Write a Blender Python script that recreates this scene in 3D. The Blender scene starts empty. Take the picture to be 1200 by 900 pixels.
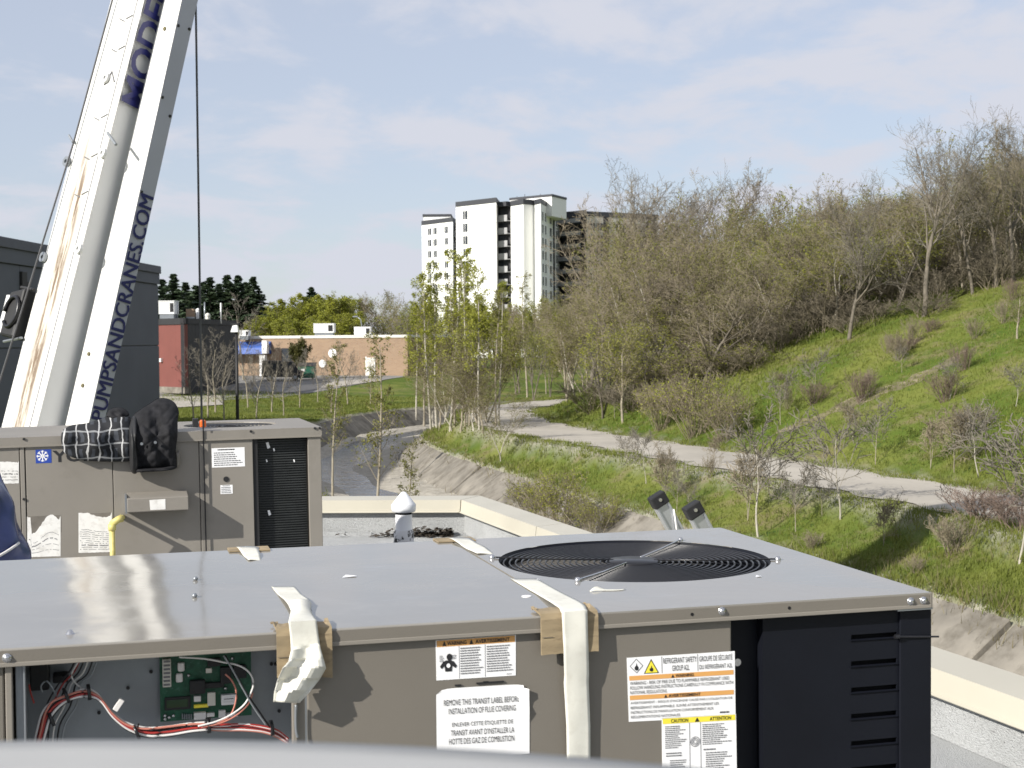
import bpy, math, random
import numpy as np
from mathutils import Vector, Matrix, Quaternion
random.seed(7)
S = bpy.context.scene
COL = S.collection
R = math.radians

# ------------------------------------------------------------------ camera
F, PITCH, ROLL = 1685.0, 0.0318, -0.0074          # focal length in pixels of a 1200 px wide frame
CAMZ = 1.7                                        # eye height above the roof we stand on (roof = z 0)
cd = bpy.data.cameras.new('camera'); cam = bpy.data.objects.new('camera', cd); COL.objects.link(cam)
cd.sensor_width = 36; cd.lens = F / 1200 * 36
cd.clip_start = 0.05; cd.clip_end = 6000
cd.dof.use_dof = True; cd.dof.focus_distance = 5.0; cd.dof.aperture_fstop = 14
cam.matrix_world = Matrix.Translation((0, 0, CAMZ)) @ Matrix.Rotation(math.pi/2 - PITCH, 4, 'X') @ Matrix.Rotation(ROLL, 4, 'Z')
S.camera = cam

# ------------------------------------------------------------------ sky, sun, exposure
SUN_EL, SUN_BACK = R(29), R(49)                   # sun stands behind the camera, to the left
sun_dir = Vector((-math.sin(SUN_BACK)*math.cos(SUN_EL), -math.cos(SUN_BACK)*math.cos(SUN_EL), math.sin(SUN_EL)))
W = bpy.data.worlds.new('World'); S.world = W; W.use_nodes = True
nt = W.node_tree; nt.nodes.clear()
wo = nt.nodes.new('ShaderNodeOutputWorld'); bg = nt.nodes.new('ShaderNodeBackground')
sky = nt.nodes.new('ShaderNodeTexSky'); sky.sky_type = 'NISHITA'; sky.sun_disc = False
sky.sun_elevation = SUN_EL; sky.sun_rotation = math.atan2(sun_dir.x, sun_dir.y)
sky.air_density = 1.0; sky.dust_density = 0.7; sky.ozone_density = 3.5; sky.altitude = 250
tc = nt.nodes.new('ShaderNodeTexCoord'); sep = nt.nodes.new('ShaderNodeSeparateXYZ')
nt.links.new(tc.outputs['Generated'], sep.inputs[0])
def wmath(op, a, b=None, clamp=False):
    n = nt.nodes.new('ShaderNodeMath'); n.operation = op; n.use_clamp = clamp
    for i, s in enumerate((a, b)):
        if s is None: continue
        if isinstance(s, (int, float)): n.inputs[i].default_value = s
        else: nt.links.new(s, n.inputs[i])
    return n.outputs[0]
zc = wmath('ADD', wmath('MAXIMUM', sep.outputs[2], 0.0), 0.16)
cmb = nt.nodes.new('ShaderNodeCombineXYZ')
nt.links.new(wmath('DIVIDE', sep.outputs[0], zc), cmb.inputs[0]); nt.links.new(wmath('DIVIDE', sep.outputs[1], zc), cmb.inputs[1])
mp = nt.nodes.new('ShaderNodeMapping'); mp.inputs['Scale'].default_value = (1.15, 0.9, 1); mp.inputs['Location'].default_value = (3.37, 1.2, 0)
nt.links.new(cmb.outputs[0], mp.inputs[0])
n1 = nt.nodes.new('ShaderNodeTexNoise'); n1.inputs['Scale'].default_value = 2.3; n1.inputs['Detail'].default_value = 7; n1.inputs['Roughness'].default_value = 0.56
n1.inputs['Distortion'].default_value = 0.25
nt.links.new(mp.outputs[0], n1.inputs['Vector'])
n2 = nt.nodes.new('ShaderNodeTexNoise'); n2.inputs['Scale'].default_value = 0.42; n2.inputs['Detail'].default_value = 3
nt.links.new(mp.outputs[0], n2.inputs['Vector'])
cs = wmath('ADD', wmath('MULTIPLY', n1.outputs['Fac'], 0.80), wmath('MULTIPLY', n2.outputs['Fac'], 0.27))
rmp = nt.nodes.new('ShaderNodeMapRange'); rmp.interpolation_type = 'SMOOTHSTEP'
rmp.inputs['From Min'].default_value = 0.48; rmp.inputs['From Max'].default_value = 0.62
nt.links.new(cs, rmp.inputs['Value'])
mixc = nt.nodes.new('ShaderNodeMix'); mixc.data_type = 'RGBA'
nt.links.new(wmath('MULTIPLY_ADD', rmp.outputs[0], 0.36), mixc.inputs['Factor'])
mixc.inputs['Factor'].links[0].from_node.inputs[2].default_value = 0.62
nt.links.new(sky.outputs[0], mixc.inputs[6]); mixc.inputs[7].default_value = (5.2, 5.36, 6.0, 1)
nt.links.new(mixc.outputs[2], bg.inputs['Color']); bg.inputs['Strength'].default_value = 0.096
nt.links.new(bg.outputs[0], wo.inputs['Surface'])
sd = bpy.data.lights.new('sun', 'SUN'); so = bpy.data.objects.new('sun', sd); COL.objects.link(so)
sd.energy = 5.0; sd.angle = R(0.53); sd.color = (1.0, 0.955, 0.88)
so.rotation_euler = (-sun_dir).to_track_quat('-Z', 'Y').to_euler()
S.view_settings.view_transform = 'Standard'; S.view_settings.look = 'None'
S.view_settings.exposure = 0.45; S.view_settings.gamma = 1.0; S.view_settings.use_curve_mapping = False
S.render.engine = 'CYCLES'

# ------------------------------------------------------------------ picture point -> place in the world
_cp, _sp, _cr, _sr = math.cos(PITCH), math.sin(PITCH), math.cos(ROLL), math.sin(ROLL)
CAMV = Vector((0, 0, CAMZ))
def ray(px, py):
    u, v = px-600, py-450
    u0 = u*_cr + v*_sr; v0 = -u*_sr + v*_cr
    return Vector((u0/F, _cp + _sp*(-v0/F), -_sp + _cp*(-v0/F)))
def at(px, py, d):
    r = ray(px, py); return CAMV + r*(d/r.y)
def onz(px, py, z):
    r = ray(px, py); return CAMV + r*((z-CAMZ)/r.z)

# ------------------------------------------------------------------ mesh builder
class MB:
    def __init__(s): s.v = []; s.f = []; s.m = []; s.uv = {}
    def add(s, vs, fs, m=0, uvs=None):
        b = len(s.v); s.v += [tuple(p) for p in vs]
        for i, f in enumerate(fs):
            if uvs: s.uv[len(s.f)] = uvs[i]
            s.f.append(tuple(b+k for k in f)); s.m.append(m)
        return s
    def box(s, x0, x1, y0, y1, z0, z1, m=0):
        vs = [(x, y, z) for z in (z0, z1) for y in (y0, y1) for x in (x0, x1)]
        return s.add(vs, [(0,2,3,1),(4,5,7,6),(0,1,5,4),(2,6,7,3),(0,4,6,2),(1,3,7,5)], m)
    def hexa(s, p, m=0):     # p: 4 bottom ccw, 4 top ccw
        return s.add(p, [(3,2,1,0),(4,5,6,7),(0,1,5,4),(1,2,6,5),(2,3,7,6),(3,0,4,7)], m)
    def quad(s, a, b, c, d, m=0, uv=None): return s.add([a,b,c,d], [(0,1,2,3)], m, [uv] if uv else None)
    def tube(s, pts, r, n=8, m=0, cap=True):
        pts = [Vector(p) for p in pts]; k = len(pts)
        rs = r if isinstance(r, (list, tuple)) else [r]*k
        vs = []; ref = None
        for i, p in enumerate(pts):
            d = (pts[min(i+1, k-1)] - pts[max(i-1, 0)]).normalized()
            if ref is None: ref = Vector((0,0,1)) if abs(d.z) < 0.9 else Vector((1,0,0))
            a = d.cross(ref).normalized(); b = d.cross(a).normalized(); ref = -(b.cross(d).cross(d)) if False else ref
            for j in range(n):
                t = 2*math.pi*j/n; vs.append(p + (a*math.cos(t) + b*math.sin(t))*rs[i])
        fs = [(i*n+j, i*n+(j+1)%n, (i+1)*n+(j+1)%n, (i+1)*n+j) for i in range(k-1) for j in range(n)]
        if cap: fs += [tuple(range(n))[::-1], tuple((k-1)*n+j for j in range(n))]
        return s.add(vs, fs, m)
    def lathe(s, prof, n=24, c=(0,0,0), m=0, closed=False):
        vs = [(c[0]+r*math.cos(2*math.pi*j/n), c[1]+r*math.sin(2*math.pi*j/n), c[2]+z) for r, z in prof for j in range(n)]
        k = len(prof); rng = range(k if closed else k-1)
        return s.add(vs, [(i*n+j, i*n+(j+1)%n, ((i+1)%k)*n+(j+1)%n, ((i+1)%k)*n+j) for i in rng for j in range(n)], m)
    def grid(s, P, m=0, uv=False, closed=False):   # P[i][j]
        a, b = len(P), len(P[0]); vs = [p for row in P for p in row]; fs = []; uvs = []
        for i in range(a-1):
            for j in range(b if closed else b-1):
                fs.append((i*b+j, i*b+(j+1)%b, (i+1)*b+(j+1)%b, (i+1)*b+j))
                uvs.append([(j/(b-1), i/(a-1)), ((j+1)/(b-1), i/(a-1)), ((j+1)/(b-1), (i+1)/(a-1)), (j/(b-1), (i+1)/(a-1))])
        return s.add(vs, fs, m, uvs if uv else None)
    def prism(s, poly, z0, z1, m=0):
        n = len(poly)
        vs = [(p[0], p[1], z0) for p in poly] + [(p[0], p[1], z1) for p in poly]
        return s.add(vs, [tuple(range(n))[::-1], tuple(range(n, 2*n))] + [(i, (i+1)%n, n+(i+1)%n, n+i) for i in range(n)], m)
    def mesh(s, name, mats, smooth=False):
        me = bpy.data.meshes.new(name); me.from_pydata(s.v, [], s.f)
        for k in (mats if isinstance(mats, (list, tuple)) else [mats]): me.materials.append(k)
        me.polygons.foreach_set('material_index', s.m)
        if smooth: me.polygons.foreach_set('use_smooth', [True]*len(s.f))
        if s.uv:
            ul = me.uv_layers.new(name='UVMap')
            for i, u in s.uv.items():
                st = me.polygons[i].loop_start
                for j, q in enumerate(u): ul.data[st+j].uv = q
        me.update(); return me
    def build(s, name, mats, parent=None, smooth=False, bevel=0, seg=2):
        return obj(name, s.mesh(name, mats, smooth), parent, bevel, seg)
def obj(name, me, parent=None, bevel=0, seg=2, loc=None):
    o = bpy.data.objects.new(name, me); COL.objects.link(o)
    if parent: o.parent = parent
    if loc is not None: o.location = loc
    if bevel:
        b = o.modifiers.new('bevel', 'BEVEL'); b.width = bevel; b.segments = seg; b.limit_method = 'ANGLE'; b.angle_limit = R(40)
    return o
def tag(o, label=None, cat=None, group=None, kind=None):
    if label: o['label'] = label
    if cat: o['category'] = cat
    if group: o['group'] = group
    if kind: o['kind'] = kind
    return o
def thing(name, label, cat, loc=(0,0,0), rot=(0,0,0), group=None):
    o = bpy.data.objects.new(name, None); COL.objects.link(o); o.location = loc; o.rotation_euler = rot
    o.empty_display_size = 0.2
    return tag(o, label, cat, group)
def struct(o): o['kind'] = 'structure'; return o

# ------------------------------------------------------------------ materials
def nodes(m): return m.node_tree.nodes, m.node_tree.links
def P(name, col, rough=0.6, metal=0.0, var=0.12, scale=4.0, bump=0.0, bscale=60.0, col2=None, mask=(0.45, 0.7), mscale=None, spec=0.5, detail=5, stretch=(1,1,1)):
    """painted/stone/plastic surface: base colour with noise variation, optional second colour in patches, fine bump"""
    m = bpy.data.materials.new(name); m.use_nodes = True; N, L = nodes(m); b = N['Principled BSDF']
    b.inputs['Roughness'].default_value = rough; b.inputs['Metallic'].default_value = metal
    b.inputs['Specular IOR Level'].default_value = spec
    t = N.new('ShaderNodeTexCoord'); mpn = N.new('ShaderNodeMapping'); mpn.inputs['Scale'].default_value = stretch
    L.new(t.outputs['Object'], mpn.inputs[0]); vec = mpn.outputs[0]
    nz = N.new('ShaderNodeTexNoise'); nz.inputs['Scale'].default_value = scale; nz.inputs['Detail'].default_value = detail
    L.new(vec, nz.inputs['Vector'])
    rp = N.new('ShaderNodeValToRGB'); e = rp.color_ramp.elements
    e[0].position = 0.3; e[1].position = 0.7
    e[0].color = tuple(max(0, c*(1-var)) for c in col) + (1,); e[1].color = tuple(min(1, c*(1+var)) for c in col) + (1,)
    L.new(nz.outputs['Fac'], rp.inputs[0]); out = rp.outputs[0]
    if col2:
        n2 = N.new('ShaderNodeTexNoise'); n2.inputs['Scale'].default_value = mscale or scale*2.3; n2.inputs['Detail'].default_value = 8; n2.inputs['Roughness'].default_value = 0.65
        L.new(vec, n2.inputs['Vector'])
        mr = N.new('ShaderNodeMapRange'); mr.inputs['From Min'].default_value = mask[0]; mr.inputs['From Max'].default_value = mask[1]
        L.new(n2.outputs['Fac'], mr.inputs['Value'])
        mx = N.new('ShaderNodeMix'); mx.data_type = 'RGBA'; L.new(mr.outputs[0], mx.inputs['Factor']); L.new(out, mx.inputs[6]); mx.inputs[7].default_value = tuple(col2) + (1,)
        out = mx.outputs[2]
    L.new(out, b.inputs['Base Color'])
    if bump:
        nb = N.new('ShaderNodeTexNoise'); nb.inputs['Scale'].default_value = bscale; nb.inputs['Detail'].default_value = 4
        L.new(vec, nb.inputs['Vector'])
        bn = N.new('ShaderNodeBump'); bn.inputs['Strength'].default_value = min(1, bump); bn.inputs['Distance'].default_value = 0.02
        L.new(nb.outputs['Fac'], bn.inputs['Height']); L.new(bn.outputs[0], b.inputs['Normal'])
    return m
def leafmat(name, c1, c2, trans=0.35):
    m = bpy.data.materials.new(name); m.use_nodes = True; N, L = nodes(m); b = N['Principled BSDF']
    b.inputs['Roughness'].default_value = 0.55; b.inputs['Specular IOR Level'].default_value = 0.25
    t = N.new('ShaderNodeTexCoord'); nz = N.new('ShaderNodeTexNoise'); nz.inputs['Scale'].default_value = 1.1; nz.inputs['Detail'].default_value = 3
    L.new(t.outputs['Object'], nz.inputs['Vector'])
    oi = N.new('ShaderNodeObjectInfo'); ad = N.new('ShaderNodeMath'); ad.operation = 'MULTIPLY_ADD'; ad.inputs[1].default_value = 0.3
    L.new(oi.outputs['Random'], ad.inputs[0]); L.new(nz.outputs['Fac'], ad.inputs[2])
    rp = N.new('ShaderNodeValToRGB'); e = rp.color_ramp.elements; e[0].position = 0.35; e[1].position = 0.85
    e[0].color = tuple(c1) + (1,); e[1].color = tuple(c2) + (1,)
    L.new(ad.outputs[0], rp.inputs[0]); L.new(rp.outputs[0], b.inputs['Base Color'])
    tr = N.new('ShaderNodeBsdfTranslucent'); L.new(rp.outputs[0], tr.inputs['Color'])
    ms = N.new('ShaderNodeMixShader'); ms.inputs[0].default_value = trans
    L.new(b.outputs[0], ms.inputs[1]); L.new(tr.outputs[0], ms.inputs[2]); L.new(ms.outputs[0], N['Material Output'].inputs['Surface'])
    return m
M = {}
M['tan'] = P('tan_cabinet_paint', (0.172, 0.156, 0.132), 0.42, var=0.05, scale=3, bump=0.03, bscale=250)
M['tan_old'] = P('faded_tan_cabinet_paint', (0.222, 0.204, 0.177), 0.5, var=0.07, scale=2.2, col2=(0.185,0.168,0.143), mask=(0.55,0.8), mscale=5)
M['flange'] = P('tan_flange', (0.23, 0.21, 0.18), 0.4, var=0.05)
M['galv'] = P('galvanised_sheet', (0.29, 0.31, 0.33), 0.38, 0.6, var=0.1, scale=9, bump=0.03, bscale=120)
M['black_plastic'] = P('black_plastic', (0.005, 0.006, 0.010), 0.55, var=0.2, spec=0.22)
M['black'] = P('black_matte', (0.012, 0.012, 0.013), 0.6, var=0.2)
M['wire_black'] = P('black_wire_coat', (0.012, 0.012, 0.014), 0.3, var=0.1)
M['steel'] = P('zinc_steel', (0.55, 0.55, 0.56), 0.25, 0.9, var=0.1)
M['dark_hole'] = P('dark_void', (0.004, 0.004, 0.005), 0.9, var=0.1)
M['cardboard'] = P('brown_cardboard', (0.29, 0.225, 0.135), 0.9, var=0.22, scale=14, col2=(0.20,0.15,0.09), mask=(0.52,0.7), mscale=25, stretch=(1,1,4))
M['tape'] = P('white_masking_tape', (0.66, 0.65, 0.58), 0.6, var=0.06, scale=22, col2=(0.56,0.54,0.47), mask=(0.5,0.75), mscale=30)
M['paper'] = P('white_label_paper', (0.85, 0.85, 0.85), 0.5, var=0.03, scale=12)
M['paper_torn'] = P('torn_label_paper', (0.74, 0.73, 0.70), 0.7, var=0.05, scale=20, col2=(0.55,0.53,0.49), mask=(0.5,0.75), mscale=26)
M['ink'] = P('black_ink', (0.018, 0.018, 0.02), 0.5, var=0.05)
M['ink_grey'] = P('grey_ink', (0.16, 0.16, 0.17), 0.5, var=0.1)
M['orange_ink'] = P('orange_ink', (0.70, 0.36, 0.11), 0.5, var=0.05)
M['yellow_ink'] = P('yellow_ink', (0.85, 0.72, 0.06), 0.5, var=0.05)
M['navy_ink'] = P('navy_vinyl', (0.012, 0.015, 0.12), 0.35, var=0.05)
M['york_blue'] = P('blue_logo', (0.02, 0.06, 0.34), 0.45, var=0.05)
M['pcb'] = P('green_circuit_board', (0.012, 0.085, 0.045), 0.4, var=0.35, scale=60, col2=(0.05,0.13,0.09), mscale=150, mask=(0.55,0.65))
M['red_wire'] = P('red_wire', (0.36, 0.035, 0.03), 0.35, var=0.1)
M['white_wire'] = P('white_wire', (0.70, 0.68, 0.66), 0.35, var=0.05)
M['pink_wire'] = P('salmon_wire', (0.52, 0.20, 0.15), 0.35, var=0.05)
M['yellow_pipe'] = P('yellow_gas_pipe', (0.58, 0.50, 0.17), 0.5, var=0.15, scale=30)
M['membrane'] = P('granular_roof_membrane', (0.44, 0.45, 0.45), 0.95, var=0.12, scale=2.5, bump=0.9, bscale=160, col2=(0.28,0.28,0.28), mask=(0.52,0.72), mscale=70)
M['cap'] = P('cream_metal_cap', (0.45, 0.425, 0.35), 0.4, var=0.05, scale=2)
M['vent_white'] = P('white_vent_paint', (0.72, 0.73, 0.75), 0.35, var=0.05)
M['sealant'] = P('black_white_sealant', (0.62, 0.62, 0.62), 0.6, var=0.1, col2=(0.02,0.02,0.02), mask=(0.52,0.56), mscale=12)
M['alu'] = P('ladder_aluminium', (0.52, 0.54, 0.57), 0.35, 0.75, var=0.08)
M['blue_plastic'] = P('blue_plastic_film', (0.035, 0.05, 0.15), 0.22, var=0.35, scale=7)
M['grey_lid'] = P('grey_painted_lid', (0.40, 0.40, 0.39), 0.5, var=0.05, scale=6)
M['concrete'] = P('weathered_concrete', (0.205, 0.188, 0.158), 0.95, var=0.3, scale=0.9, bump=0.9, bscale=5, col2=(0.10,0.088,0.068), mask=(0.46,0.68), mscale=1.5)
M['path'] = P('pale_gravel_path', (0.38, 0.35, 0.30), 0.95, var=0.14, scale=0.35, bump=0.5, bscale=14, col2=(0.27,0.25,0.22), mask=(0.52,0.8), mscale=1.3)
M['asphalt'] = P('worn_asphalt', (0.17, 0.165, 0.155), 0.95, var=0.2, scale=0.3, col2=(0.28,0.27,0.25), mscale=0.8)
M['slate'] = P('slate_grey_stucco', (0.112, 0.122, 0.140), 0.85, var=0.06, scale=0.4, bump=0.2, bscale=20)
M['slate2'] = P('slate_grey_trim', (0.092, 0.10, 0.118), 0.7, var=0.05)
M['red_metal'] = P('red_siding', (0.165, 0.052, 0.043), 0.6, var=0.08, scale=0.6)
M['black_siding'] = P('black_siding', (0.022, 0.022, 0.025), 0.75, var=0.15, scale=1)
M['awning'] = P('blue_awning', (0.035, 0.085, 0.30), 0.6, var=0.2, scale=1)
M['white_paint'] = P('white_paint', (0.76, 0.76, 0.75), 0.5, var=0.05)
M['beige_metal'] = P('beige_metal', (0.62, 0.60, 0.54), 0.5, var=0.06)
M['dumpster'] = P('green_dumpster', (0.02, 0.11, 0.07), 0.5, var=0.15)
M['tower_white'] = P('white_tower_panel', (0.80, 0.80, 0.78), 0.7, var=0.03, scale=0.12)
M['tower_grey'] = P('tower_beige_brick', (0.55, 0.52, 0.47), 0.8, var=0.08, scale=0.3)
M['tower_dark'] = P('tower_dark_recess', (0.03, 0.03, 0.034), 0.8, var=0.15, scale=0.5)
M['tower_trim'] = P('tower_dark_trim', (0.045, 0.047, 0.055), 0.6, var=0.05)
M['balcony'] = P('balcony_panel', (0.33, 0.33, 0.34), 0.7, var=0.1, scale=0.4)
M['glass'] = P('dark_window_glass', (0.03, 0.035, 0.045), 0.12, var=0.3, scale=0.4)
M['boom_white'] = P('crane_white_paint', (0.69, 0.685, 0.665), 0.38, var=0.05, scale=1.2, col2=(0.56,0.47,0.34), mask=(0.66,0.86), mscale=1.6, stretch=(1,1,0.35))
M['boom_d'] = P('crane_shaded_face_paint', (0.40, 0.41, 0.47), 0.4, var=0.05, scale=0.8)  # jib's averted faces: white paint with its shade put into the colour
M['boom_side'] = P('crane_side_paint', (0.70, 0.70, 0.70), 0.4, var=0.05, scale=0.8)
M['rope'] = P('steel_rope', (0.07, 0.07, 0.075), 0.6, var=0.2)
M['bark'] = P('grey_brown_bark', (0.145, 0.125, 0.098), 0.9, var=0.3, scale=3)
M['twig_dark'] = P('dark_brush_twigs', (0.135, 0.115, 0.08), 0.9, var=0.3, scale=0.6)
M['twig'] = P('brown_twigs', (0.20, 0.168, 0.115), 0.9, var=0.3, scale=0.6)
M['twig_grey'] = P('grey_twigs', (0.165, 0.148, 0.12), 0.9, var=0.25, scale=0.6)
M['twig_red'] = P('russet_twigs', (0.17, 0.125, 0.10), 0.9, var=0.3, scale=0.8)
M['bark_pale'] = P('pale_bark', (0.40, 0.37, 0.31), 0.85, var=0.2, scale=2, col2=(0.14,0.12,0.10), mask=(0.56,0.66), mscale=3.2, stretch=(1,1,2))
M['bark_tan'] = P('tan_bark', (0.29, 0.255, 0.195), 0.9, var=0.25, scale=3)
M['leaf_lime'] = leafmat('lime_bud_leaves', (0.16, 0.185, 0.025), (0.33, 0.34, 0.05))
M['leaf_olive'] = leafmat('olive_bud_leaves', (0.125, 0.13, 0.035), (0.235, 0.23, 0.06))
M['leaf_green'] = leafmat('fresh_green_leaves', (0.09, 0.13, 0.025), (0.20, 0.25, 0.05))
M['leaf_dull'] = leafmat('dull_olive_leaves', (0.05, 0.06, 0.02), (0.12, 0.115, 0.03))
M['needle'] = leafmat('dark_needles', (0.034, 0.058, 0.036), (0.07, 0.10, 0.052), 0.15)
M['grass'] = leafmat('grass_blades', (0.09, 0.13, 0.02), (0.205, 0.225, 0.05), 0.4)
M['dry_grass'] = leafmat('dry_stalks', (0.15, 0.13, 0.065), (0.25, 0.215, 0.12), 0.3)

def mixcol(N, L, fac, a, b):
    mx = N.new('ShaderNodeMix'); mx.data_type = 'RGBA'
    if isinstance(fac, float): mx.inputs['Factor'].default_value = fac
    else: L.new(fac, mx.inputs['Factor'])
    for i, c in ((6, a), (7, b)):
        if isinstance(c, tuple): mx.inputs[i].default_value = c + (1,)
        else: L.new(c, mx.inputs[i])
    return mx.outputs[2]
# the top sheet of the rooftop units: glossy grey paint on slightly wavy sheet metal
def sheet_metal():
    m = P('grey_lid_paint', (0.250, 0.236, 0.210), 0.2, var=0.05, scale=1.2, col2=(0.31,0.31,0.31), mask=(0.6,0.85), mscale=4, stretch=(1,3,1)); N, L = nodes(m); b = N['Principled BSDF']
    t = N.new('ShaderNodeTexCoord'); mpn = N.new('ShaderNodeMapping'); mpn.inputs['Scale'].default_value = (1.5, 1.15, 1)
    L.new(t.outputs['Object'], mpn.inputs[0])
    nz = N.new('ShaderNodeTexNoise'); nz.inputs['Scale'].default_value = 1.3; nz.inputs['Detail'].default_value = 1.5
    L.new(mpn.outputs[0], nz.inputs['Vector'])
    bn = N.new('ShaderNodeBump'); bn.inputs['Strength'].default_value = 0.5; bn.inputs['Distance'].default_value = 0.014
    L.new(nz.outputs['Fac'], bn.inputs['Height']); L.new(bn.outputs[0], b.inputs['Normal'])
    n3 = N.new('ShaderNodeTexNoise'); n3.inputs['Scale'].default_value = 14; n3.inputs['Detail'].default_value = 5; L.new(mpn.outputs[0], n3.inputs['Vector'])
    mr = N.new('ShaderNodeMapRange'); mr.inputs['To Min'].default_value = 0.05; mr.inputs['To Max'].default_value = 0.11; L.new(n3.outputs['Fac'], mr.inputs['Value'])
    L.new(mr.outputs[0], b.inputs['Roughness'])
    base = b.inputs['Base Color'].links[0].from_socket
    ms = N.new('ShaderNodeMapping'); ms.inputs['Scale'].default_value = (2.2, 60, 1); ms.inputs['Rotation'].default_value = (0, 0, 0.06); L.new(t.outputs['Object'], ms.inputs[0])
    n4 = N.new('ShaderNodeTexNoise'); n4.inputs['Scale'].default_value = 2.0; n4.inputs['Detail'].default_value = 6; n4.inputs['Roughness'].default_value = 0.7; L.new(ms.outputs[0], n4.inputs['Vector'])
    r4 = N.new('ShaderNodeMapRange'); r4.inputs['From Min'].default_value = 0.60; r4.inputs['From Max'].default_value = 0.72; r4.inputs['To Max'].default_value = 0.5; L.new(n4.outputs['Fac'], r4.inputs['Value'])
    c = mixcol(N, L, r4.outputs[0], base, (0.37,0.365,0.355))
    n5 = N.new('ShaderNodeTexNoise'); n5.inputs['Scale'].default_value = 3.5; n5.inputs['Detail'].default_value = 9; n5.inputs['Roughness'].default_value = 0.7; n5.inputs['Distortion'].default_value = 0.6; L.new(t.outputs['Object'], n5.inputs['Vector'])
    r5 = N.new('ShaderNodeMapRange'); r5.inputs['From Min'].default_value = 0.50; r5.inputs['From Max'].default_value = 0.68; r5.inputs['To Max'].default_value = 0.45; L.new(n5.outputs['Fac'], r5.inputs['Value'])
    c = mixcol(N, L, r5.outputs[0], c, (0.30,0.29,0.27)); L.new(c, b.inputs['Base Color'])
    ra = N.new('ShaderNodeMath'); ra.operation = 'MULTIPLY_ADD'; ra.inputs[1].default_value = 0.22; L.new(r5.outputs[0], ra.inputs[0]); L.new(mr.outputs[0], ra.inputs[2]); L.new(ra.outputs[0], b.inputs['Roughness'])
    return m
M['lid'] = sheet_metal()
def uvmat(name, fn, rough=0.7):
    m = bpy.data.materials.new(name); m.use_nodes = True; N, L = nodes(m); b = N['Principled BSDF']; b.inputs['Roughness'].default_value = rough
    t = N.new('ShaderNodeTexCoord'); fn(N, L, b, t.outputs['UV']); return m
def band(N, L, vec, axis, freq, lo, hi, dist=0.0):
    """1 where the fractional part of uv*freq lies between lo and hi"""
    s = N.new('ShaderNodeSeparateXYZ'); L.new(vec, s.inputs[0])
    a = N.new('ShaderNodeMath'); a.operation = 'MULTIPLY'; L.new(s.outputs[axis], a.inputs[0]); a.inputs[1].default_value = freq
    f = N.new('ShaderNodeMath'); f.operation = 'FRACT'; L.new(a.outputs[0], f.inputs[0])
    g = N.new('ShaderNodeMath'); g.operation = 'GREATER_THAN'; L.new(f.outputs[0], g.inputs[0]); g.inputs[1].default_value = lo
    l = N.new('ShaderNodeMath'); l.operation = 'LESS_THAN'; L.new(f.outputs[0], l.inputs[0]); l.inputs[1].default_value = hi
    k = N.new('ShaderNodeMath'); k.operation = 'MULTIPLY'; L.new(g.outputs[0], k.inputs[0]); L.new(l.outputs[0], k.inputs[1])
    return k.outputs[0]
def _plaid(N, L, b, uv):
    nz = N.new('ShaderNodeTexNoise'); nz.inputs['Scale'].default_value = 3; L.new(uv, nz.inputs['Vector'])
    ad = N.new('ShaderNodeMix'); ad.data_type = 'VECTOR'; ad.inputs['Factor'].default_value = 0.13; L.new(uv, ad.inputs[4]); L.new(nz.outputs['Color'], ad.inputs[5])
    v = ad.outputs[1]
    c = mixcol(N, L, band(N, L, v, 0, 6.3, 0.0, 0.30), (0.008,0.009,0.011), (0.035,0.04,0.05))
    c = mixcol(N, L, band(N, L, v, 1, 3.0, 0.0, 0.4), c, (0.012,0.013,0.016))
    c = mixcol(N, L, band(N, L, v, 1, 4.0, 0.60, 0.72), c, (0.20,0.205,0.21))
    c = mixcol(N, L, band(N, L, v, 0, 6.3, 0.64, 0.76), c, (0.40,0.40,0.40))
    L.new(c, b.inputs['Base Color'])
M['plaid'] = uvmat('black_white_plaid', _plaid, 0.9)
M['quilt'] = P('black_quilted_nylon', (0.016, 0.016, 0.018), 0.8, var=0.4, scale=20, spec=0.2)
def _rust(N, L, b, uv):
    # uv.x across the plate (0..1), uv.y along the boom in metres
    s = N.new('ShaderNodeSeparateXYZ'); L.new(uv, s.inputs[0])
    mpn = N.new('ShaderNodeMapping'); mpn.inputs['Scale'].default_value = (9, 0.8, 1); L.new(uv, mpn.inputs[0])
    nz = N.new('ShaderNodeTexNoise'); nz.inputs['Scale'].default_value = 1.0; nz.inputs['Detail'].default_value = 9; nz.inputs['Roughness'].default_value = 0.72; L.new(mpn.outputs[0], nz.inputs['Vector'])
    def mr(val, a, c, lo=0.0, hi=1.0):
        q = N.new('ShaderNodeMapRange'); q.interpolation_type = 'SMOOTHSTEP'; L.new(val, q.inputs['Value'])
        q.inputs['From Min'].default_value = a; q.inputs['From Max'].default_value = c; q.inputs['To Min'].default_value = lo; q.inputs['To Max'].default_value = hi; return q.outputs[0]
    def mul(a, c):
        q = N.new('ShaderNodeMath'); q.operation = 'MULTIPLY'; L.new(a, q.inputs[0]); L.new(c, q.inputs[1]); return q.outputs[0]
    centre = mul(mr(s.outputs[0], 0.22, 0.42), mr(s.outputs[0], 0.72, 0.55))
    low = mr(s.outputs[1], 4.6, 3.2)
    streak = mul(mul(mr(nz.outputs['Fac'], 0.44, 0.56), centre), low)
    fine = mul(mr(nz.outputs['Fac'], 0.60, 0.66), centre)
    base = mixcol(N, L, mr(nz.outputs['Fac'], 0.45, 0.75), (0.68,0.675,0.655), (0.60,0.575,0.52))
    c = mixcol(N, L, mul(centre, low), base, (0.60,0.55,0.47))
    c = mixcol(N, L, streak, c, (0.17,0.115,0.07)); c = mixcol(N, L, fine, c, (0.20,0.19,0.18))
    L.new(c, b.inputs['Base Color'])
M['boom_rust'] = uvmat('rust_streaked_white_paint', _rust, 0.4)
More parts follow.
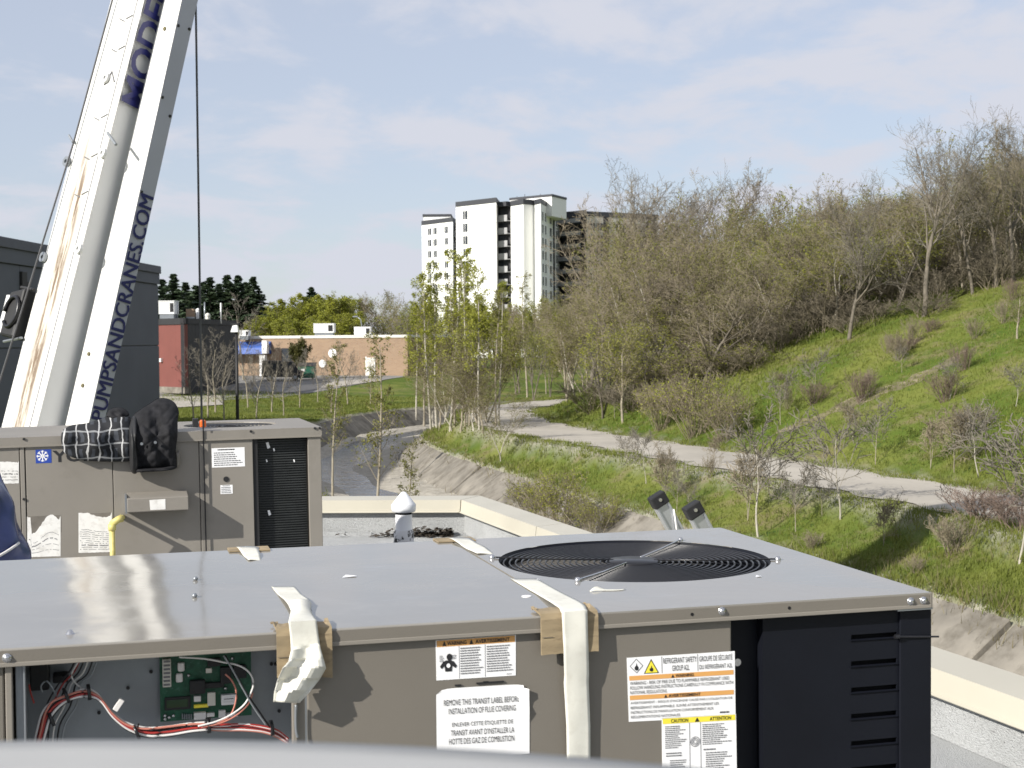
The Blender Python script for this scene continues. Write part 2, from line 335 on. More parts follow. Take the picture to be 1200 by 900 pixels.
def brick_mat():
    m = bpy.data.materials.new('tan_brick'); m.use_nodes = True; N, L = nodes(m); b = N['Principled BSDF']; b.inputs['Roughness'].default_value = 0.9
    t = N.new('ShaderNodeTexCoord'); mpn = N.new('ShaderNodeMapping'); mpn.inputs['Rotation'].default_value = (R(90), 0, 0); L.new(t.outputs['Object'], mpn.inputs[0])
    bt = N.new('ShaderNodeTexBrick'); bt.inputs['Scale'].default_value = 1.0; bt.inputs['Brick Width'].default_value = 0.4; bt.inputs['Row Height'].default_value = 0.13; bt.inputs['Mortar Size'].default_value = 0.012
    bt.inputs['Color1'].default_value = (0.29,0.195,0.122,1); bt.inputs['Color2'].default_value = (0.235,0.15,0.095,1); bt.inputs['Mortar'].default_value = (0.29,0.25,0.20,1)
    L.new(mpn.outputs[0], bt.inputs['Vector'])
    nz = N.new('ShaderNodeTexNoise'); nz.inputs['Scale'].default_value = 0.25; nz.inputs['Detail'].default_value = 6; L.new(t.outputs['Object'], nz.inputs['Vector'])
    mr = N.new('ShaderNodeMapRange'); mr.inputs['From Min'].default_value = 0.4; mr.inputs['From Max'].default_value = 0.7; mr.inputs['To Max'].default_value = 0.5; L.new(nz.outputs['Fac'], mr.inputs['Value'])
    L.new(mixcol(N, L, mr.outputs[0], bt.outputs['Color'], (0.31,0.22,0.145)), b.inputs['Base Color']); return m
M['brick'] = brick_mat()
def water_mat():
    m = P('creek_water', (0.016, 0.021, 0.03), 0.12, var=0.2, scale=0.5, spec=0.22); N, L = nodes(m); b = N['Principled BSDF']
    t = N.new('ShaderNodeTexCoord'); nz = N.new('ShaderNodeTexNoise'); nz.inputs['Scale'].default_value = 2.2; nz.inputs['Detail'].default_value = 4; L.new(t.outputs['Object'], nz.inputs['Vector'])
    bn = N.new('ShaderNodeBump'); bn.inputs['Strength'].default_value = 0.5; bn.inputs['Distance'].default_value = 0.08; L.new(nz.outputs['Fac'], bn.inputs['Height']); L.new(bn.outputs[0], b.inputs['Normal']); return m
M['water'] = water_mat()
def ground_mat():
    m = bpy.data.materials.new('grass_and_soil'); m.use_nodes = True; N, L = nodes(m); b = N['Principled BSDF']; b.inputs['Roughness'].default_value = 0.95; b.inputs['Specular IOR Level'].default_value = 0.1
    t = N.new('ShaderNodeTexCoord')
    def noise(sc, det=5, rg=0.55):
        n = N.new('ShaderNodeTexNoise'); n.inputs['Scale'].default_value = sc; n.inputs['Detail'].default_value = det; n.inputs['Roughness'].default_value = rg; L.new(t.outputs['Object'], n.inputs['Vector']); return n.outputs['Fac']
    def mr(v, a, c):
        q = N.new('ShaderNodeMapRange'); q.interpolation_type = 'SMOOTHSTEP'; q.inputs['From Min'].default_value = a; q.inputs['From Max'].default_value = c; L.new(v, q.inputs['Value']); return q.outputs[0]
    g = mixcol(N, L, mr(noise(0.22, 6), 0.38, 0.66), (0.078,0.118,0.018), (0.155,0.172,0.04))
    g = mixcol(N, L, mr(noise(1.6, 8, 0.7), 0.55, 0.72), g, (0.035,0.07,0.015))
    g = mixcol(N, L, mr(noise(0.5, 9, 0.72), 0.50, 0.68), g, (0.18,0.155,0.08))
    a = N.new('ShaderNodeAttribute'); a.attribute_name = 'soil'
    c = mixcol(N, L, mr(noise(2.5, 8, 0.7), 0.35, 0.7), (0.31,0.285,0.24), (0.46,0.43,0.37))
    c = mixcol(N, L, a.outputs['Fac'], g, c)
    L.new(c, b.inputs['Base Color'])
    bn = N.new('ShaderNodeBump'); bn.inputs['Strength'].default_value = 0.8; bn.inputs['Distance'].default_value = 0.12
    L.new(noise(2.2, 7, 0.7), bn.inputs['Height']); L.new(bn.outputs[0], b.inputs['Normal']); return m
M['ground'] = ground_mat()

# ================================================================== SETTING: terrain, creek channel, path
YAW = 0.2695
VX = np.array([math.cos(YAW), math.sin(YAW)]); UX = np.array([-math.sin(YAW), math.cos(YAW)])
def vu(v, u): return VX*v + UX*u                     # v across the creek (right), u along it (away)
def smooth_poly(pts, n=8):
    pts = [np.array(p, float) for p in pts]; out = []
    for i in range(len(pts)-1):
        p0, p1, p2, p3 = pts[max(i-1,0)], pts[i], pts[i+1], pts[min(i+2, len(pts)-1)]
        for k in range(n):
            t = k/n; out.append(0.5*((2*p1)+(-p0+p2)*t+(2*p0-5*p1+4*p2-p3)*t*t+(-p0+3*p1-3*p2+p3)*t**3))
    out.append(pts[-1]); return np.array(out)
CH = smooth_poly([vu(*p) for p in [(12.3,-60),(12.2,-10),(12.0,20),(11.2,35),(10.8,45),(10.6,60),(10.9,70),(12.5,79),(15.5,87),(19,95),(25,103),(34,110),(62,124),(140,150)]])
PA = smooth_poly([vu(*p) for p in [(21.5,-60),(21.2,0),(20.9,18),(20.7,29.5),(20.4,37),(19.9,45),(19.4,52.6),(18.8,60),(19.0,68),(20.2,76),(22.5,83),(26.5,88.5),(31.2,92),(42,97),(64,106),(140,132)]])
def sdist(X, Y, poly):
    """signed distance to a polyline (positive on its right) for arrays of points, and the index along it"""
    best = np.full(X.shape, 1e18); sg = np.zeros(X.shape); idx = np.zeros(X.shape)
    for i in range(len(poly)-1):
        a, b = poly[i], poly[i+1]; d = b-a; L2 = d@d
        if L2 < 1e-9: continue
        t = np.clip(((X-a[0])*d[0]+(Y-a[1])*d[1])/L2, 0, 1)
        dx = X-(a[0]+t*d[0]); dy = Y-(a[1]+t*d[1]); q = dx*dx+dy*dy
        m = q < best; best = np.where(m, q, best)
        sg = np.where(m, np.sign(dx*d[1]-dy*d[0]), sg); idx = np.where(m, i+t, idx)
    return np.sqrt(best)*np.where(sg == 0, 1, sg), idx
def sst(a, b, x): t = np.clip((x-a)/(b-a), 0, 1); return t*t*(3-2*t)
rs = np.random.RandomState(3)
_w = [(rs.uniform(0.02,0.10)*k, rs.uniform(0.02,0.10)*k, rs.uniform(0,6.28), 1.0/k) for k in (1,1,1,2,2,4,4,8,8,14,14) for _ in (0,)]
def lump(X, Y):
    z = 0
    for i, (a, b, p, w) in enumerate(_w): z = z + w*np.sin(a*X*(1 if i % 2 else -1)+b*Y+p)
    return z/4
BT, TOE = 4.2, 2.75                                   # half width to the bank top, to the toe
ZF, ZT, ZP = -6.4+CAMZ, -5.2+CAMZ, -4.2+CAMZ
def terrain(X, Y):
    X = np.asarray(X, float); Y = np.asarray(Y, float)
    c, _ = sdist(X, Y, CH); p, _ = sdist(X, Y, PA); ac = np.abs(c); n = lump(X, Y)
    # land on the right: verge, path, hill
    w = c-BT
    zr = ZT+(ZP-ZT)*sst(0, 3.6, w) + 0.10*n*sst(0.3, 2, w)
    ap = np.abs(p); zr = ZP+(zr-ZP)*sst(2.3, 3.1, ap)
    hd = np.maximum(p-2.9, 0); hill = 19*(1-np.exp(-0.50*hd/19)); zr = np.where(p > 0, ZP+hill+0.22*n*sst(0, 6, hd), zr)
    # land on the left: rising lawn
    wl = -c-BT
    zl = ZT+0.1+1.2*sst(0, 34, wl)+0.12*n*sst(0.5, 4, wl)
    z = np.where(c > 0, zr, zl)
    bank = ZF-0.12+(z-ZF+0.12)*np.clip((ac-TOE)/(BT-TOE), 0, 1)
    floor = ZF+0.05*n+0.17*sst(0.2, 1.9, c+0.5*np.sin(Y*0.21)+0.25*np.sin(Y*0.63))+0.22*sst(1.3, 2.4, -c+0.4*np.sin(Y*0.33))-0.11
    z = np.where(ac < TOE, floor, np.where(ac < BT, np.minimum(bank, z)-0.05, z))
    far = sst(200, 500, np.hypot(X, Y)); return z*(1-far)+(-4.0+CAMZ)*far
def tz(x, y): return float(terrain(np.array([x]), np.array([y]))[0])
def axis(lo, hi, step, out_lo, out_hi):
    a = list(np.arange(lo, hi+1e-6, step)); s = step; x = lo; pre = []
    while x > out_lo: s *= 1.22; x -= s; pre.append(x)
    s = step; x = hi; post = []
    while x < out_hi: s *= 1.22; x += s; post.append(x)
    return np.array(pre[::-1]+a+post)
gx = axis(-34, 46, 0.5, -2500, 2500); gy = axis(13, 112, 0.5, -300, 3000)
GX, GY = np.meshgrid(gx, gy); GZ = terrain(GX, GY)
nx, ny = len(gx), len(gy)
def fastmesh(name, V, Fq, mats, mi=None, smooth=False):
    me = bpy.data.meshes.new(name); V = np.asarray(V, np.float32); Fq = np.asarray(Fq, np.int32)
    me.vertices.add(len(V)); me.vertices.foreach_set('co', V.ravel())
    k = Fq.shape[1]; me.loops.add(Fq.size); me.loops.foreach_set('vertex_index', Fq.ravel())
    me.polygons.add(len(Fq)); me.polygons.foreach_set('loop_start', np.arange(0, Fq.size, k, dtype=np.int32))
    for m in (mats if isinstance(mats, (list, tuple)) else [mats]): me.materials.append(m)
    if mi is not None: me.polygons.foreach_set('material_index', np.asarray(mi, np.int32))
    me.polygons.foreach_set('use_smooth', np.full(len(Fq), smooth))
    me.update(calc_edges=True); me.validate(); return me
ii = np.arange(nx*ny).reshape(ny, nx)
gme = fastmesh('ground', np.stack([GX.ravel(), GY.ravel(), GZ.ravel()], 1),
    np.stack([ii[:-1,:-1].ravel(), ii[:-1,1:].ravel(), ii[1:,1:].ravel(), ii[1:,:-1].ravel()], 1), M['ground'], smooth=True)
cc, _ = sdist(GX, GY, CH); pp_, _ = sdist(GX, GY, PA)
soil = np.maximum(sst(BT+0.35, BT-0.2, np.abs(cc)), 0.8*sst(2.9, 2.3, np.abs(pp_))).ravel()
at_ = gme.attributes.new('soil', 'FLOAT', 'POINT'); at_.data.foreach_set('value', soil.astype(np.float32))
struct(obj('ground', gme))

def ribbon(name, poly, i0, i1, half, dz, mat, zfix=None, wob=0.0, cols=5):
    V = []; Q = []
    T = np.gradient(poly, axis=0)
    for k, i in enumerate(np.arange(i0, i1, 0.5)):
        a = int(i); f = i-a; p = poly[a]*(1-f)+poly[min(a+1, len(poly)-1)]*f; t = T[a]/np.linalg.norm(T[a]); nrm = np.array([t[1], -t[0]])
        for j in range(cols):
            o = (j/(cols-1)*2-1)*half*(1+(0.08*math.exp(-((float(p@UX)-68)/14)**2) if name == 'path' else 0)); o += wob*math.sin(k*0.9+j)*0.5*(1 if j in (0, cols-1) else 0)
            q = p+nrm*o; V.append((q[0], q[1], (zfix if zfix is not None else tz(q[0], q[1]))+dz))
    n = len(V)//cols
    for i in range(n-1):
        for j in range(cols-1): Q.append((i*cols+j, i*cols+j+1, (i+1)*cols+j+1, (i+1)*cols+j))
    return struct(obj(name, fastmesh(name, V, Q, mat, smooth=True)))
def pidx(poly, u):     # index along a polyline at a given u
    return int(np.argmin(np.abs(poly@UX-u)))
ribbon('path', PA, 8, pidx(PA, 125), 1.78, 0.035, M['path'], wob=0.45)
ribbon('creek_water', CH, 8, pidx(CH, 112), 2.72, ZF-0.06, M['water'], zfix=0.0)

# sloping concrete slabs that line both banks, each a piece of its own
def bank_slabs(name, side, u0, u1):
    root = bpy.data.objects.new(name, None); COL.objects.link(root); struct(root)
    poly = CH; seg = np.linalg.norm(np.diff(poly, axis=0), axis=1); cum = np.concatenate([[0], np.cumsum(seg)])
    s0, s1 = cum[pidx(poly, u0)], cum[pidx(poly, u1)]; s = s0; rr = random.Random(5+side)
    while s < s1:
        ln = 2.9; q = []
        for ss in (s+0.03, s+ln-0.03):
            i = min(int(np.searchsorted(cum, ss))-1, len(seg)-1); f = (ss-cum[i])/seg[i]; p = poly[i]+(poly[i+1]-poly[i])*f
            t = (poly[i+1]-poly[i])/seg[i]; nrm = np.array([t[1], -t[0]])*side
            q.append((p, nrm))
        dt = rr.uniform(-0.05, 0.05); dz = rr.uniform(-0.035, 0.035)
        zt = ZT-0.08 if side > 0 else ZT+0.0
        def pt(k, o, z): p, nrm = q[k]; r = p+nrm*o; return (r[0], r[1], z)
        lo, hi = TOE-0.15, BT-0.1+rr.uniform(-0.12, 0.1)
        P8 = [pt(0, lo, ZF-0.25+dz), pt(1, lo, ZF-0.25+dz+dt*0.5), pt(1, hi, zt-0.2+dz+dt), pt(0, hi, zt-0.2+dz),
              pt(0, lo-0.06, ZF-0.05+dz), pt(1, lo-0.06, ZF-0.05+dz+dt*0.5), pt(1, hi-0.04, zt+dz+dt), pt(0, hi-0.04, zt+dz)]
        if side < 0: P8 = [P8[k] for k in (3,2,1,0,7,6,5,4)]
        b = MB(); b.hexa([Vector(v) for v in P8]); b.build('slab', M['concrete'], root, bevel=0.02, seg=1)
        s += ln
    return root
bank_slabs('channel_bank', 1, 16, 101)
bank_slabs('channel_bank', -1, 40, 108)

# grass: uncountable blades where the picture shows them
def scatter_grass(name, n, seed, mat, hmin, hmax, wid, keep, blades=4):
    r = np.random.RandomState(seed)
    d = 24+ (122-24)*r.rand(n)**1.4; px = r.uniform(190, 1230, n)
    X = (px-600)/F*d; Y = d
    c, _ = sdist(X, Y, CH); p, _ = sdist(X, Y, PA)
    ok = keep(c, p, X, Y, r); X, Y, d = X[ok], Y[ok], d[ok]
    Z = terrain(X, Y); k = len(X)
    V = []; 
    for b in range(blades):
        a = r.uniform(0, 6.283, k); h = r.uniform(hmin, hmax, k)*(0.7+0.6*(lump(X*3, Y*3) > 0)); w = wid*r.uniform(0.7, 1.4, k)*np.clip(d/40, 0.9, 2.2)
        ox, oy = r.normal(0, 0.12, k), r.normal(0, 0.12, k); lx, ly = r.normal(0, 0.35, k)*h, r.normal(0, 0.35, k)*h
        A = np.stack([X+ox-np.cos(a)*w, Y+oy-np.sin(a)*w, Z-0.02], 1); B = np.stack([X+ox+np.cos(a)*w, Y+oy+np.sin(a)*w, Z-0.02], 1)
        C = np.stack([X+ox+lx, Y+oy+ly, Z+h], 1); V.append(np.stack([A, B, C], 1))
    V = np.concatenate(V).reshape(-1, 3)
    o = obj(name, fastmesh(name, V, np.arange(len(V)).reshape(-1, 3), mat)); return o
g = scatter_grass('grass', 140000, 1, M['grass'], 0.035, 0.15, 0.013, lambda c, p, X, Y, r: ((c > BT-0.05) | (c < -BT)) & (np.abs(p) > 1.72+0.16*np.exp(-((X*UX[0]+Y*UX[1]-68)/14)**2)+0.25*np.sin(Y*1.3)+0.15*np.sin(Y*3.1)) & ((p < 26) | (Y < 68)))
tag(g, 'bright green spring grass on the verge, hill and creek banks', 'grass', kind='stuff')
g = scatter_grass('dry_stalks', 26000, 2, M['dry_grass'], 0.06, 0.30, 0.010, lambda c, p, X, Y, r: ((np.abs(c-BT) < 0.55) | ((np.abs(c-TOE) < 0.25) & (r.rand(len(c)) < 0.25)) | ((c > BT) & (np.abs(p) > 2.3) & (r.rand(len(c)) < 0.09))), blades=3)
tag(g, 'pale dry stalks and dead grass along the concrete bank edge', 'dry grass', kind='stuff')

# eroded earth rut running up the grass hill
def hit(px, py, d0=18, d1=260):
    r = ray(px, py); r = r/r.y; d = np.arange(d0, d1, 0.4); z = CAMZ+r.z*d; h = terrain(r.x*d, d)
    k = np.where(z <= h)[0]; k = k[0] if len(k) else len(d)-1
    return Vector((r.x*d[k], d[k], float(h[k])))
def strip(name, pts, half, dz, mat, wob=0.3):
    V = []; Q = []; r = random.Random(2)
    P3 = smooth_poly([(p.x, p.y) for p in pts], 6); T = np.gradient(P3, axis=0)
    for k, p in enumerate(P3):
        t = T[k]/np.linalg.norm(T[k]); nrm = np.array([t[1], -t[0]]); e = min(1, k/4, (len(P3)-1-k)/4)+0.05
        for j in range(4):
            o = (j/3*2-1)*half*e*(1+r.uniform(-wob, wob)); q = p+nrm*o; V.append((q[0], q[1], tz(*q)+(dz if j in (1,2) else dz*0.2)))
    Q = [(i*4+j, i*4+j+1, i*4+5+j, i*4+4+j) for i in range(len(P3)-1) for j in range(3)]
    return struct(obj(name, fastmesh(name, V, Q, mat, smooth=True)))
M['earth'] = P('bare_earth', (0.13, 0.115, 0.06), 0.95, var=0.3, scale=1.2, bump=0.8, bscale=3, col2=(0.30,0.25,0.17), mask=(0.5,0.7), mscale=2)
strip('earth_rut', [hit(905, 512), hit(960, 490), hit(1010, 470), hit(1060, 450), hit(1100, 432), hit(1135, 412)], 0.42, 0.02, M['earth'], 0.6)

# ================================================================== the flat-roofed building we stand on
bld = thing('flat_roof_building', 'flat roof with grey granular membrane and cream capped low parapet', 'building')
# plan outline in (v,u): right parapet outer v ~3.35, far parapet a little askew
pA, pB, pC, pD = vu(3.15, 12.25)+0, vu(3.9, -6), np.array([-9.5, 12.9]), vu(-9, -6)
pB = np.array([2.06, 5.75]) + (np.array([2.06, 5.75])-np.array([-0.30, 12.6]))/np.linalg.norm(np.array([2.06, 5.75])-np.array([-0.30, 12.6]))*10.5
pA = np.array([-0.30, 12.62]); pC = np.array([-10.5, 12.95]); pD = np.array([-9.0, -4.5])
RP = [pB, pA, pC, pD]
b = MB(); b.prism([tuple(p) for p in (pD, pB, pA, pC)], -0.25, 0.0); b.build('roof_deck', M['membrane'], bld)
b = MB(); b.prism([tuple(p*0.995+np.array([0,0.03])) for p in (pD, pB, pA, pC)], -6.4, -0.254); b.build('outer_wall', M['cap'], bld)
def parapet_run(A, B, joints, inside, m0=0.0, m1=0.0):
    A = np.array(A); B = np.array(B); L = np.linalg.norm(B-A); t = (B-A)/L; n = np.array([-t[1], t[0]])*inside   # n points to the roof
    def xy(s, o): q = A+t*s+n*o; return (q[0], q[1])
    w = MB(); w.prism([xy(0.0, 0.04), xy(L, 0.04), xy(L, 0.17), xy(0.0, 0.17)] if inside < 0 else [xy(0, 0.17), xy(L, 0.17), xy(L, 0.04), xy(0, 0.04)], 0.002, 0.21, 0)
    w.build('parapet_wall', M['membrane'], bld)
    js = [0.0]+joints+[L]
    for s0, s1 in zip(js, js[1:]):
        s0 += 0.006; s1 -= 0.006
        c = MB(); r = random.Random(int(s0*10)); d = r.uniform(-0.003, 0.003)
        prof = [(0.0, 0.10), (-0.012, 0.315), (0.205, 0.302), (0.215, 0.205), (0.232, 0.197), (0.228, 0.192), (0.205, 0.199), (0.195, 0.29), (0.0, 0.30)]
        P0 = [[(*xy(s+(o*m0 if s0 < 0.01 else 0)*(s == s0)-(o*m1 if s1 > L-0.01 else 0)*(s == s1), o), z+d) for o, z in prof] for s in (s0, s1)]
        k = len(prof); vs = P0[0]+P0[1]
        c.add(vs, [(i, (i+1)%k, k+(i+1)%k, k+i) for i in range(k)]+[tuple(range(k))[::-1], tuple(range(k, 2*k))])
        c.build('cap_section', M['cap'], bld)
Lr = np.linalg.norm(pB-pA)
parapet_run(pA, pB, [2.05, 5.0, 8.05, 11.2, 14.2], -1, m0=0.687)
parapet_run(pC, pA, [2.9, 5.9, 8.62], -1, m1=0.687)
# caulked base bead along the far wall
c = MB()
for k in range(40):
    x = -9.5+k*0.23; c.box(x, x+0.225, 12.40+0.012*math.sin(k), 12.46, 0.0, 0.025+0.01*math.sin(k*1.7))
c.build('base_bead', M['membrane'], bld)
# dead leaves swept in the corner
b = MB(); r = random.Random(3)
for k in range(420):
    x = -0.52-abs(r.gauss(0, 0.30)); y = 12.37-abs(r.gauss(0, 0.05)); z = 0.01+r.random()**2*0.075*max(0.2, 1-abs(x+0.75)*0.9); a = r.uniform(0, 6.28); s = r.uniform(0.012, 0.03)
    ca, sa = math.cos(a)*s, math.sin(a)*s; tl = r.uniform(-0.5, 0.5)*s
    b.quad((x-ca, y-sa, z), (x+sa, y-ca, z+tl), (x+ca, y+sa, z), (x-sa, y+ca, z-tl))
tag(b.build('leaf_litter', P('dead_leaves', (0.045,0.035,0.025), 0.9, var=0.5, scale=20)), 'dark dead leaves swept into the parapet corner', 'leaf litter', kind='stuff')

# ================================================================== lettering
def text_mesh(s, mat, bold=0.0, shear=0.0):
    cu = bpy.data.curves.new('lettering', 'FONT'); cu.body = s; cu.size = 1; cu.offset = bold; cu.shear = shear; cu.resolution_u = 3
    o = bpy.data.objects.new('lettering', cu); COL.objects.link(o)
    bpy.context.view_layer.update()
    me = bpy.data.meshes.new_from_object(o.evaluated_get(bpy.context.evaluated_depsgraph_get()))
    bpy.data.objects.remove(o); bpy.data.curves.remove(cu)
    V = np.zeros(len(me.vertices)*3, np.float32); me.vertices.foreach_get('co', V); V = V.reshape(-1, 3)
    F_ = [tuple(p.vertices) for p in me.polygons]; bpy.data.meshes.remove(me)
    if not len(V): return None, None, 0
    lo, hi = V.min(0), V.max(0); V = (V-lo)/np.maximum(hi-lo, 1e-6); asp = (hi[0]-lo[0])/(hi[1]-lo[1])
    return V, F_, asp
_tc = {}
PRE = [('MODERN', 0.026, 0.42), ('PUMPSANDCRANES.COM', 0.0, 0.3), ('YORK', 0.03, 0.0), ('REFRIGERANT SAFETY', 0.0, 0.0), ('GROUP A2L', 0.0, 0.0), ('GROUPE DE S\xc9CURIT\xc9', 0.0, 0.0), ('DU R\xc9FRIG\xc9RANT A2L', 0.0, 0.0), ('WARNING', 0.03, 0.0), ('AVERTISSEMENT', 0.03, 0.0), ('CAUTION', 0.02, 0.0), ('ATTENTION', 0.02, 0.0), ('WARNING - RISK OF FIRE DUE TO FLAMMABLE REFRIGERANT USED.', 0.0, 0.0), ('FOLLOW HANDLING INSTRUCTIONS CAREFULLY IN COMPLIANCE WITH', 0.0, 0.0), ('NATIONAL REGULATIONS.', 0.0, 0.0), ("AVERTISSEMENT - RISQUE D'INCENDIE CAUS\xc9 PAR L'UTILISATION DE", 0.0, 0.0), ('R\xc9FRIG\xc9RANT INFLAMMABLE. SUIVRE ATTENTIVEMENT LES', 0.0, 0.0), ('INSTRUCTIONS DE MANIPULATION CONFORM\xc9MENT AUX', 0.0, 0.0), ('R\xc9GLEMENTATIONS NATIONALES.', 0.0, 0.0), ('REMOVE THIS TRANSIT LABEL BEFORE', 0.0, 0.0), ('INSTALLATION OF FLUE COVERING', 0.0, 0.0), ('ENLEVER CETTE \xc9TIQUETTE DE', 0.0, 0.0), ("TRANSIT AVANT D'INSTALLER LA", 0.0, 0.0), ('HOTTE DES GAZ DE COMBUSTION', 0.0, 0.0)]
# all lettering is shaped once, while the scene is still small
for _k in PRE: _tc[_k] = text_mesh(_k[0], None, _k[1], _k[2])
def lettering(parent, s, origin, ex, ey, mat, name='lettering', bold=0.0, shear=0.0, nrm=None, push=0.0):
    """flat letters filling the parallelogram origin + a*ex + b*ey"""
    key = (s, bold, shear)
    if key not in _tc: _tc[key] = text_mesh(s, mat, bold, shear)
    V, F_, asp = _tc[key]
    o, ex, ey = Vector(origin), Vector(ex), Vector(ey)
    n = (ex.cross(ey).normalized() if nrm is None else Vector(nrm))*push
    b = MB(); b.add([o+ex*float(v[0])+ey*float(v[1])+n for v in V], F_)
    return b.build(name, mat, parent)

# ================================================================== buildings
GZ0 = -3.9+CAMZ
def wall_pt(px, d, z): p = at(px, 450, d); return Vector((p.x, p.y, z))
def zpx(px, py, d): return at(px, py, d).z
def frame_on(A, B):
    """local frame of a wall from A to B (seen from outside left to right): origin A, x along, y inwards, z up"""
    t = Vector((B.x-A.x, B.y-A.y, 0)); L = t.length; t.normalize(); n = Vector((-t.y, t.x, 0))
    return Matrix(((t.x, n.x, 0, A.x), (t.y, n.y, 0, A.y), (0, 0, 1, 0), (0, 0, 0, 1))), L
def put(o, mw): o.matrix_world = mw; return o

# -- long slate-grey box building on the left
A, B = wall_pt(-120, 48, 0), wall_pt(187, 81, 0)
mw, L = frame_on(A, B)
ztop = zpx(187, 312, 81)
g = thing('grey_building', 'long slate grey windowless stucco building behind the crane boom', 'building'); g.matrix_world = mw
rows = [(-4.9, zpx(187, 405, 81)-0.03), (zpx(187, 405, 81)+0.03, ztop-1.05)]
for z0, z1 in rows:
    x = 0
    while x < L-0.1:
        x1 = min(x+11.5, L); b = MB(); b.box(x+0.02, x1-0.02 if x1 < L else L, 0, 0.3, z0, z1); b.build('wall_panel', M['slate'], g, bevel=0.015, seg=1); x = x1
b = MB(); b.box(0, L, 0.06, 22, -5.0, ztop-1.0); b.build('wall_core', M['slate2'], g)
b = MB(); b.box(-0.1, L+0.06, -0.08, 22.1, ztop-1.02, ztop-0.42); b.build('cornice', M['slate'], g, bevel=0.02)
b = MB(); b.box(-0.1, L+0.12, -0.16, 22.2, ztop-0.42, ztop); b.build('coping', M['slate2'], g, bevel=0.03)
def on_wall(mw, px, py):
    inv = mw.inverted(); o = inv @ CAMV; d = inv.to_3x3() @ ray(px, py); q = o + d*(-o.y/d.y); return q
v = on_wall(mw, 26, 334)
b = MB(); b.box(v.x-0.30, v.x+0.30, -0.12, 0.05, v.z-0.55, v.z+0.55); b.box(v.x+0.3, v.x+0.65, -0.08, 0.05, v.z-0.35, v.z+0.15); b.build('wall_vent', M['black'], g, bevel=0.02)
v = on_wall(mw, 16, 283)
b = MB(); b.box(v.x-0.4, v.x+0.4, 0.8, 1.6, ztop, ztop+0.45); b.tube([(v.x+0.1, 1.2, ztop+0.4), (v.x+0.1, 1.2, ztop+0.8)], 0.12); b.build('roof_vent', M['slate2'], g)

# -- red and black building
d0 = 118
zt = zpx(200, 374, d0); zb = GZ0-0.3
rb = thing('red_black_building', 'small flat roofed building with red front and black side wall', 'building')
A, B = wall_pt(150, d0+2, 0), wall_pt(217, d0-4, 0)
mw1, L1 = frame_on(A, B)
C_ = wall_pt(277, d0+14, 0); mw2, L2 = frame_on(B, C_)
x = 0; k = 0
b = MB(); b.box(0, L1, 0.02, 0.3, zb, zt); put(b.build('red_wall', M['red_metal'], rb), mw1)
for x in np.arange(0.0, L1-0.2, 2.45):
    b = MB(); b.box(x+0.004, min(x+2.446, L1), -0.015, 0.03, zb+0.5, zt-0.5); put(b.build('siding_panel', M['red_metal'], rb), mw1)
b = MB(); b.box(0, L1+0.1, -0.12, 0.3, zb, zb+0.5); put(b.build('plinth', M['concrete'], rb), mw1)
b = MB(); b.box(-0.1, L1+0.06, -0.1, 0.32, zt-0.48, zt+0.02); put(b.build('fascia', M['black_siding'], rb), mw1)
b = MB(); b.box(0.0, L2, 0.004, 0.3, zb, zt-0.1); put(b.build('black_wall', M['black_siding'], rb), mw2)
for x in np.arange(0.0, L2-0.1, 1.1):
    b = MB(); b.box(x+0.02, min(x+1.08, L2), -0.04, 0.01, zb+0.3, zt-0.45); put(b.build('wall_board', M['black_siding'], rb), mw2)
b = MB(); b.box(-0.06, L2+0.1, -0.1, 0.32, zt-0.42, zt+0.016); put(b.build('fascia', M['black_siding'], rb), mw2)
p = [A, B, C_, A+(C_-B)]
b = MB(); b.prism([(q.x, q.y) for q in p], zt-0.3, zt-0.1); b.build('roof_deck', M['membrane'], rb)
v = on_wall(mw1, 190, 422); b = MB(); b.box(v.x-0.12, v.x+0.12, -0.2, -0.02, v.z-0.15, v.z+0.15); put(b.build('wall_light', M['white_paint'], rb), mw1)
def roof_box(name, label, px0, px1, py0, py1, d, depth, mat, cat='roof unit', grille=True, group=None):
    a, c = at(px0, py1, d), at(px1, py0, d); t = thing(name, label, cat, ((a.x+c.x)/2, d, a.z), group=group)
    w, h = abs(c.x-a.x)/2, c.z-a.z
    b = MB(); b.box(-w, w, 0, depth, h*0.16, h); b.build('cabinet', mat, t, bevel=0.02)
    b = MB(); b.box(-w*0.9, w*0.9, 0.05, depth-0.05, -0.3, h*0.16); b.build('base_curb', M['galv'], t)
    if grille:
        b = MB(); b.box(w*0.45, w*0.9, -0.02, 0.02, h*0.3, h*0.88); b.build('grille', M['black'], t)
        b = MB(); b.box(-w-0.03, w+0.03, -0.03, depth+0.03, h, h+0.06); b.build('lid', mat, t)
    return t
roof_box('rooftop_unit', 'white rooftop unit on the red and black building next to grey wall', 186, 204, 353, 371, d0, 1.6, M['white_paint'])
roof_box('chimney', 'short tan brick chimney on the black building roof', 218, 227, 362, 373, d0+2, 0.6, M['brick'], 'chimney', False)
def pipe(px, y0, y1, d, r, mat, label, name='vent_pipe', cap=True):
    a = at(px, y1, d); h = at(px, y0, d).z-a.z; t = thing(name, label, 'pipe', (a.x, d, a.z))
    b = MB(); b.tube([(0,0,-0.3), (0,0,h)], r, 10); b.build('stack', mat, t, True)
    if cap: b = MB(); b.lathe([(0.001, h+r*0.9), (r*0.8, h+r*0.5), (r*1.15, h), (r*1.15, h-r*0.5)], 12); b.build('cap', mat, t, True)
pipe(207.5, 353, 372, d0+1, 0.07, M['galv'], 'thin grey vent pipe beside the white rooftop unit', cap=False)
pipe(232, 363, 373, d0+3, 0.16, M['white_paint'], 'fat white vent on the black building roof')
pipe(240, 354, 374, d0+5, 0.06, M['galv'], 'thin grey vent pipe in the middle of the black roof', cap=False)
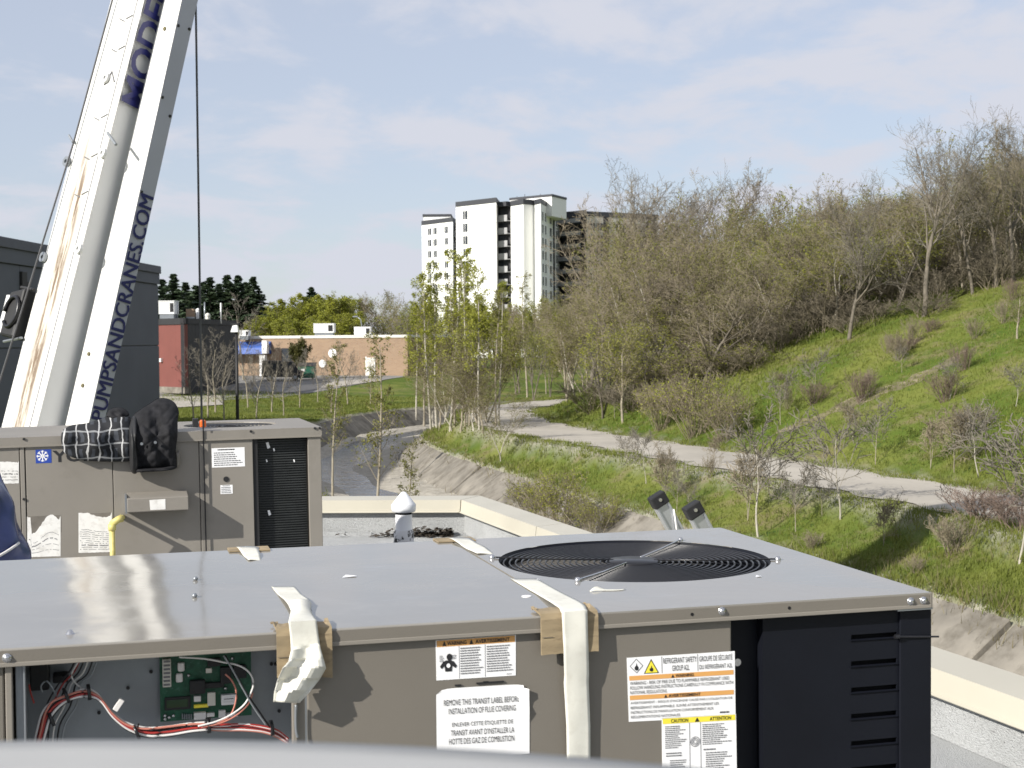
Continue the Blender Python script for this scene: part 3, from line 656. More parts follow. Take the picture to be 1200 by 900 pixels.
pipe(259, 355, 375, d0+6, 0.06, M['white_paint'], 'thin white vent pipe near the right end of black roof', cap=False)
pipe(243.5, 369, 374, d0+4, 0.2, M['beige_metal'], 'low beige mushroom vent on the black building roof')

# -- black street lamp pole in front of it
a = at(277, 386, 60)
lp = thing('street_lamp', 'slim black lamp post with white lamp head, left of the creek', 'street lamp', (a.x, a.y, tz(a.x, a.y)))
h = a.z-tz(a.x, a.y)
b = MB(); b.tube([(0,0,0), (0,0,h)], [0.075, 0.06], 10); b.build('pole', M['black'], lp, True)
b = MB(); b.tube([(0,0,-0.05), (0,0,0.35)], [0.16, 0.12], 10); b.build('base', M['black'], lp)
b = MB(); b.hexa([Vector(q) for q in [(-0.22,-0.16,h-0.12),(0.1,-0.16,h-0.12),(0.1,0.16,h-0.12),(-0.22,0.16,h-0.12),(-0.14,-0.1,h+0.16),(0.06,-0.1,h+0.2),(0.06,0.1,h+0.2),(-0.14,0.1,h+0.16)]]); b.build('lamp_head', M['white_paint'], lp, bevel=0.02)
b = MB(); b.box(-0.2, 0.12, -0.13, 0.13, h+0.2, h+0.26); b.build('hood', M['black'], lp)

# -- long low brick building
dB = 152
zt = zpx(400, 396, dB); zb = GZ0-0.6
A, B = wall_pt(250, 158, 0), wall_pt(478, 151, 0); mw, L = frame_on(A, B)
bb = thing('brick_building', 'long low tan brick building with white coping beyond the lawn', 'building'); bb.matrix_world = mw
b = MB(); b.box(0, L, 0, 20, zb, zt-0.02); b.build('wall', M['brick'], bb)
b = MB(); b.box(-0.1, L+0.1, -0.1, 20.1, zt-0.02, zt+0.28); b.build('coping', M['beige_metal'], bb, bevel=0.03)
def rect_on(px0, px1, py0, py1):
    a, c = on_wall(mw, px0, py1), on_wall(mw, px1, py0); return a.x, c.x, a.z, c.z
x0, x1, z0, z1 = rect_on(430, 438.5, 419, 441)
dr = MB(); dr.box(x0, x1, -0.05, 0.04, z0, z1); dr = dr.build('door', M['beige_metal'], bb)
b = MB(); b.box(x1-0.2, x1-0.1, -0.1, -0.04, z0+1.0, z0+1.15); b.build('handle', M['black'], dr)
b = MB(); b.box(x0-0.12, x0-0.005, -0.07, 0.05, z0, z1+0.1); b.box(x1+0.005, x1+0.12, -0.07, 0.05, z0, z1+0.1); b.build('door_frame', M['white_paint'], bb)
x0, x1, z0, z1 = rect_on(240, 318, 400, 415)
b = MB(); b.hexa([Vector(q) for q in [(x0,-1.6,z0),(x1,-1.6,z0),(x1,0,z0),(x0,0,z0),(x0,-1.3,z0+0.7),(x1,-1.3,z0+0.7),(x1,0.0,z1),(x0,0.0,z1)]]); b.build('awning', M['awning'], bb, bevel=0.04)
x0, x1, z0, z1 = rect_on(312, 318, 416, 441)
b = MB(); b.box(x0, x1, -1.55, -1.05, z0, z1); b.build('column', M['white_paint'], bb)
x0, x1, z0, z1 = rect_on(315.5, 321, 399, 414)
b = MB(); b.box(x0, x1, -1.7, -1.2, z0, z1); b.build('awning_end', M['white_paint'], bb)
for px, py, rr in ((390, 414, 0.5), (378, 426, 0.42)):
    q = on_wall(mw, px, py); b = MB()
    b.add([(q.x+rr*math.cos(t*math.pi/8), -0.06, q.z+rr*math.sin(t*math.pi/8)) for t in range(16)], [tuple(range(16))]); b.build('round_sign', M['white_paint'], bb)
for px in (330, 345):
    x0, x1, z0, z1 = rect_on(px, px+12, 408, 426)
    w = MB(); w.box(x0, x1, -0.02, 0.03, z0, z1); w = w.build('window', M['glass'], bb)
    b = MB(); b.box(x0-0.08, x1+0.08, -0.08, 0.02, z0-0.14, z0-0.02); b.build('sill', M['beige_metal'], w)
for px0, px1, py0, py1, lab in ((280, 291, 387.5, 395, 'small pale rooftop unit above the blue awning'), (367.5, 391, 379.5, 392, 'white rooftop unit with dark grille in the middle of the brick roof'), (415, 434, 383.5, 394, 'white rooftop unit beside the curved lamp on the brick roof')):
    roof_box('rooftop_unit', lab, px0, px1, py0, py1, dB+3, 1.6, M['white_paint'], group='rooftop units on the brick building')
a = at(424, 394, 165)
t = thing('street_lamp', 'curved grey street lamp rising behind the brick building', 'street lamp', (a.x, a.y, a.z))
b = MB(); b.tube([(0,0,-5), (0,0,1.2), (-0.1,0,1.9), (-0.5,0,2.25)], 0.06, 8); b.build('pole', M['galv'], t, True)
b = MB(); b.box(-1.0, -0.45, -0.12, 0.12, 2.18, 2.32); b.build('lamp_head', M['galv'], t, bevel=0.03)
# dumpster and the dark van-like clutter by the wall
p = onz(360, 444, GZ0); p = at(360, 444, 141)
t = thing('dumpster', 'green steel dumpster standing before the brick wall', 'dumpster', (p.x, p.y, p.z))
b = MB(); b.hexa([Vector(q) for q in [(-0.75,-0.6,0.1),(0.75,-0.6,0.1),(0.75,0.6,0.1),(-0.75,0.6,0.1),(-0.8,-0.75,1.25),(0.8,-0.75,1.25),(0.8,0.7,1.5),(-0.8,0.7,1.5)]]); b.build('bin', M['dumpster'], t, bevel=0.03)
b = MB(); b.hexa([Vector(q) for q in [(-0.84,-0.8,1.26),(0.84,-0.8,1.26),(0.84,0.74,1.52),(-0.84,0.74,1.52),(-0.84,-0.8,1.32),(0.84,-0.8,1.32),(0.84,0.74,1.6),(-0.84,0.74,1.6)]]); b.build('lid', M['black_siding'], t)
for s in (-1, 1):
    b = MB(); b.box(s*0.8-0.06, s*0.8+0.06, -0.5, 0.5, 0.7, 0.85); b.build('fork_sleeve', M['dumpster'], t)
    b = MB(); b.tube([(s*0.6,-0.4,0.1), (s*0.6,-0.4,0)], 0.08, 8); b.build('caster', M['black'], t)
b = MB(); b.box(-0.5, -0.1, -0.73, -0.6, 0.75, 1.0); b.build('sticker', M['white_paint'], t)
# parked dark van in the awning's shade
p = at(331, 449, 138)
t = thing('parked_van', 'dark van parked in the shade beside the white column', 'van', (p.x, p.y, GZ0), (0, 0, 0.15))
pr = [(-1.9,0.35),(1.9,0.35),(2.0,0.9),(1.5,1.05),(1.05,1.85),(-1.85,1.95),(-1.95,1.0)]
b = MB(); n = len(pr); b.add([(x, -0.85, z) for x, z in pr]+[(x, 0.85, z) for x, z in pr], [tuple(range(n)), tuple(range(n, 2*n))[::-1]]+[((i+1)%n, i, n+i, n+(i+1)%n) for i in range(n)]); b.build('body', M['black_siding'], t, bevel=0.06)
b = MB(); b.box(-1.6, 0.95, -0.87, -0.84, 1.15, 1.7); b.build('window', M['glass'], t)
for sx in (-1.2, 1.2):
    for sy in (-0.8, 0.8):
        b = MB(); b.tube([(sx, sy-0.1, 0.33), (sx, sy+0.1, 0.33)], 0.33, 14); wh = b.build('wheel', M['black'], t)
        b = MB(); b.tube([(sx, sy-0.11, 0.33), (sx, sy+0.11, 0.33)], 0.18, 10); b.build('rim', M['galv'], wh)
# pale concrete lot strips in front of the buildings
def sheet(name, pxs, z, mat):
    b = MB(); V = [onz(x, y, z) for x, y in pxs]; b.add(V, [tuple(range(len(V)))]); return struct(b.build(name, mat))
def drape(name, quad, mat, dz=0.03, n=14):
    q = [hit(*c, d0=60) for c in quad]; V = []
    for i in range(n+1):
        for j in range(n+1):
            s, t_ = i/n, j/n; p = (q[0]*(1-s)+q[1]*s)*(1-t_)+(q[3]*(1-s)+q[2]*s)*t_; V.append((p.x, p.y, tz(p.x, p.y)+dz))
    Q = [(i*(n+1)+j, (i+1)*(n+1)+j, (i+1)*(n+1)+j+1, i*(n+1)+j+1) for i in range(n) for j in range(n)]
    return struct(obj(name, fastmesh(name, V, Q, mat)))
drape('parking_lot', [(180, 473), (330, 466), (480, 441), (180, 441)], M['asphalt'])
drape('footway', [(178, 480), (262, 475), (262, 464), (178, 466)], M['path'], 0.06)
drape('footway', [(330, 462), (448, 447), (444, 443), (345, 453)], M['path'], 0.06)

# -- white apartment tower
tw = thing('apartment_tower', 'tall white apartment tower with dark balcony stacks above the trees', 'building')
ZB = -6.0
def block(name, fp, py_top, mat, trim=True):
    """footprint [(px, depth)...] left to right along the seen faces, closed at the back"""
    P_ = [wall_pt(px, d, 0) for px, d in fp]; zt = zpx(fp[0][0], py_top, fp[0][1])
    back = [Vector((P_[-1].x+1, P_[-1].y+14, 0)), Vector((P_[0].x+2, P_[0].y+16, 0))]
    poly = [(q.x, q.y) for q in P_+back]
    b = MB(); b.prism(poly, ZB, zt); o = b.build(name, mat, tw)
    if trim:
        cx = sum(p[0] for p in poly)/len(poly); cy = sum(p[1] for p in poly)/len(poly)
        b = MB(); b.prism([(cx+(x-cx)*1.015, cy+(y-cy)*1.015) for x, y in poly], zt, zt+1.0); b.build('roof_edge', M['tower_trim'], tw)
    return P_, zt
def windows(A, B, zt, cols, first, pitch, n, w, h):
    """window columns at fractions of the wall A-B"""
    m_, L_ = frame_on(A, B)
    for c in cols:
        for k in range(n):
            z = zt-first-k*pitch; x = c*L_
            b = MB(); b.box(x-w/2, x+w/2, -0.08, 0.02, z-h/2, z+h/2); wi = put(b.build('window', M['glass'], tw), m_)
            b = MB(); b.box(x-w/2-0.1, x+w/2+0.1, -0.16, 0.0, z-h/2-0.2, z-h/2-0.02); b.box(x-0.05, x+0.05, -0.13, -0.09, z-h/2, z+h/2); f = b.build('frame', M['tower_white'], wi)
def balconies(A, B, zt, n, pitch, first, deep=1.3, mat='balcony'):
    m_, L_ = frame_on(A, B)
    for k in range(n):
        z = zt-first-k*pitch
        b = MB(); b.box(0.1, L_-0.1, -deep, 0.0, z-0.2, z); b.box(0.1, L_-0.1, -deep, -deep+0.1, z+0.003, z+1.05); put(b.build('balcony', M[mat], tw), m_)
    for k in range(n):
        z = zt-first-k*pitch
        b = MB(); b.box(L_*0.2, L_*0.7, -0.03, 0.03, z+0.2, z+2.1); put(b.build('balcony_door', M['glass'], tw), m_)
# left wing (farther away)
P_, zt = block('wing_wall', [(496, 336), (532, 326)], 264, M['tower_white'])
windows(P_[0], P_[1], zt, [0.26, 0.44, 0.80], 1.7, 2.62, 9, 1.25, 1.5)
b = MB(); q0, q1 = wall_pt(498, 340, 0), wall_pt(529, 336, 0); b.box(q0.x, q1.x, q0.y, q0.y+8, zt-1, zt+2.4); b.build('penthouse', M['tower_white'], tw)
b = MB(); b.box(q0.x-0.2, q1.x+0.2, q0.y-0.2, q0.y+8.2, zt+2.4, zt+2.9); b.build('roof_edge', M['tower_trim'], tw)
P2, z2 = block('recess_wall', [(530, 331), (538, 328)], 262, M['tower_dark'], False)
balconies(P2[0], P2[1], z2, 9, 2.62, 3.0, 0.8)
# middle block
P3, z3 = block('middle_wall', [(536, 297), (583, 288)], 242.5, M['tower_white'])
windows(P3[0], P3[1], z3, [0.24], 1.9, 2.56, 12, 1.3, 1.7)
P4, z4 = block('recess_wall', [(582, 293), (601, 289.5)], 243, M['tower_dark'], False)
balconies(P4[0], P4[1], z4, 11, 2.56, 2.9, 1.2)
b = MB(); m_, L_ = frame_on(P4[0], P4[1]); b.box(-0.2, L_, -1.5, 0.3, z4-0.1, z4+0.8); put(b.build('roof_edge', M['tower_trim'], tw), m_)
# right block
P5, z5 = block('right_wall', [(600, 288), (615, 284), (627, 286.4), (635, 283), (657, 306)], 241.5, M['tower_white'])
windows(P5[3], P5[4], z5, [0.10, 0.24], 2.3, 2.56, 11, 1.2, 1.7); windows(P5[3], P5[4], z5, [0.50, 0.84], 2.3, 2.56, 11, 2.0, 1.7)
m_, L_ = frame_on(P5[3], P5[4]); b = MB(); b.box(L_*0.62, L_*0.70, -0.1, 0.02, ZB, z5); put(b.build('dark_strip', M['tower_trim'], tw), m_)
b = MB(); m_, L_ = frame_on(P5[0], P5[1]); b.box(0, L_, -0.03, 0.0, ZB, z5-17); put(b.build('lower_cladding', M['tower_white'], tw), m_)
# penthouse on top
b = MB(); q = [wall_pt(599, 296, 0), wall_pt(648, 288.5, 0), wall_pt(665, 296, 0), wall_pt(640, 306, 0), wall_pt(606, 306, 0)]
zz = zpx(648, 230, 288.5); b.prism([(v.x, v.y) for v in q], z5-2, zz); b.build('penthouse', M['tower_white'], tw)
cx, cy = sum(v.x for v in q)/5, sum(v.y for v in q)/5
b = MB(); b.prism([(cx+(v.x-cx)*1.02, cy+(v.y-cy)*1.02) for v in q], zz, zz+0.45); b.build('roof_edge', M['tower_trim'], tw)
for k in range(5):
    b = MB(); x = q[0].x+1.5+k*1.6; b.tube([(x, 298, zz), (x, 298, zz+1.0+0.4*(k % 2))], 0.07, 6); b.build('roof_antenna', M['tower_trim'], tw)
# shaded balcony front and long right wing
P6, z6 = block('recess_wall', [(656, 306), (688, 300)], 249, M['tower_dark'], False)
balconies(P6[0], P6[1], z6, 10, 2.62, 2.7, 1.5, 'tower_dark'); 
m_, L_ = frame_on(P6[0], P6[1])
for k in range(10):
    b = MB(); b.box(0.2, L_-0.2, -1.66, -1.56, z6-2.62*k-2.6, z6-2.62*k-1.75); put(b.build('balcony_rail', M['balcony'], tw), m_)
P7, z7 = block('far_wing_wall', [(687, 303), (772, 313)], 253, M['tower_grey'])
windows(P7[0], P7[1], z7, [0.09, 0.19, 0.45, 0.55, 0.70, 0.82, 0.93], 2.2, 2.62, 5, 1.5, 1.6)
m_, L_ = frame_on(P7[0], P7[1]); b = MB(); b.box(L_*0.24, L_*0.31, -0.15, 0.02, ZB, z7); put(b.build('dark_strip', M['tower_dark'], tw), m_)

# ================================================================== crane boom with stowed jib
cr = thing('crane_boom', 'white crane boom with rust streaks and navy lettering, leaning right', 'crane')
y_lo, y_hi = 640, -1100
def edge(x500, x0, d500, d0_):
    def f(py):
        n = ray(0, py).cross(ray(1200, py)); t = -n.dot(Pa-CAMV)/n.dot(Pb-Pa); return Pa+(Pb-Pa)*t
    g_ = lambda py: at(x500+(x0-x500)*(500-py)/500, py, d500+(d0_-d500)*(500-py)/500)
    Pa, Pb = g_(y_lo), g_(y_hi)
    return f
eL, eM, eR = edge(2, 130, 20.16, 21.06), edge(43, 169, 19.6, 20.5), edge(98, 209, 20.25, 21.1)
def E2(e): return e(y_lo), e(y_hi)
L0, L1_ = E2(eL); M0, M1 = E2(eM); R0, R1 = E2(eR); K0, K1 = L0+R0-M0, L1_+R1-M1
ax = (M1-M0); Lb = ax.length; ax = ax/Lb
b = MB()
def ysc(p): return (p-eM(500)).dot(ax)
n = 60
for i in range(n):
    t0, t1 = i/n, (i+1)/n
    a0, a1, c1, c0 = L0.lerp(L1_, t0), L0.lerp(L1_, t1), M0.lerp(M1, t1), M0.lerp(M1, t0)
    b.quad(a0, c0, c1, a1, 0, [(0, ysc(c0)), (1, ysc(c0)), (1, ysc(c1)), (0, ysc(c1))])
b.quad(M0, R0, R1, M1, 1); b.quad(R0, K0, K1, R1, 1); b.quad(K0, L0, L1_, K1, 1); b.quad(L1_, M1, R1, K1, 1); b.quad(L0, K0, R0, M0, 1)
b.build('boom_section', [M['boom_rust'], M['boom_side']], cr)
nA = ((M0-L0).cross(ax)).normalized(); nA = nA if nA.y < 0 else -nA
nB = ((R0-M0).cross(ax)).normalized(); nB = nB if nB.y < 0 else -nB
# weld ridge that runs up the sunlit plate, and cover strip beside it
def onA(s, py): l, m_ = eL(py), eM(py); return l.lerp(m_, s)
b = MB(); b.hexa([onA(0.80, y_lo), onA(0.815, y_lo), onA(0.815, y_lo)+nA*0.006, onA(0.80, y_lo)+nA*0.006, onA(0.80, y_hi), onA(0.815, y_hi), onA(0.815, y_hi)+nA*0.006, onA(0.80, y_hi)+nA*0.006]); b.build('weld_seam', M['ink_grey'], cr)
# scuffs and rope guide brackets: small steel fittings with their own shapes
def bar(p, q, w, mat, nm, off=0.03, nrm=None):
    nrm = nrm or nA; b = MB(); b.tube([p+nrm*off, q+nrm*off], w, 6); return b.build(nm, mat, cr)
for py, s0, s1 in ((165, 1.0, 1.28),):
    bar(onA(s0, py-8), onA(s1+0.05, py+6), 0.022, M['galv'], 'bracket', 0.05)
bar(onA(-0.12, 160), onA(0.05, 168), 0.018, M['galv'], 'bracket', 0.05)
for py, s in ((180, 0.97), (292, 0.97), (190, -0.03), (302, 0.0), (92, 0.5)):
    p = onA(s, py)
    b = MB(); b.lathe([(0.03, -0.02), (0.075, -0.02), (0.075, 0.02), (0.03, 0.02)], 12, closed=True)
    o = b.build('lug', M['boom_side'] if s > 0.4 else M['galv'], cr); q = nA.to_track_quat('Z', 'Y'); o.location = p+nA*0.03; o.rotation_euler = q.to_euler()
for py in (22, 58, 138, 184, 228):
    for ds, dy in ((0.42, 3), (0.62, -4)):
        p, q = onA(ds, py), onA(ds+0.16, py+dy); bar(p, q, 0.009, M['ink_grey'], 'scuff_bolt', 0.004)
b = MB(); b.tube([onA(0.47, 100)+nA*0.01, onA(0.60, 84)+nA*0.01, onA(0.74, 96)+nA*0.01], 0.01, 5); b.build('wire_clip', M['ink_grey'], cr)
# jib stowed along the boom
jL, jM, jR = edge(76, 192, 19.86, 20.72), edge(103, 213, 19.50, 20.42), edge(121, 232, 19.72, 20.62)
a0, a1 = E2(jL); m0, m1 = E2(jM); r0, r1 = E2(jR); k0, k1 = a0+r0-m0, a1+r1-m1
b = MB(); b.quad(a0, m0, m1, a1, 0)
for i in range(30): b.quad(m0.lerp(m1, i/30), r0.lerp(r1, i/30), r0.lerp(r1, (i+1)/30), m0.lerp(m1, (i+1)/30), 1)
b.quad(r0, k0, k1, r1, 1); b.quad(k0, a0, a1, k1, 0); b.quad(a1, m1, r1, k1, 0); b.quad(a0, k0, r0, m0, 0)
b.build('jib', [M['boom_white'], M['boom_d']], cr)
nD = ((r0-m0).cross(ax)).normalized(); nD = nD if nD.y < 0 else -nD
for py in (30, 34, 114, 136, 225):
    s = 0.12 if py in (30, 114, 225) else 0.85
    p = jM(py).lerp(jR(py), s); b = MB(); b.tube([p-nD*0.01, p+nD*0.012], 0.022, 8); b.build('bolt_hole', M['black'], cr)
for py, s in ((415, 0.35), (452, 0.4), (34, 0.45)):
    p = jL(py).lerp(jM(py), s); nC = nA; b = MB(); b.tube([p, p+nC*0.02], 0.03, 7); b.build('rust_bolt', M['earth'], cr)
# lettering: navy, slanted, running up the boom
p0, p1 = eM(131), eM(-62)
ex = (p1-p0); ey = -(eR(131)-eM(131)).normalized()*0.50
lettering(cr, 'MODERN', p0-ey+(eR(131)-eM(131)).normalized()*0.03+nB*0.006, ex, ey, M['navy_ink'], bold=0.026, shear=0.42)
q0, q1 = jM(494), jM(228)
wD = (jR(494)-jM(494)); wU = (jR(228)-jM(228))
o_ = q0+wD*0.96+nD*0.014; ex = (q1+wU*0.96)-(q0+wD*0.96); ey = -(wD.lerp(wU, 0.5))*0.90
for k in range(2): lettering(cr, 'PUMPSANDCRANES.COM', o_+nD*0.001*k+ax*0.014*k, ex, ey, M['navy_ink'], bold=0.0, shear=0.3)
# ropes
b = MB(); b.tube([at(148, -60, 20.9), at(86, 168, 20.6), at(-10, 478, 20.1)], 0.013, 6); b.build('hoist_rope', M['rope'], cr)
tp = at(228.5, -60, 20.6); ft = at(228.5, 520, 20.6)
b = MB(); b.tube([tp, Vector((tp.x, tp.y, ft.z))], 0.016, 6); b.build('load_line', M['rope'], cr)
# black work light clamped to the left side
wl = MB(); p = onA(-0.38, 368); up = ax; side = (eL(368)-eM(368)).normalized(); nn = nA
def wp(a, u_, n_): return p+side*a+up*u_+nn*n_
wl.hexa([wp(-0.22,-0.38,-0.1), wp(0.16,-0.34,-0.1), wp(0.16,-0.34,0.12), wp(-0.22,-0.38,0.12), wp(-0.22,0.36,-0.1), wp(0.16,0.30,-0.1), wp(0.16,0.30,0.12), wp(-0.22,0.36,0.12)])
wl.build('work_light', M['black'], cr, bevel=0.04)
b = MB(); b.hexa([wp(0.17,-0.30,-0.1), wp(0.26,-0.30,-0.1), wp(0.26,-0.30,0.1), wp(0.17,-0.30,0.1), wp(0.17,0.26,-0.1), wp(0.26,0.26,-0.1), wp(0.26,0.26,0.1), wp(0.17,0.26,0.1)]); b.build('light_plate', M['white_paint'], cr, bevel=0.01)
b = MB(); b.tube([wp(-0.05+0.17*math.cos(t), 0.22*math.sin(t), 0.14) for t in np.linspace(0, 5.6, 20)], 0.03, 6); b.build('cable_coil', M['wire_black'], cr, True)
bar(wp(0.1,-0.42,0.05), wp(-0.35,-0.36,0.05), 0.02, M['galv'], 'clamp', 0.0); bar(wp(0.0,0.38,0.05), wp(-0.35,0.34,0.05), 0.025, M['black'], 'clamp', 0.0)

# ================================================================== trees
def seg_mesh(segs, n):
    """segs: array (k,8) p0 p1 r0 r1 -> verts, quads of n-sided tapered tubes"""
    s = np.asarray(segs, float); k = len(s)
    p0, p1, r0, r1 = s[:, :3], s[:, 3:6], s[:, 6], s[:, 7]
    d = p1-p0; d /= np.maximum(np.linalg.norm(d, axis=1), 1e-9)[:, None]
    ref = np.where(np.abs(d[:, 2:3]) < 0.95, np.array([[0, 0, 1.0]]), np.array([[1.0, 0, 0]]))
    a = np.cross(d, ref); a /= np.linalg.norm(a, axis=1)[:, None]; b = np.cross(d, a)
    V = np.zeros((k, 2*n, 3))
    for j in range(n):
        t = 2*math.pi*j/n; o = a*math.cos(t)+b*math.sin(t)
        V[:, j] = p0+o*r0[:, None]; V[:, n+j] = p1+o*r1[:, None]
    base = (np.arange(k)*2*n)[:, None]
    Q = np.concatenate([base+np.array([[j, (j+1) % n, n+(j+1) % n, n+j]]) for j in range(n)])
    return V.reshape(-1, 3), Q
def leaf_quads(P_, size, r, droop=0.0):
    k = len(P_); n = r.normal(0, 1, (k, 3)); n[:, 2] = np.abs(n[:, 2])+0.2; n /= np.linalg.norm(n, axis=1)[:, None]
    a = np.cross(n, r.normal(0, 1, (k, 3))); a /= np.linalg.norm(a, axis=1)[:, None]; b = np.cross(n, a)
    s = (size*r.uniform(0.6, 1.4, k))[:, None]
    V = np.stack([P_-a*s, P_-b*s*0.6, P_+a*s, P_+b*s*0.6], 1).reshape(-1, 3)
    return V, np.arange(4*k).reshape(-1, 4)
class Grow:
    def __init__(s, seed, **k):
        s.r = random.Random(seed); s.k = k; s.segs = {}; s.tips = []
    def branch(s, p, d, ln, rad, lev, maxlev):
        k = s.k; r = s.r; n = max(2, k['nseg'][min(lev, len(k['nseg'])-1)]); st = ln/n; d = Vector(d).normalized(); p = Vector(p); pts = []
        end = rad*k['taper'][min(lev, len(k['taper'])-1)]
        for i in range(n):
            c = k['curl'][min(lev, len(k['curl'])-1)]
            d = (d+Vector((r.gauss(0, c), r.gauss(0, c), r.gauss(0, c)*0.6+k['up'][min(lev, len(k['up'])-1)]))).normalized()
            q = p+d*st; f0, f1 = i/n, (i+1)/n
            ra, rb_ = max(k['rmin'], rad+(end-rad)*f0), max(k['rmin'], rad+(end-rad)*f1)
            s.segs.setdefault(lev, []).append((*p, *q, ra, rb_)); pts.append((p.copy(), d.copy(), f0, ra)); p = q
        pts.append((p.copy(), d.copy(), 1.0, end))
        if lev >= maxlev-1: s.tips.append(p.copy()); s.tips += [q[0] for q in pts[1:-1]]
        if lev < maxlev:
            nc = k['kids'][lev]; nc = r.randint(nc[0], nc[1]); lo = k['start'][min(lev, len(k['start'])-1)]
            for c in range(nc):
                f = lo+(1-lo)*(c+r.random())/nc; i = min(int(f*n), n-1)
                bp = pts[i][0].lerp(pts[i+1][0], f*n-i); bd = pts[i][1]
                ang = R(r.uniform(*k['ang'][min(lev, len(k['ang'])-1)])); az = r.uniform(0, 6.283)
                o = bd.orthogonal().normalized(); o.rotate(Quaternion(bd, az))
                nd = bd*math.cos(ang)+o*math.sin(ang)
                lr = k['lr'][min(lev, len(k['lr'])-1)]; l2 = ln*r.uniform(lr[0], lr[1])*(1-(f-lo)*k.get('cone', 0.45)/(1-lo+1e-6))
                s.branch(bp, nd, l2, max(k['rmin'], pts[i][3]*k.get('rr', 0.6)*r.uniform(0.8, 1.1)), lev+1, maxlev)
SPREAD = dict(nseg=[9,6,4,3,2], taper=[0.35,0.3,0.3,0.4,0.5], curl=[0.07,0.10,0.14,0.18,0.2], up=[0.02,0.10,0.07,0.05,0.03], kids=[(9,12),(6,8),(5,6),(3,4)], start=[0.28,0.2,0.2,0.2], ang=[(28,55),(25,50),(25,55),(25,60)], lr=[(0.55,0.8),(0.4,0.6),(0.4,0.6),(0.45,0.7)], rmin=0.010, rr=0.55, cone=0.5)
OPEN_ = dict(SPREAD, nseg=[8,8,5,4,2], kids=[(8,10),(7,9),(5,7),(3,4)], start=[0.32,0.15,0.15,0.2], ang=[(18,42),(22,45),(22,50),(25,55)], lr=[(0.65,0.85),(0.35,0.55),(0.4,0.55),(0.5,0.7)], rmin=0.013, rr=0.62, cone=0.15)
THICKET = dict(SPREAD, nseg=[7,5,4,3], curl=[0.11,0.14,0.16,0.2], kids=[(11,14),(6,8),(4,6),(2,3)], start=[0.22,0.15,0.2,0.2], ang=[(15,42),(22,50),(25,60),(25,60)], lr=[(0.4,0.7),(0.4,0.65),(0.4,0.6),(0.4,0.6)], rmin=0.009, rr=0.5, cone=0.35)
BIRCH = dict(SPREAD, nseg=[12,4,3,2], curl=[0.03,0.09,0.14,0.2], up=[0.03,0.06,0.02,-0.02], kids=[(22,28),(4,6),(2,4)], start=[0.30,0.2,0.2], ang=[(25,50),(30,55),(30,60)], lr=[(0.12,0.24),(0.4,0.6),(0.4,0.6)], rmin=0.007, rr=0.34, cone=0.55, taper=[0.22,0.3,0.4,0.5])
SAPLING = dict(SPREAD, nseg=[9,5,3,2], curl=[0.09,0.12,0.16,0.2], up=[0.02,0.06,0.03,0.0], kids=[(9,12),(6,8),(3,4)], start=[0.30,0.2,0.2], ang=[(30,60),(25,55),(30,60)], lr=[(0.42,0.7),(0.35,0.6),(0.4,0.6)], rmin=0.013, rr=0.55, cone=0.2, taper=[0.10,0.3,0.4,0.5])
SHRUB = dict(SPREAD, nseg=[5,4,3], curl=[0.08,0.12,0.2], up=[0.04,0.06,0.03], kids=[(6,9),(3,5)], start=[0.25,0.25], ang=[(15,40),(20,50)], lr=[(0.35,0.6),(0.35,0.55)], rmin=0.006, rr=0.55, cone=0.4)
class Kind:
    """one growth form: trunk mesh + crown mesh of unit-free real size, reused by copies"""
    def __init__(s, name, seed, H, rad, prm, maxlev, bark, twig, leaf=None, nleaf=0, lsize=0.08, stems=1, lean=0.06, spread=0.0, trunk_levels=1):
        g = Grow(seed, **prm); r = random.Random(seed*7+1); s.H = H
        for k in range(stems):
            a = r.uniform(0, 6.28); o = Vector((math.cos(a), math.sin(a), 0))*(spread*r.uniform(0.2, 1) if stems > 1 else 0)
            o = o*(0.25 if stems in (2, 3) else 1); d = Vector((0, 0, 1))+Vector((r.gauss(0, lean), r.gauss(0, lean), 0))+o*(0.5 if stems > 1 else 0)
            g.branch(o*0.35 - Vector((0,0,0.15)), d, H*(r.uniform(0.75, 1) if stems > 1 else 1), rad*(r.uniform(0.7, 1) if stems > 1 else 1), 0, maxlev)
        lo = [q for l in range(trunk_levels) for q in g.segs.get(l, [])]; hi = [q for l in range(trunk_levels, maxlev+1) for q in g.segs.get(l, [])]
        top = max(q[5] for l in g.segs.values() for q in l)
        sc = H/top
        V, Q = seg_mesh(lo, 7); s.trunk = fastmesh(name+'_trunk', V*sc, Q, bark, smooth=True)
        V, Q = seg_mesh(hi, 3); V = V*sc; mi = np.zeros(len(Q), int)
        if leaf and nleaf:
            rn = np.random.RandomState(seed); T = np.array([tuple(t) for t in g.tips])*sc
            P_ = T[rn.randint(0, len(T), nleaf)]+rn.normal(0, lsize*1.3, (nleaf, 3)); V2, Q2 = leaf_quads(P_, lsize, rn)
            Q = np.concatenate([Q, Q2+len(V)]); V = np.concatenate([V, V2]); mi = np.concatenate([mi, np.ones(nleaf, int)])
        s.crown = fastmesh(name+'_crown', V, Q, [twig, leaf or twig], mi)
    def plant(s, name, label, x, y, h, rz=0, group=None, cat='tree', z=None, sxy=None, tilt=(0, 0)):
        k = h/s.H; t = thing(name, label, cat, (x, y, tz(x, y) if z is None else z), (tilt[0], tilt[1], rz), group)
        kx = sxy or k; t.scale = (kx, kx, k)
        obj('trunk', s.trunk, t); obj('crown', s.crown, t); return t
K = {}
K['bare1'] = Kind('bare1', 11, 13, 0.30, OPEN_, 4, M['bark'], M['twig_grey'], trunk_levels=2)
K['bare2'] = Kind('bare2', 12, 12, 0.26, OPEN_, 4, M['bark'], M['twig_grey'], trunk_levels=2)
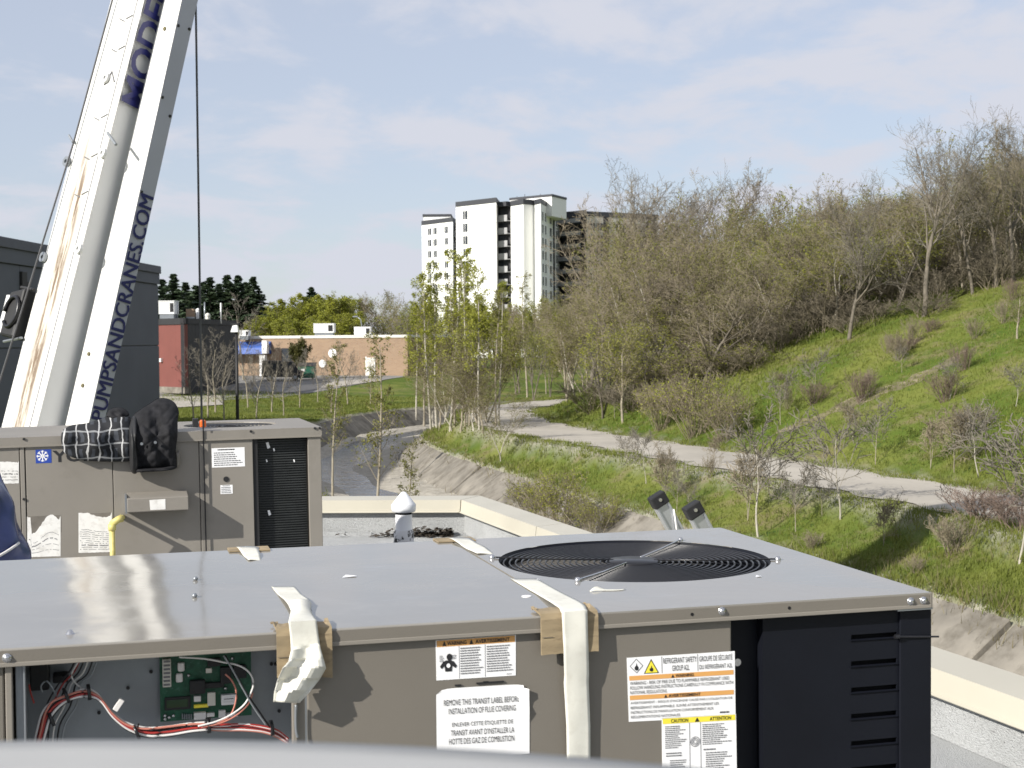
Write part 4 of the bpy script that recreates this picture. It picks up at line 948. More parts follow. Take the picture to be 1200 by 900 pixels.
K['bare3'] = Kind('bare3', 13, 12, 0.18, SPREAD, 4, M['bark'], M['twig'], trunk_levels=2)
K['thick1'] = Kind('thick1', 21, 9, 0.13, THICKET, 3, M['bark_tan'], M['twig'], M['leaf_olive'], 1700, 0.055, trunk_levels=1)
K['thick2'] = Kind('thick2', 22, 9, 0.11, THICKET, 3, M['bark_tan'], M['twig'], M['leaf_olive'], 3000, 0.055, stems=3, spread=0.6, lean=0.2)
K['thick3'] = Kind('thick3', 23, 9, 0.12, THICKET, 3, M['bark'], M['twig_grey'], M['leaf_lime'], 4200, 0.055, stems=2, spread=0.5, lean=0.15)
K['thick4'] = Kind('thick4', 24, 9, 0.10, THICKET, 3, M['bark_pale'], M['twig'], M['leaf_olive'], 2200, 0.055, stems=2, spread=0.6, lean=0.2)
K['lime'] = Kind('lime', 31, 9, 0.16, SPREAD, 4, M['bark'], M['twig'], M['leaf_lime'], 15000, 0.075)
K['lime2'] = Kind('lime2', 32, 8, 0.15, THICKET, 3, M['bark'], M['twig'], M['leaf_lime'], 9000, 0.08, stems=2, spread=0.7)
K['birch1'] = Kind('birch1', 41, 11, 0.10, BIRCH, 3, M['bark_pale'], M['twig_grey'], M['leaf_lime'], 3000, 0.06)
K['birch2'] = Kind('birch2', 42, 11, 0.09, BIRCH, 3, M['bark_pale'], M['twig'], M['leaf_lime'], 3600, 0.06)
K['birch3'] = Kind('birch3', 43, 10, 0.09, BIRCH, 3, M['bark_tan'], M['twig'], M['leaf_olive'], 1600, 0.055)
K['sap1'] = Kind('sap1', 51, 3.2, 0.040, SAPLING, 3, M['bark_pale'], M['twig_grey'])
K['sap2'] = Kind('sap2', 52, 3.2, 0.034, SAPLING, 3, M['bark_tan'], M['twig_grey'])
K['sap3'] = Kind('sap3', 53, 3.0, 0.032, SAPLING, 3, M['bark_tan'], M['twig'], stems=2, spread=0.25)
K['shrub_red'] = Kind('shrub_red', 61, 1.8, 0.022, SHRUB, 2, M['twig_red'], M['twig_red'], stems=22, spread=1.0, lean=0.25)
K['brush'] = Kind('brush', 67, 1.8, 0.018, dict(SHRUB, curl=[0.2,0.22,0.25], up=[0.0,0.04,0.02]), 2, M['twig'], M['twig_dark'], stems=20, spread=1.3, lean=0.4)
K['shrub_dry'] = Kind('shrub_dry', 62, 1.6, 0.018, SHRUB, 2, M['twig'], M['twig'], stems=18, spread=0.8, lean=0.25)
K['willow'] = Kind('willow', 63, 3.2, 0.022, SHRUB, 2, M['bark_tan'], M['twig'], M['leaf_lime'], 4200, 0.032, stems=34, spread=1.1, lean=0.12)
K['osier'] = Kind('osier', 64, 2.8, 0.02, SHRUB, 2, M['twig'], M['twig'], M['leaf_lime'], 1500, 0.035, stems=30, spread=1.0, lean=0.15)
K['garden'] = Kind('garden', 65, 7, 0.10, dict(SPREAD, rmin=0.012, kids=[(7,9),(5,6),(3,4),(2,3)], start=[0.18,0.2,0.2,0.2]), 4, M['bark_tan'], M['twig_grey'], stems=1, lean=0.05)
K['dull'] = Kind('dull', 66, 5, 0.12, THICKET, 3, M['bark'], M['twig'], M['leaf_dull'], 9000, 0.10, stems=3, spread=0.6)

rt = random.Random(77)
def plant_px(kind, name, label, px, py, ytop, group=None, cat='tree', sxy=None, tilt=(0, 0), d0=18):
    p = hit(px, py, d0); h = p.y*(py-ytop)/F
    return K[kind].plant(name, label, p.x, p.y, h, rt.uniform(0, 6.28), group, cat, p.z, sxy, tilt)
# --- single trees that stand out
plant_px('bare1', 'bare_tree', 'tallest bare grey tree rising alone above the hilltop woods', 1083, 372, 122)
plant_px('bare1', 'bare_tree', 'bare tree behind the right edge woods, half hidden', 1168, 336, 150)
plant_px('bare3', 'bare_tree', 'dark bare tree at the upper right corner of the woods', 1215, 326, 135)
plant_px('bare2', 'bare_tree', 'bare tree with dense upper twigs at the right picture edge', 1188, 330, 118)
plant_px('bare3', 'bare_tree', 'bare grey tree between the tallest tree and the right edge', 1140, 345, 160)
plant_px('bare2', 'bare_tree', 'bare tree with fan of fine branches left of the tallest one', 995, 400, 198)
G_ = 'bare treetops beside the apartment tower'
for px, yt, kd, lab in ((912, 212, 'bare3', 'low bare treetop at the right end of the gap'), (690, 208, 'bare3', 'leaning bare treetop directly right of the white tower'), (748, 178, 'bare2', 'bare treetop in front of the long tower wing'), (795, 186, 'bare1', 'bare treetop right of the tower wing with twisted limbs'), (845, 182, 'bare3', 'bare treetop above the green budding thicket'), (885, 205, 'bare2', 'rightmost bare treetop of the tower-side clump')):
    d = rt.uniform(92, 108); x = (px-600)/F*d; z = tz(x, d); h = CAMZ+(396-yt)/F*d-z
    K[kd].plant('bare_tree', lab, x, d, h, rt.uniform(0, 6.28), G_)
# --- woods on the hill: profile of the canopy in the picture
prof = [(590, 356), (640, 345), (680, 326), (705, 300), (735, 276), (770, 266), (820, 262), (870, 258), (920, 246), (960, 240), (1000, 240), (1050, 250), (1100, 235), (1150, 215), (1200, 190), (1240, 180)]
def canopy(px): return float(np.interp(px, [p[0] for p in prof], [p[1] for p in prof]))
labels = {'thick1': 'brown budding tree in the dense hillside thicket', 'thick2': 'many-stemmed olive budding tree in the hillside thicket', 'thick3': 'lime tinged budding tree in the hillside thicket', 'thick4': 'pale-barked bare tree in the hillside thicket', 'bare3': 'dark bare tree deep inside the hillside woods'}
cnt = 0
for row, (d_a, d_b, n_, hf) in enumerate([(65, 70, 38, 0.62), (71, 78, 44, 1.0), (79, 90, 44, 1.22), (92, 112, 44, 1.28)]):
    for k in range(n_):
        px = 615+(1250-615)*(k+rt.random())/n_; d = rt.uniform(d_a, d_b); x = (px-600)/F*d
        c_, p_ = sdist(np.array([x]), np.array([d]), CH)[0][0], sdist(np.array([x]), np.array([d]), PA)[0][0]
        if c_ < 5.0 or abs(p_) < 3.2 : continue
        if px < 700 and row < 2 and p_ < 6: continue
        z = tz(x, d); yt = canopy(px)+rt.uniform(-12, 34); h = (CAMZ+(396-yt)/F*d-z)*(min(hf, 0.95) if px < 712 else hf)*rt.uniform(0.82, 1.04)
        kd = rt.choice(['thick1', 'thick1', 'thick2', 'thick3', 'thick4', 'thick4', 'bare3', 'bare3']) if not (880 < px < 1010) else rt.choice(['thick3', 'thick3', 'thick2', 'thick4', 'bare3'])
        h = max(4.5, h); K[kd].plant('thicket_tree', labels[kd], x, d, h, rt.uniform(0, 6.28), 'hillside thicket: '+labels[kd], sxy=max(h/9*0.9, 0.75)); cnt += 1
# far trees that close the gaps behind everything
def far_row(px0, px1, n_, d_a, d_b, tops, kinds, lab, grp, name='background_tree', fat=1.0):
    for k in range(n_):
        px = px0+(px1-px0)*(k+rt.random())/n_; d = rt.uniform(d_a, d_b); x = (px-600)/F*d; z = tz(x, d)
        yt = float(np.interp(px, [t[0] for t in tops], [t[1] for t in tops]))+rt.uniform(-3, 9); h = CAMZ+(396-yt)/F*d-z; kd = rt.choice(kinds)
        K[kd].plant(name, lab, x, d, h, rt.uniform(0, 6.28), grp, sxy=h/K[kd].H*fat)
far_row(590, 1250, 34, 125, 165, [(590,352),(690,330),(720,300),(900,262),(1240,215)], ['thick1','thick2','bare3'], 'brown tree in the farthest belt of woods behind the hill', 'far belt of woods')
far_row(415, 500, 9, 176, 200, [(415,352),(450,338),(490,346)], ['thick1','thick2','bare3'], 'dark brown bare tree behind the right end of brick building', 'brown trees behind the brick building', fat=1.3)
far_row(300, 425, 11, 178, 205, [(300,362),(330,352),(370,345),(400,334),(425,345)], ['lime','lime','lime2','thick3'], 'bright lime budding tree behind the brick building', 'lime trees behind the brick building', fat=1.5)
far_row(296, 420, 7, 170, 177, [(296,368),(420,362)], ['lime2','lime'], 'lower yellow green tree just behind the brick roof', 'low green trees behind the brick roof', fat=1.6)
far_row(480, 640, 10, 170, 200, [(480,352),(560,350),(640,345)], ['lime2','thick2','thick3'], 'hazy green tree between brick building and the tower', 'green trees below the tower', fat=1.4)
# conifers
def conifer(seed, H):
    r = np.random.RandomState(seed); segs = [(0,0,-0.3, 0,0,H, 0.22, 0.03)]; V = []; Q = []; base = 0; P_ = []
    for lv in np.linspace(0.08, 0.985, 34):
        R_ = (2.7*(1-lv)**0.95+0.05)*r.uniform(0.72, 1.12)
        for j in range(r.randint(5, 8)):
            a = r.uniform(0, 6.283); L_ = R_*r.uniform(0.65, 1.1); z = H*lv; dz = -0.25*L_+0.12*r.normal()
            q = (math.cos(a)*L_, math.sin(a)*L_, z+dz); segs.append((0, 0, z, *q, 0.04, 0.012))
            for t in np.linspace(0.15, 1, 7):
                for _ in range(7): P_.append((q[0]*t+r.normal()*0.06*(0.4+R_), q[1]*t+r.normal()*0.06*(0.4+R_), z+dz*t+r.normal()*0.05-0.04))
    V, Q = seg_mesh(segs[:1], 7); tr = fastmesh('conifer_trunk', V, Q, M['bark'])
    V, Q = seg_mesh(segs[1:], 3); V2, Q2 = leaf_quads(np.array(P_), 0.13, r); mi = np.concatenate([np.zeros(len(Q), int), np.ones(len(Q2), int)])
    return H, tr, fastmesh('conifer_crown', np.concatenate([V, V2]), np.concatenate([Q, Q2+len(V)]), [M['bark'], M['needle']], mi)
con = [conifer(s, 12) for s in (1, 2, 3)]
for i, (px, yt, d, lab) in enumerate([(178, 330, 184, 'dark spruce half hidden by the grey building'), (192, 324, 186, 'dark spruce just right of the grey building'), (205, 318, 182, 'pointed dark spruce above the white rooftop unit'), (231, 331, 190, 'dark spruce behind the vertical crane rope'), (247, 322, 184, 'broad dark spruce above the black building'), (258, 330, 192, 'dark spruce with blunt top above the thin white pipe'), (268, 319, 185, 'narrow dark spruce with tall leader'), (281, 320, 188, 'dark spruce with tiered branches near the clump end'), (219, 328, 196, 'dark spruce left of the crane rope'), (240, 327, 198, 'dark spruce just right of the crane rope'), (289, 328, 197, 'short dark spruce second from the clump end'), (298, 322, 186, 'rightmost tall dark spruce of the clump'), (366, 334, 210, 'single small spruce tip above the lime trees')]):
    H, tr, crn = con[i % 3]; x = (px-600)/F*d; z = tz(x, d); h = CAMZ+(396-yt)/F*d-z
    t = thing('spruce_tree', lab, 'tree', (x, d, z), (0, 0, i*1.3), 'dark spruces beyond the black building'); k = h/H; t.scale = (k*2.3, k*2.3, k); obj('trunk', tr, t); obj('crown', crn, t)
# --- birches beside the creek bend
for px, py, yt, kd, lab in [(497, 500, 330, 'birch3', 'thin pale tree at the left end of the birch clump'), (505, 505, 322, 'birch2', 'slim white birch second from the left in the clump'), (512, 503, 305, 'birch1', 'slim birch with fresh leaves left of the clump middle'), (527, 508, 292, 'birch2', 'straight white birch in the middle of the clump'), (533, 500, 318, 'birch3', 'dark birch just right of the straight white one'), (547, 497, 300, 'birch1', 'tall leafy birch before the tower face'), (562, 504, 312, 'birch1', 'pale birch trunk right of the clump middle'), (581, 500, 335, 'birch3', 'slender brown tree right of the birches'), (584, 497, 330, 'birch2', 'thin tree where the path bends'), (618, 466, 318, 'birch3', 'bare leaning tree behind the path bend'), (488, 497, 345, 'birch2', 'low leafy birch leftmost beside the lawn')]:
    plant_px(kd, 'birch_tree', lab, px, py, yt, 'birch clump at the creek bend', sxy=None, tilt=(rt.uniform(-0.03, 0.03), rt.uniform(-0.04, 0.04)), d0=60)
for px, py, yt, kd in [(520, 500, 395, 'thick4'), (545, 500, 400, 'thick1'), (560, 498, 410, 'thick2'), (604, 462, 372, 'lime2'), (625, 470, 372, 'thick3'), (645, 466, 368, 'lime2'), (665, 463, 360, 'thick2'), (640, 462, 352, 'thick1'), (668, 460, 340, 'thick2'), (700, 460, 330, 'thick1'), (508, 502, 420, 'thick4'), (515, 505, 440, 'thick1'), (530, 506, 425, 'thick4'), (540, 508, 435, 'thick1'), (555, 506, 420, 'thick4'), (566, 508, 440, 'thick1'), (550, 500, 380, 'thick1'), (570, 497, 370, 'thick2')]:
    plant_px(kd, 'undergrowth_tree', 'low brushy tree in the undergrowth where the path bends', px, py, yt, 'brush round the path bend', sxy=0.62, d0=62)
plant_px('thick4', 'bank_tree', 'bare spreading tree on the bank below the path bend', 587, 542, 455, sxy=0.42)
# --- saplings on the verge and hill
for px, py, yt, kd, lab in [(735, 548, 500, 'sap2', 'small sapling at the path edge near the bend'), (757, 570, 500, 'sap1', 'pale sapling below the path left of the ladder'), (779, 592, 515, 'sap3', 'forked sapling directly behind the left ladder rail'), (793, 602, 545, 'sap2', 'thin sapling between the two ladder rails'), (807, 604, 560, 'sap2', 'thin sapling behind the right ladder rail'), (876, 613, 505, 'sap3', 'leaning forked sapling below the path'), (889, 630, 470, 'sap1', 'pale-trunked sapling with wide crown below the path'), (933, 628, 540, 'sap2', 'slender sapling between two pale-trunked ones'), (984, 616, 478, 'sap1', 'pale-trunked sapling with crown across the path'), (963, 606, 555, 'sap2', 'tiny sapling left of the pale-trunked one'), (1026, 548, 465, 'sap2', 'sapling on the far side of the path, mid hill foot'), (1090, 552, 470, 'sap3', 'multi-stem sapling on the hill foot'), (1118, 557, 462, 'sap3', 'forked sapling near the bright stump on the hill'), (1147, 565, 470, 'sap1', 'pale sapling on the hill foot near the right edge'), (1113, 470, 418, 'sap1', 'short pale-trunked tree halfway up the hill'), (1190, 482, 425, 'sap1', 'pale thin tree on the upper hill at the right edge'), (1057, 440, 405, 'sap2', 'small tree on the upper hill slope'), (1193, 668, 462, 'sap1', 'tall sapling at the right edge below the path'), (1035, 640, 570, 'sap3', 'low twiggy sapling below the middle of the path'), (720, 492, 446, 'sap2', 'small twiggy tree on the inner side of the path bend'), (836, 545, 498, 'sap3', 'twiggy sapling at the far path edge'), (1000, 520, 462, 'sap3', 'bushy sapling beside the earth rut'), (915, 500, 430, 'sap2', 'small bare tree at the thicket edge'), (955, 470, 405, 'sap2', 'pale small tree at the upper thicket edge')]:
    plant_px(kd, 'sapling', lab, px, py, yt, 'saplings on verge and hill')
# tall thin trees on the near side of the creek
for px, ybase, yt, d, kd, lab in [(388, 600, 398, 44, 'birch3', 'thin bare tree nearest the rooftop unit by the water'), (440, 600, 385, 46, 'birch3', 'thin tall bare tree left of the roof vent'), (477, 610, 512, 26, 'birch3', 'dark sapling top directly above the roof vent')]:
    x = (px-600)/F*d; z = tz(x, d); h = CAMZ+(396-yt)/F*d-z; K[kd].plant('bank_sapling', lab, x, d, h, rt.uniform(0, 6), z=z)
# bare garden trees on the lawn at left
for px, py, yt, d, lab in [(243, 474, 388, 92, 'bare wide tree in front of the black wall'), (262, 478, 400, 90, 'bare tree between crane rope and lamp post'), (300, 476, 402, 92, 'bare shrubby tree just right of the lamp post'), (318, 470, 398, 100, 'bare tree beside the white column'), (372, 468, 415, 112, 'small bare tree in front of the dumpster'), (407, 466, 396, 110, 'bare upright tree on the lawn before the brick wall'), (434, 468, 412, 112, 'bare thin tree left of the beige door'), (285, 392, 340, 140, 'leafless tree rising behind the lamp post'), (226, 474, 402, 88, 'bare thin tree left of the crane rope'), (252, 474, 380, 98, 'bare tall tree against the black wall middle'), (290, 474, 392, 104, 'bare tree under the blue awning'), (332, 470, 410, 96, 'bare small tree left of the dumpster'), (351, 470, 404, 106, 'bare tree right beside the dumpster'), (388, 468, 402, 100, 'bare slim tree between the two round signs')]:
    x = (px-600)/F*d; z = tz(x, d); h = CAMZ+(396-yt)/F*d-z; K['garden'].plant('bare_tree', lab, x, d, h, rt.uniform(0, 6), 'bare trees on the far lawn', z=z)
p = at(352, 440, 143); K['dull'].plant('round_shrub', 'round dull green shrub behind the dumpster', p.x, p.y, 4.2, 1, cat='shrub', sxy=0.75)
# --- shrubs
plant_px('willow', 'willow_shrub', 'large twiggy yellow green shrub behind the parapet corner', 655, 632, 545, cat='shrub', sxy=0.8)
plant_px('willow', 'willow_shrub', 'lower twiggy shrub on the bank right of the large one', 700, 640, 578, cat='shrub', sxy=0.6)
plant_px('willow', 'willow_shrub', 'small pale shrub on the bank left of the large one', 622, 612, 560, cat='shrub', sxy=0.55)
plant_px('osier', 'osier_shrub', 'bright yellow green shrub at the hill foot beside the path', 815, 512, 425, cat='shrub', sxy=1.3)
plant_px('osier', 'osier_shrub', 'yellow green shrub left of the brighter one above the path', 775, 505, 440, cat='shrub', sxy=1.0)
plant_px('osier', 'osier_shrub', 'yellow green shrub right of the brighter one above the path', 850, 518, 450, cat='shrub', sxy=1.0)
plant_px('shrub_red', 'brush_shrub', 'low reddish brush lying over the path at right', 1150, 612, 566, cat='shrub', sxy=1.1)
plant_px('shrub_red', 'brush_shrub', 'low reddish brush at the far right path edge', 1192, 622, 575, cat='shrub', sxy=0.9)
plant_px('shrub_dry', 'brush_shrub', 'dry brush under the pale sapling below the path', 1120, 650, 600, cat='shrub', sxy=0.8)
plant_px('thick1', 'hill_shrub', 'dark leafless bush at the top right of the hill', 1192, 400, 335, cat='shrub', sxy=0.45)
gl = 'low brush clump at the foot of the hillside thicket'
for k in range(70):
    px = 690+rt.random()*520; d = rt.uniform(62, 73); x = (px-600)/F*d
    p_ = sdist(np.array([x]), np.array([d]), PA)[0][0]
    if p_ < 4: continue
    K[rt.choice(['brush', 'brush', 'brush', 'osier'] if px < 880 else ['brush'])].plant('brush_clump', gl, x, d, rt.uniform(0.9, 2.4), rt.uniform(0, 6), 'brush at the thicket foot', 'shrub', sxy=rt.uniform(0.9, 1.6))
for k in range(26):
    px = 900+rt.random()*300; d = rt.uniform(33, 62); x = (px-600)/F*d
    p_ = sdist(np.array([x]), np.array([d]), PA)[0][0]
    if p_ < 4.5: continue
    K[rt.choice(['shrub_dry', 'shrub_dry', 'shrub_red'])].plant('hill_brush', 'small dry brush tuft on the grassy hill', x, d, rt.uniform(0.5, 1.3), rt.uniform(0, 6), 'dry tufts on the hill', 'shrub', sxy=rt.uniform(0.35, 0.7))
for k in range(22):
    px = 640+rt.random()*560; d = rt.uniform(26, 50); x = (px-600)/F*d
    c_, p_ = sdist(np.array([x]), np.array([d]), CH)[0][0], sdist(np.array([x]), np.array([d]), PA)[0][0]
    if c_ < 4.4 or p_ > -2.4: continue
    K['shrub_dry'].plant('verge_brush', 'low dry twig tuft on the grass verge', x, d, rt.uniform(0.3, 0.9), rt.uniform(0, 6), 'dry tufts on the verge', 'shrub', sxy=rt.uniform(0.25, 0.5))

# ================================================================== rooftop unit in front
UO = Vector((0.8124*1.1, 2.7821*1.1, CAMZ-0.55)); UW = 1.109; LIP = 0.0288
UM = Matrix.Translation(UO) @ Matrix.Rotation(YAW, 4, 'Z'); UI = UM.inverted()
def lray(inv, px, py): return inv @ CAMV, inv.to_3x3() @ ray(px, py)
def fpt(px, py, y0=0.0, inv=UI): o, d = lray(inv, px, py); return o + d*((y0-o.y)/d.y)     # on the plane local y = y0
def tpt(px, py, z0=0.0, inv=UI): o, d = lray(inv, px, py); return o + d*((z0-o.z)/d.z)     # on the plane local z = z0
def uthing(name, label, cat, group=None): return thing(name, label, cat, UO, (0, 0, YAW), group)
un = uthing('rooftop_unit', 'tan rooftop air conditioner in the foreground with grey lid, round fan and open control box', 'rooftop unit')
XL, XJ, YF = -2.3, -0.800, 0.012
b = MB(); b.box(XL, XJ-0.0012, 0, UW, -LIP, 0); ld = b.build('lid_panel', M['lid'], un, bevel=0.004, seg=3)
b = MB(); b.box(XL, XJ-0.0012, -0.0025, 0.006, -LIP-0.004, -LIP+0.004); b.build('lid_hem', M['flange'], ld, bevel=0.0012)
# right lid panel with the fan opening
fc = ((tpt(584, 657)+tpt(904, 659))/2); fc = Vector((-0.4436, 0.63, 0)); fr = 0.335
def ring_rect(x0, x1, y0, y1, c, r, z, n=96):
    ang = [2*math.pi*k/n for k in range(n)]+[math.atan2(y-c.y, x-c.x) % (2*math.pi) for x in (x0, x1) for y in (y0, y1)]
    ang = sorted(set(round(a, 6) for a in ang)); inn, out = [], []
    for a in ang:
        ca, sa = math.cos(a), math.sin(a); inn.append((c.x+r*ca, c.y+r*sa, z))
        t = min([((x1 if ca > 0 else x0)-c.x)/ca if abs(ca) > 1e-9 else 1e9, ((y1 if sa > 0 else y0)-c.y)/sa if abs(sa) > 1e-9 else 1e9]); out.append((c.x+t*ca, c.y+t*sa, z))
    return inn, out
inn, out = ring_rect(XJ+0.0012, 0.0, 0.0, UW, fc, fr, 0)
b = MB(); k = len(inn); b.add(inn+out, [(i, k+i, k+(i+1)%k, (i+1)%k) for i in range(k)])
low = [(x, y, -LIP) for x, y, z in out]; b.add(out+low, [(i, k+i, k+(i+1)%k, (i+1)%k) for i in range(k)])
ld2 = b.build('lid_panel', M['lid'], un)
b = MB(); b.box(XJ+0.0012, -0.0005, -0.0025, 0.006, -LIP-0.004, -LIP+0.004); b.build('lid_hem', M['flange'], ld2, bevel=0.0012)
b = MB(); b.box(-0.004, 0.0022, -0.0022, UW, -LIP-0.003, -0.001); b.build('lid_edge', M['tan'], ld2, bevel=0.001)
# the sunlit front faces of the lid are tan, not grey
b = MB(); b.box(XL, XJ-0.0015, -0.0012, 0.002, -LIP+0.0035, -0.0035); b.build('lid_face', M['tan'], ld)
b = MB(); b.box(XJ+0.0015, -0.005, -0.0012, 0.002, -LIP+0.0035, -0.0035); b.build('lid_face', M['tan'], ld2)
# fan: shroud, blades, motor, wire guard
b = MB(); b.lathe([(fr, -0.0012), (fr*0.985, -0.008), (fr*0.965, -0.03), (fr*0.955, -0.22), (0.05, -0.23)], 64, fc); b.build('fan_shroud', M['black_plastic'], un, True)
b = MB()
for q in range(4):
    a0 = q*math.pi/2+0.4; rows = []
    for s in np.linspace(0, 1, 7):
        r_ = 0.07+s*(fr-0.10); w = 0.55-0.12*s; rows.append([(fc.x+r_*math.cos(a0+t*w+s*0.35), fc.y+r_*math.sin(a0+t*w+s*0.35), -0.15+0.05*(t-0.5)*(1.2-s*0.4)) for t in np.linspace(0, 1, 6)])
    bl = MB(); bl.grid(rows); bl.build('fan_blade', M['black_plastic'], un, True)
b = MB(); b.lathe([(0.001, -0.055), (0.055, -0.056), (0.072, -0.066), (0.075, -0.16)], 28, fc); b.build('fan_motor', M['black'], un, True)
def ring(b, r, z, w, n=72):
    pr = [(r+w*math.cos(t), z+w*math.sin(t)) for t in np.linspace(0, 2*math.pi, 7)[:-1]]; b.lathe(pr, n, fc, closed=True)
gd = None
for i in range(18):
    r_ = 0.068+i*(fr-0.012-0.068)/17; b = MB(); ring(b, r_, -0.0075, 0.0026)
    o = b.build('guard_ring', M['wire_black'], un, True)
b = MB(); b.lathe([(0.001, 0.0), (0.06, -0.001), (0.066, -0.008), (0.001, -0.012)], 28, fc); b.build('guard_hub', M['wire_black'], un, True)
e1, e2 = tpt(692, 681), tpt(801, 637); dv = (e2-e1).normalized(); dh = Vector((1, 0.0, 0)); dh = (tpt(905, 660)-tpt(587, 658)).normalized()
for dd, mm, rr in ((dv, M['steel'], 0.0024), (dh, M['wire_black'], 0.002)):
    for s in (-1, 1):
        b = MB(); b.tube([fc+dd*s*0.05+Vector((0,0,-0.0015)), fc+dd*s*0.2+Vector((0,0,-0.001)), fc+dd*s*(fr+0.004)+Vector((0,0,0.003)), fc+dd*s*(fr+0.02)+Vector((0,0,0.003))], rr, 8); b.build('guard_arm', mm, un, True)
        p = fc+dd*s*(fr+0.018); b = MB(); b.lathe([(0.0001, 0.010), (0.005, 0.009), (0.0075, 0.004), (0.0075, 0.0)], 10, p); b.build('guard_screw', M['steel'], un, True)
# cabinet walls: posts, blower panel, control box, black coil guard, rest of the body
ZB_ = -1.02
xs = dict(post0=fpt(28, 800).x, cav0=fpt(34, 800).x, cav1=fpt(346, 820).x, pan0=fpt(361, 820).x, pan1=fpt(861, 760).x)
b = MB(); b.box(-2.28, fpt(4, 800).x, YF, 0.2, ZB_, -LIP); b.build('side_panel', M['tan'], un, bevel=0.003)
b = MB(); b.box(fpt(5.5, 800).x, fpt(14, 800).x, YF-0.004, YF+0.03, ZB_, -LIP); b.build('corner_post', M['flange'], un, bevel=0.002)
b = MB(); b.box(fpt(17, 800).x, fpt(28, 800).x, YF+0.01, YF+0.03, ZB_, -LIP); b.box(fpt(27, 800).x, fpt(29.5, 800).x, YF-0.003, YF+0.02, ZB_, -LIP); b.build('post_flange', M['galv'], un, bevel=0.001)
cb = MB(); c0, c1, yb = xs['cav0'], xs['cav1'], 0.17
cb.box(c0-0.02, c1+0.04, yb, yb+0.01, -0.5, -LIP-0.001); cb.box(c0-0.02, c0-0.015, YF+0.031, yb, -0.5, -LIP-0.001); cb.box(c1+0.02, c1+0.03, YF+0.004, yb, -0.5, -LIP-0.001); cb.box(c0-0.014, c1+0.019, YF+0.004, yb-0.001, -0.51, -0.5)
ctl = cb.build('control_box', M['galv'], un)
b = MB(); b.box(c1-0.004, c1+0.004, YF-0.004, YF+0.02, ZB_, -LIP); b.box(c1+0.0045, xs['pan0']-0.003, YF+0.004, YF+0.02, ZB_, -LIP); b.build('box_flange', M['flange'], un, bevel=0.001)
b = MB(); b.box(xs['pan0'], xs['pan1']-0.002, YF, YF+0.03, ZB_, -LIP); b.build('blower_panel', M['tan'], un, bevel=0.003)
b = MB(); b.box(-2.28, -0.47, 0.25, UW-0.01, ZB_, -LIP-0.001); b.box(-0.47, -0.01, 0.10, UW-0.01, ZB_, -0.30); b.build('cabinet_body', M['tan'], un)
b = MB(); b.box(-2.28, 0.0, 0.02, UW, -1.149, ZB_-0.002); b.build('base_rail', M['galv'], un)
for px, py in ((236, 817), (228, 799), (247, 808), (150, 806), (116, 835), (177, 787), (318, 778), (323, 778), (327, 833)):
    p = fpt(px, py, yb-0.002); b = MB(); b.tube([p, p+Vector((0, -0.003, 0))], 0.0035, 8); b.build('knockout', M['black'], ctl)
# black plastic coil guard with louvre slots
gx0, gx1 = xs['pan1']+0.002, 0.012; gy = YF+0.012
b = MB(); b.box(gx0, gx0+0.075, gy+0.03, gy+0.034, ZB_, -LIP-0.002); b.build('guard_recess', M['black_plastic'], un)
xe = fpt(903, 800).x; sx0, sx1 = fpt(1004, 748).x, fpt(1058, 748).x
zs = [fpt(1030, y).z for y in (748, 779, 810, 841, 873)]; zs += [zs[-1]-(zs[0]-zs[1])*k for k in (1, 2, 3, 4)]
b = MB(); y0, y1 = gy, gy+0.004
b.box(xe, sx0, y0, y1, ZB_, -LIP-0.004)
zprev = -LIP-0.004
for z in zs: b.box(sx0, sx1, y0, y1, z+0.0055, zprev); zprev = z-0.0055
b.box(sx0, sx1, y0, y1, ZB_, zprev); b.box(sx1, gx1-0.012, y0, y1, ZB_, -LIP-0.006)
b.box(xe-0.006, xe, y0, gy+0.03, ZB_, -LIP-0.004)
gu = b.build('coil_guard', M['black_plastic'], un)
b = MB(); b.box(sx0-0.01, sx1+0.01, gy+0.02, gy+0.024, ZB_, -LIP-0.006); b.build('slot_backing', M['dark_hole'], gu)
for z in zs:
    b = MB(); b.hexa([Vector(q) for q in [(sx0-0.002, gy-0.001, z-0.009), (sx1+0.002, gy-0.001, z-0.009), (sx1+0.002, gy+0.003, z-0.0055), (sx0-0.002, gy+0.003, z-0.0055), (sx0-0.002, gy-0.004, z-0.0065), (sx1+0.002, gy-0.004, z-0.0065), (sx1+0.002, gy+0.002, z-0.0045), (sx0-0.002, gy+0.002, z-0.0045)]]); b.build('slot_lip', M['black_plastic'], gu)
b = MB(); b.box(sx1+0.004, gx1, gy-0.006, gy-0.0005, ZB_, -LIP-0.003); b.box(gx1-0.004, gx1, gy-0.0004, 1.05, ZB_, -LIP-0.003); b.build('guard_corner', M['black_plastic'], gu, bevel=0.003)
b = MB(); b.box(fpt(1052, 714).x, fpt(1093, 712).x, YF-0.012, YF+0.02, -LIP-0.0075, -LIP-0.0035); b.build('corner_tab', M['galv'], un)
zt_ = MB(); p0, p1 = fpt(1050, 746, gy-0.012), fpt(1100, 746, gy-0.008); zt_.tube([p0, (p0+p1)/2, p1], 0.0022, 6); zt_.tube([p0-Vector((0.003,0,0)), p0+Vector((0.008,0,0))], 0.005, 8); zt_.build('cable_tie', M['wire_black'], gu)
for px, py in ((8, 771), (846, 716), (1067, 704.5), (1082, 703.5)):
    p = fpt(px, py, -0.0015); b = MB()
    b.tube([p, p+Vector((0, -0.004, 0)), p+Vector((0, -0.0065, 0))], [0.0062, 0.0055, 0.003], 10); b.tube([p+Vector((0, 0.001, 0)), p+Vector((0, -0.0015, 0))], 0.0085, 12); b.build('screw', M['steel'], un, True)
